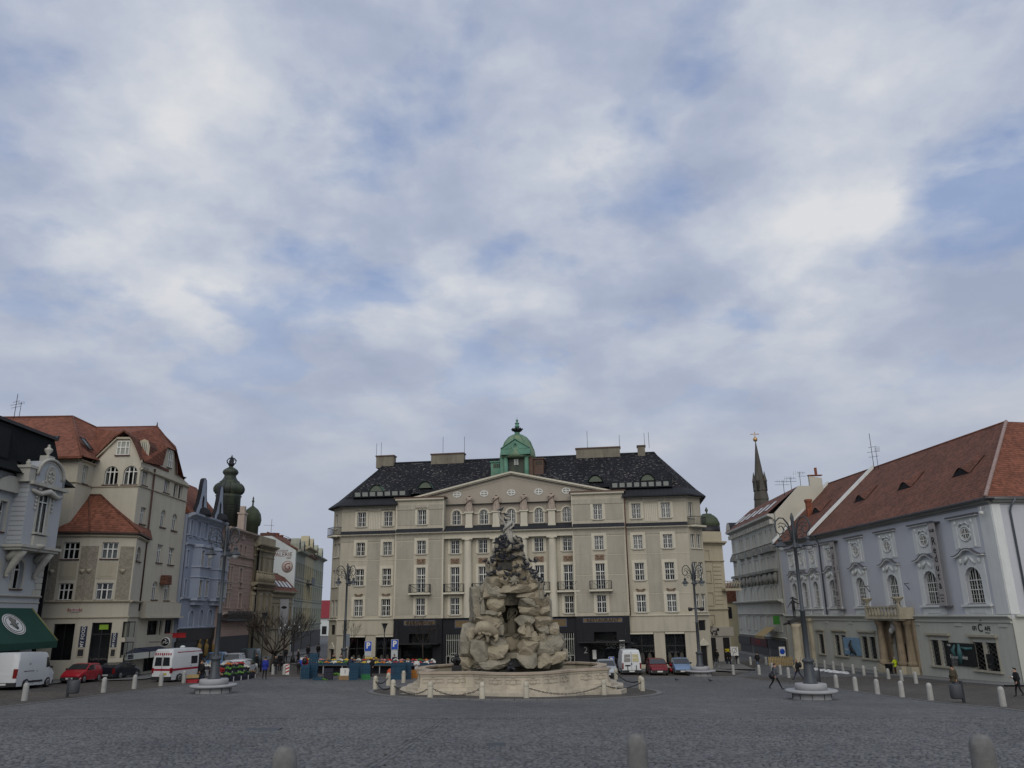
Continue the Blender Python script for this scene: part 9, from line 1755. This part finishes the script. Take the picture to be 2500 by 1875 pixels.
who(852, 1651, 'person in dark blue vest bending over the stall, seen from behind', 70, 1.78, nav, oli, 'grey', bend=.5, fat=1.2, armR=((.3, .2, 1.2), (.25, .5, 1.1)))
who(905, 1652, 'person in black coat bending towards the yellow flowers', 40, 1.75, blk, blk, 'dark', bend=.35, coat=.7, fat=1.2)
who(1017, 1655, 'person in white jacket counting money in front of the basin', 265, 1.68, wht, blk, 'brown', armL=((-.26, .05, 1.17), (-.08, .25, 1.2)), armR=((.26, .05, 1.17), (.06, .25, 1.2)))
who(812, 1640, 'person in black behind the stall selling fruit, pale face', 270, 1.72, blk, blk, 'dark'); who(832, 1640, 'person in brown behind the stall beside the tall lamp', 250, 1.7, oli, blk, 'brown'); who(962, 1641, 'person in navy behind the stall under the second parking sign', 270, 1.7, nav, blk, 'brown')
who(743, 1648, 'person in red jacket at the left end of the long stall', 85, 1.8, redc, nav, 'grey'); bag(gp(743, 1648)+V((0, -.22, 1.25)), 'black backpack on the person in red', (.22, .14, .3))
who(728, 1647, 'child in dark coat beside the person in red', 95, 1.2, blk, blk, 'dark')
for (x, y), t, f in zip(((671, 1647), (682, 1638), (668, 1622), (696, 1618), (727, 1625), (751, 1610), (776, 1606), (625, 1640)), ('behind the first bollard of the narrow street, hood up', 'walking up the narrow street in a long coat', 'furthest left of the street walkers under the tree', 'beside the old globe lamp in the street', 'with white hat crossing the narrow street', 'far up the narrow street by a shop door', 'furthest up the street at the hotel corner', 'in black by the slim grey lamp'), (270, 90, 90, 270, 200, 90, 90, 180)): who(x, y, 'person '+t, f, 1.74, blk, nav if x % 2 else blk, 'grey' if x == 727 else 'dark', group='people in the narrow street', stride=.5 if y < 1630 else 0.)
who(304, 1625, 'person in black at the corner shop window behind the dark coupe', 180, 1.72, blk, blk, 'dark')
# boy statue on a tilted slab above a pale column
p = gp(1953, 1632); t = thing('boy_statue', 'dark bronze boy with wide hat balancing on a slab atop a pale column', 'statue', p, world=True); zc = py_(1948, 1523, p.y).z; xq = py_(1948, 1523, p.y).x
s = MB(); s.lathe([(.8, -.3), (.8, .3), (.62, .4), (.55, .6), (.5, zc-p.z-.4), (.7, zc-p.z)], 18, 0, tuple(p)); s.build('column', PSL, t)
BRZ = mat('dark_bronze', (.022, .022, .022), .5, .2, 3., metal=.3); b0 = V((xq-.2, p.y, zc)); s = MB(); s.hexa([b0+V(v) for v in ((-.9, -.5, .0), (.6, -.5, .4), (.6, .5, .4), (-.9, .5, .0), (-.85, -.45, .4), (.55, -.45, .85), (.55, .45, .85), (-.85, .45, .4))]); s.tube([b0+V((-.8, 0, .15)), b0+V((-1.5, 0, -.05))], [.2, .08], 6); s.build('slab', BRZ, t)
st_ = statue(b0+V((-.1, 0, .6)), -80, 2.4, BRZ, t, robe=False, wide=.85, armL=((-.45, .05, 1.25), (-.8, .05, 1.28)), armR=((.4, 0, 1.2), (.62, .05, .98)), stride=.1); s = MB(); s.lathe([(.05, 1.84), (.14, 1.78), (.15, 1.72), (.34, 1.69), (.3, 1.66)], 12); s.tube([(-.1, .1, 1.62), (-.35, .15, 1.60), (-.5, .1, 1.62)], [.05, .05, .02], 5); s.build('hat', BRZ, st_)
# ---------------------------------------------------------------- signs, bins, street furniture
SBL = mat('sign_blue', (.01, .06, .36), .4, .05); SGY = mat('sign_back_grey', (.17, .20, .23), .5, .08)
def post(p, h, r=.035): s = MB(); s.tube([p-V((0, 0, .1)), p+V((0, 0, h))], r, 6); return s
def psign(px, py, yt, label, extra=True, k=1.):
    p = gp(px, py); zt = py_(px, yt, p.y).z-p.z; t = thing('parking_sign', label, 'parking sign', p, group='blue parking signs'); s = post(V((0, 0, 0)), zt); s.build('post', STEEL, t); w = .34*k
    s = MB(); s.box(-w, w, -.06, -.03, zt-.95*k, zt); pl = s.build('sign_plate', SBL, t); s = MB(); s.box(-w-.03, w+.03, -.045, -.025, zt-.98*k, zt+.03); s.build('border', WSIGN, pl); text('P', .8*k, M.Translation((0, -.065, zt-.42*k)) @ M.Rotation(pi/2, 4, 'X'), WSIGN, pl, bold=.03, ext=.004)
    if extra: s = MB(); s.box(-w, w, -.06, -.03, zt-(1.4 if extra == 1 else 2.1)*k, zt-1.02*k); s.build('supplementary_plate', mat('pale_grey_plate', (.4, .42, .43), .5, .05), t)
psign(897, 1638, 1566, 'blue parking sign with short white plate, leftmost before the hotel'); psign(962, 1638, 1562, 'blue parking sign with tall grey plate above the fruit stall', 2); psign(1472, 1626, 1554, 'blue parking sign with grey plate right of the fountain', 2); psign(1494, 1640, 1604, 'small low blue parking sign beside the white van', 0, .8)
def board(px, py, x0, x1, y0, y1, label, m=SGY, cat='sign'):
    p = gp(px, py); a, b = py_(x0, (y0+y1)/2, p.y), py_(x1, (y0+y1)/2, p.y); z0, z1 = py_(px, y1, p.y).z, py_(px, y0, p.y).z; t = thing('street_sign', label, cat, p, world=True); s = post(p, z1-p.z); s.build('post', STEEL, t); s = MB(); s.box(a.x, b.x, p.y-.06, p.y-.03, z0, z1); return s.build('sign_plate', m, t), V(((a.x+b.x)/2, p.y-.065, (z0+z1)/2)), b.x-a.x
board(848, 1636, 841, 854, 1548, 1579, 'tall grey backed sign board before the left shop window'); board(285, 1640, 279, 292, 1519, 1552, 'tall grey backed sign board beside the food shop door'); board(1686, 1630, 1675, 1690, 1536, 1567, 'grey backed sign board above the light blue car')
b1, c1, w1 = board(1786, 1624, 1784, 1802, 1579, 1601, 'white zone sign struck through in grey near the corner shop', WSIGN); s = MB(); s.hexa([c1+V(v) for v in ((-w1*.4, .0, -.55), (-w1*.28, .0, -.55), (w1*.4, .0, .55), (w1*.28, 0, .55), (-w1*.4, -.02, -.55), (-w1*.28, -.02, -.55), (w1*.4, -.02, .55), (w1*.28, -.02, .55))]); s.tube([c1+V((.28*cos(q), -.01, .1+.28*sin(q))) for q in [2*pi*i/14 for i in range(15)]], .04, 4); s.build('strike_bar', MT['grey_letter'], b1)
b1, c1, w1 = board(1909, 1624, 1902, 1917, 1579, 1602, 'white zone sign with blue disc under the ochre awning', WSIGN); s = MB(); s.ball(tuple(c1), (.34, .03, .34), 12); s.build('disc', SBL, b1)
b1, c1, w1 = board(736, 1640, 733, 746, 1605, 1625, 'white and blue zone sign behind the person in red', WSIGN); s = MB(); s.ball(tuple(c1+V((-.2, 0, -.1))), (.28, .03, .28), 12); s.build('disc', SBL, b1)
p = gp(700, 1647); t = thing('striped_post', 'short red and white striped post at the street mouth', 'post', p); s = MB(); s.box(-.22, .22, -.06, .06, 0, .95); pb = s.build('panel', WSIGN, t); s = MB()
for k in range(3): z = .08+.3*k; s.hexa([(-.22, -.07, z), (.22, -.07, z+.2), (.22, -.061, z+.2), (-.22, -.061, z), (-.22, -.07, z+.14), (.22, -.07, z+.34 if k < 2 else .95), (.22, -.061, z+.34 if k < 2 else .95), (-.22, -.061, z+.14)])
s.build('red_stripes', mat('red_sign', (.35, .02, .025)), pb, kind='stuff')
def bin_(px, py, label, rz=0.): 
    p = gp(px, py); t = thing('litter_bin', label, 'litter bin', p, rz, 'grey litter bins on slanted posts'); s = MB(); s.box(-.06, .06, -.06, .06, -.05, 1.12); s.build('post', IRON, t); s = MB(); s.lathe([(.26, .22), (.3, .28), (.3, .92), (.28, .95), (.24, .95), (.24, .6)], 18, 0, (.36, 0, 0)); s.build('bucket', mat('bin_grey', (.06, .065, .072), .6, .1, 2.), t); s = MB(); s.box(.0, .36, -.05, .05, .8, .9); s.build('bracket', IRON, t)
bin_(163, 1703, 'grey litter bin before the red hatchback'); bin_(2354, 1716, 'grey litter bin before the person in jeans', pi); bin_(2003, 1669, 'grey litter bin just behind the nearest ornate lamp', pi); bin_(2264, 1649, 'dark litter bin by the theatre wall right of the portal')
p = gp(2173, 1648); t = thing('cleaning_cart', 'dark cleaning cart beside the person in a yellow vest', 'cart', p); s = MB(); s.lathe([(.3, .25), (.38, 1.05), (.42, 1.1)], 12); s.build('bin', BLACK, t); s = MB(); s.tube([(-.4, 0, .9), (-.7, 0, 1.15), (-.75, 0, 1.5)], .05, 5); s.box(-.8, .4, -.3, .3, 1.12, 1.2); s.build('handle', PS, t)
for sg in (-1, 1): s = MB(); s.lathe([(.16, -.04), (.18, 0), (.16, .04)], 12, 0, T=lambda a, b, c: V((a, sg*.38+c, b+.18))); s.build('wheel', RUBBER, t)
for px, py, lb in ((170, 1640, 'lit-style advertising panel with blue headed poster behind the red hatchback'), ):
    p = gp(px, py); p.y -= 1; t = thing('advert_panel', 'tall advertising panel with blue headed poster behind the red hatchback', 'advert', p, radians(-8)); s = MB(); s.box(-.95, -.75, -.2, .2, -.1, 3.0); s.box(-.75, .95, -.12, .12, .5, 2.9); s.box(-1.3, 2.2, -.5, .5, 3.0, 3.1); s.build('frame', IRON, t); s = MB(); s.box(-.65, .85, -.135, -.12, .6, 2.8); po = s.build('poster', mat('dim_poster', (.05, .055, .06), .4, .4, 3.), t); s = MB(); s.box(-.6, .7, -.145, -.136, 2.2, 2.65); s.build('poster_heading', mat('poster_blue', (.03, .12, .35), .4), po); s = MB(); s.box(-.6, .7, -.145, -.136, 2.0, 2.1); s.build('poster_band', RDS, po)
p = gp(322, 1632); s = MB(); s.box(p.x-.9, p.x+.9, p.y-.05, p.y+.05, p.z+.2, p.z+1.5); s.box(p.x-.5, p.x+1.1, p.y-.07, p.y+.03, p.z+1.5, p.z+1.75, 1); o = s.build('a_board', [NAVY, LIME], None, label='navy board with lime top edge behind the dark coupe', cat='sign'); text('POLEDNÍ MENU', .2, M.Translation((p.x, p.y-.06, p.z+.8)) @ M.Rotation(pi/2, 4, 'X'), WSIGN, o, ext=.004)
s = MB(); p = gp(275, 1640); s.lathe([(.45, -.03), (.45, .03)], 18, 0, T=lambda a, b, c: p+V((a, c, 1.0+b))); s.lathe([(.36, .04), (.36, .045)], 18, 1, T=lambda a, b, c: p+V((a, -c, 1.0+b))); s.tube([p, p+V((0, 0, 1.0))], .03, 5); s.build('no_entry_sign', [mat('red_sign', (.35, .02, .025)), RDS], None, label='round red sign standing low beside the navy board', cat='sign')
FEN = thing('wooden_fence', 'short pale wooden picket fence under the ochre awning', 'fence', gp(1903, 1626)); 
for k in range(15): s = MB(); x = -1.2+.2*k; s.prism([(x-.06, 0), (x+.06, 0), (x+.06, 1.0), (x, 1.12), (x-.06, 1.0)], -.02, .02); s.build('picket', WDC, FEN)
s = MB(); s.box(-1.3, 1.75, .02, .05, .3, .38); s.box(-1.3, 1.75, .02, .05, .75, .83); s.build('rail', WDC, FEN)
for k, x in enumerate((1734, 1742)):
    p = gp(x, 1633); t = thing('bicycle', ('bicycle leaning by the ochre shop door', 'pale bicycle stand hoop beside the lamp bench')[k], 'bicycle', p, .4); s = MB()
    for q in (-.52, .52): s.tube([(q+.33*cos(a), 0, .34+.33*sin(a)) for a in [2*pi*i/16 for i in range(17)]], .022, 4)
    s.build('wheels', STEEL if k else BLACK, t, kind='stuff'); s = MB(); s.tube([(-.52, 0, .34), (-.15, 0, .85), (.38, 0, .82), (.0, 0, .32), (-.15, 0, .85)], .02, 4); s.tube([(.52, 0, .34), (.38, 0, 1.0), (.3, 0, 1.02)], .02, 4); s.tube([(-.28, 0, .93), (-.05, 0, .93)], .04, 4); s.build('frame', STEEL if k else BLACK, t)
for k, (px, py) in enumerate(((690, 1626), (714, 1618))):
    p = gp(px, py); t = thing('globe_lamp', 'dark cast iron lamp with white globes, '+('left' if k == 0 else 'right')+' of two at the street mouth', 'street lamp', p); s = MB(); s.lathe([(.3, 0), (.25, .5), (.1, .7), (.08, 3.6), (.12, 3.7)], 10); s.tube([(-.5, 0, 3.8), (-.3, 0, 3.5), (0, 0, 3.6), (.3, 0, 3.5), (.5, 0, 3.8)], .05, 5); s.build('pole', BLACK, t)
    for x, z in ((-.5, 4.0), (.5, 4.0), (0, 4.3)): s = MB(); s.ball((x, 0, z), .24, 10); s.build('globe', LGL, t)
SNOW = mat('old_snow', (.5, .52, .54), .9, .2, 3., bump=.4)
s = MB(); rr = random.Random(2)
for k in range(80):
    x, y = 1985+rr.random()*85, 0; y = 1634+(x-1985)*.115+rr.uniform(-1.5, 2.5); p = gp(x, y); r = rr.uniform(.06, .24); s.ball((p.x, p.y, p.z), (r*1.6, r*1.3, .07+.1*rr.random()), 7)
s.build('snow', SNOW, None, label='ragged band of old snow along the theatre kerb', cat='snow', kind='stuff')
s = MB(); p = gp(700, 1678)
for px, py, w in ((640, 1722, 1.1), (1210, 1760, .5)): p = gp(px, py+60); s.box(p.x-w/2, p.x+w/2, p.y-.4, p.y+.4, p.z-.05, p.z+.012)
s.build('manhole_cover', IRON, None, label='small iron drain covers set in the open setts', cat='drain cover', kind='stuff')
# ---------------------------------------------------------------- bare trees, roof aerials
BARK = mat('bare_bark', (.045, .037, .03), .9, .3, 6., bump=.5, bsc=30)
def tree(px, py, h, spread, label, seed, th=.5, n0=5, depth=4, tr=.1, up=.55, guard=False):
    p = gp(px, py); t = thing('bare_tree', label, 'tree', p, group='bare winter trees'); rr = random.Random(seed); s = MB(); b = MB(); tw = V((rr.uniform(-.1, .1), 0, h*th)); s.tube([V((0, 0, -.1)), V((0, 0, h*th*.5)), tw], [tr*1.3, tr, tr*.8], 8); s.build('trunk', BARK, t)
    def grow(o, d, ln, r, k):
        m = o+d*ln*.5+V((rr.uniform(-1, 1), rr.uniform(-1, 1), rr.uniform(-.5, 1)))*ln*.09; e = o+d*ln+V((0, 0, ln*.06)); b.tube([o, m, e], [r, r*.8, r*.55], 5 if k < 2 else 3)
        if k >= depth: return
        for i in range(3 if k < depth-1 else 4):
            ax = V((rr.uniform(-1, 1), rr.uniform(-1, 1), rr.uniform(-.3, .8))); q = (d+ax*.75*spread+V((0, 0, .15))).normalized(); grow(o.lerp(e, rr.uniform(.45, 1.)), q, ln*rr.uniform(.58, .8), max(.007, r*.55), k+1)
    for i in range(n0): a = 2*pi*i/n0+rr.random(); grow(tw*rr.uniform(.8, 1), V((cos(a)*spread, sin(a)*spread, up+rr.random()*.4)).normalized(), h*(1-th)*.5, tr*.5, 0)
    b.build('crown', BARK, t); return t
tree(86, 1652, 7.2, .75, 'bare young tree in front of the green awning behind the white van', 1, .42, 6, 4, .09, .8); tree(663, 1640, 6.3, 1.0, 'dense bushy bare tree at the mouth of the narrow street', 2, .3, 8, 5, .16, .45); tree(1032, 1636, 5.2, .7, 'slender bare tree before the reception entrance', 3, .5, 5, 4, .05, .8); tree(1444, 1628, 5.6, .7, 'slender bare tree before the restaurant entrance', 4, .45, 5, 4, .055, .9); tree(1700, 1626, 5.8, .7, 'slender bare tree behind the lamp at the hotel right corner', 5, .4, 5, 4, .055, .9); tree(850, 1632, 5.0, .6, 'thin bare sapling hidden behind the tall lamp at the hotel left', 6, .5, 4, 3, .04, .9)
for px, y0, y1, yy, lb in ((36, 1008, 962, 76, 'pair of tangled television aerials on the red roof ridge'), (2133, 1136, 1058, 92, 'tall thin mast with aerials on the theatre ridge')):
    a, b = py_(px, y0, yy), py_(px, y1, yy); s = MB(); s.tube([V((a.x, yy, a.z-.6)), V((a.x, yy, b.z))], .035, 4); hh = b.z-a.z; s.tube([V((a.x+.5, yy, a.z-.5)), V((a.x+.5, yy, a.z+hh*.55))], .03, 4)
    for f, l in ((.25, .9), (.4, 1.1), (.55, .7)): s.tube([V((a.x-.5*l, yy, a.z+hh*f)), V((a.x+.7*l, yy-.3, a.z+hh*f+.1))], .02, 4)
    for k in range(6): s.tube([V((a.x+.3+.12*k, yy-.15, a.z+hh*.42)), V((a.x+.3+.12*k, yy-.15, a.z+hh*.58))], .012, 3)
    s.build('roof_aerial', IRON, None, label=lb, cat='aerial')
# ---------------------------------------------------------------- lettering becomes mesh; tidy up
bpy.context.view_layer.update(); dg = bpy.context.evaluated_depsgraph_get()
for o in TXT:
    me = D.meshes.new_from_object(o.evaluated_get(dg)); nm = o.name.split('.')[0]; par, pi_, mb_ = o.parent, o.matrix_parent_inverse.copy(), o.matrix_basis.copy()
    o.name = 'old'; n_ = D.objects.new(nm, me); C.objects.link(n_); n_.parent = par; n_.matrix_parent_inverse = pi_; n_.matrix_basis = mb_; D.objects.remove(o)
for o in ROOTS:
    if '_b' in o: del o['_b']
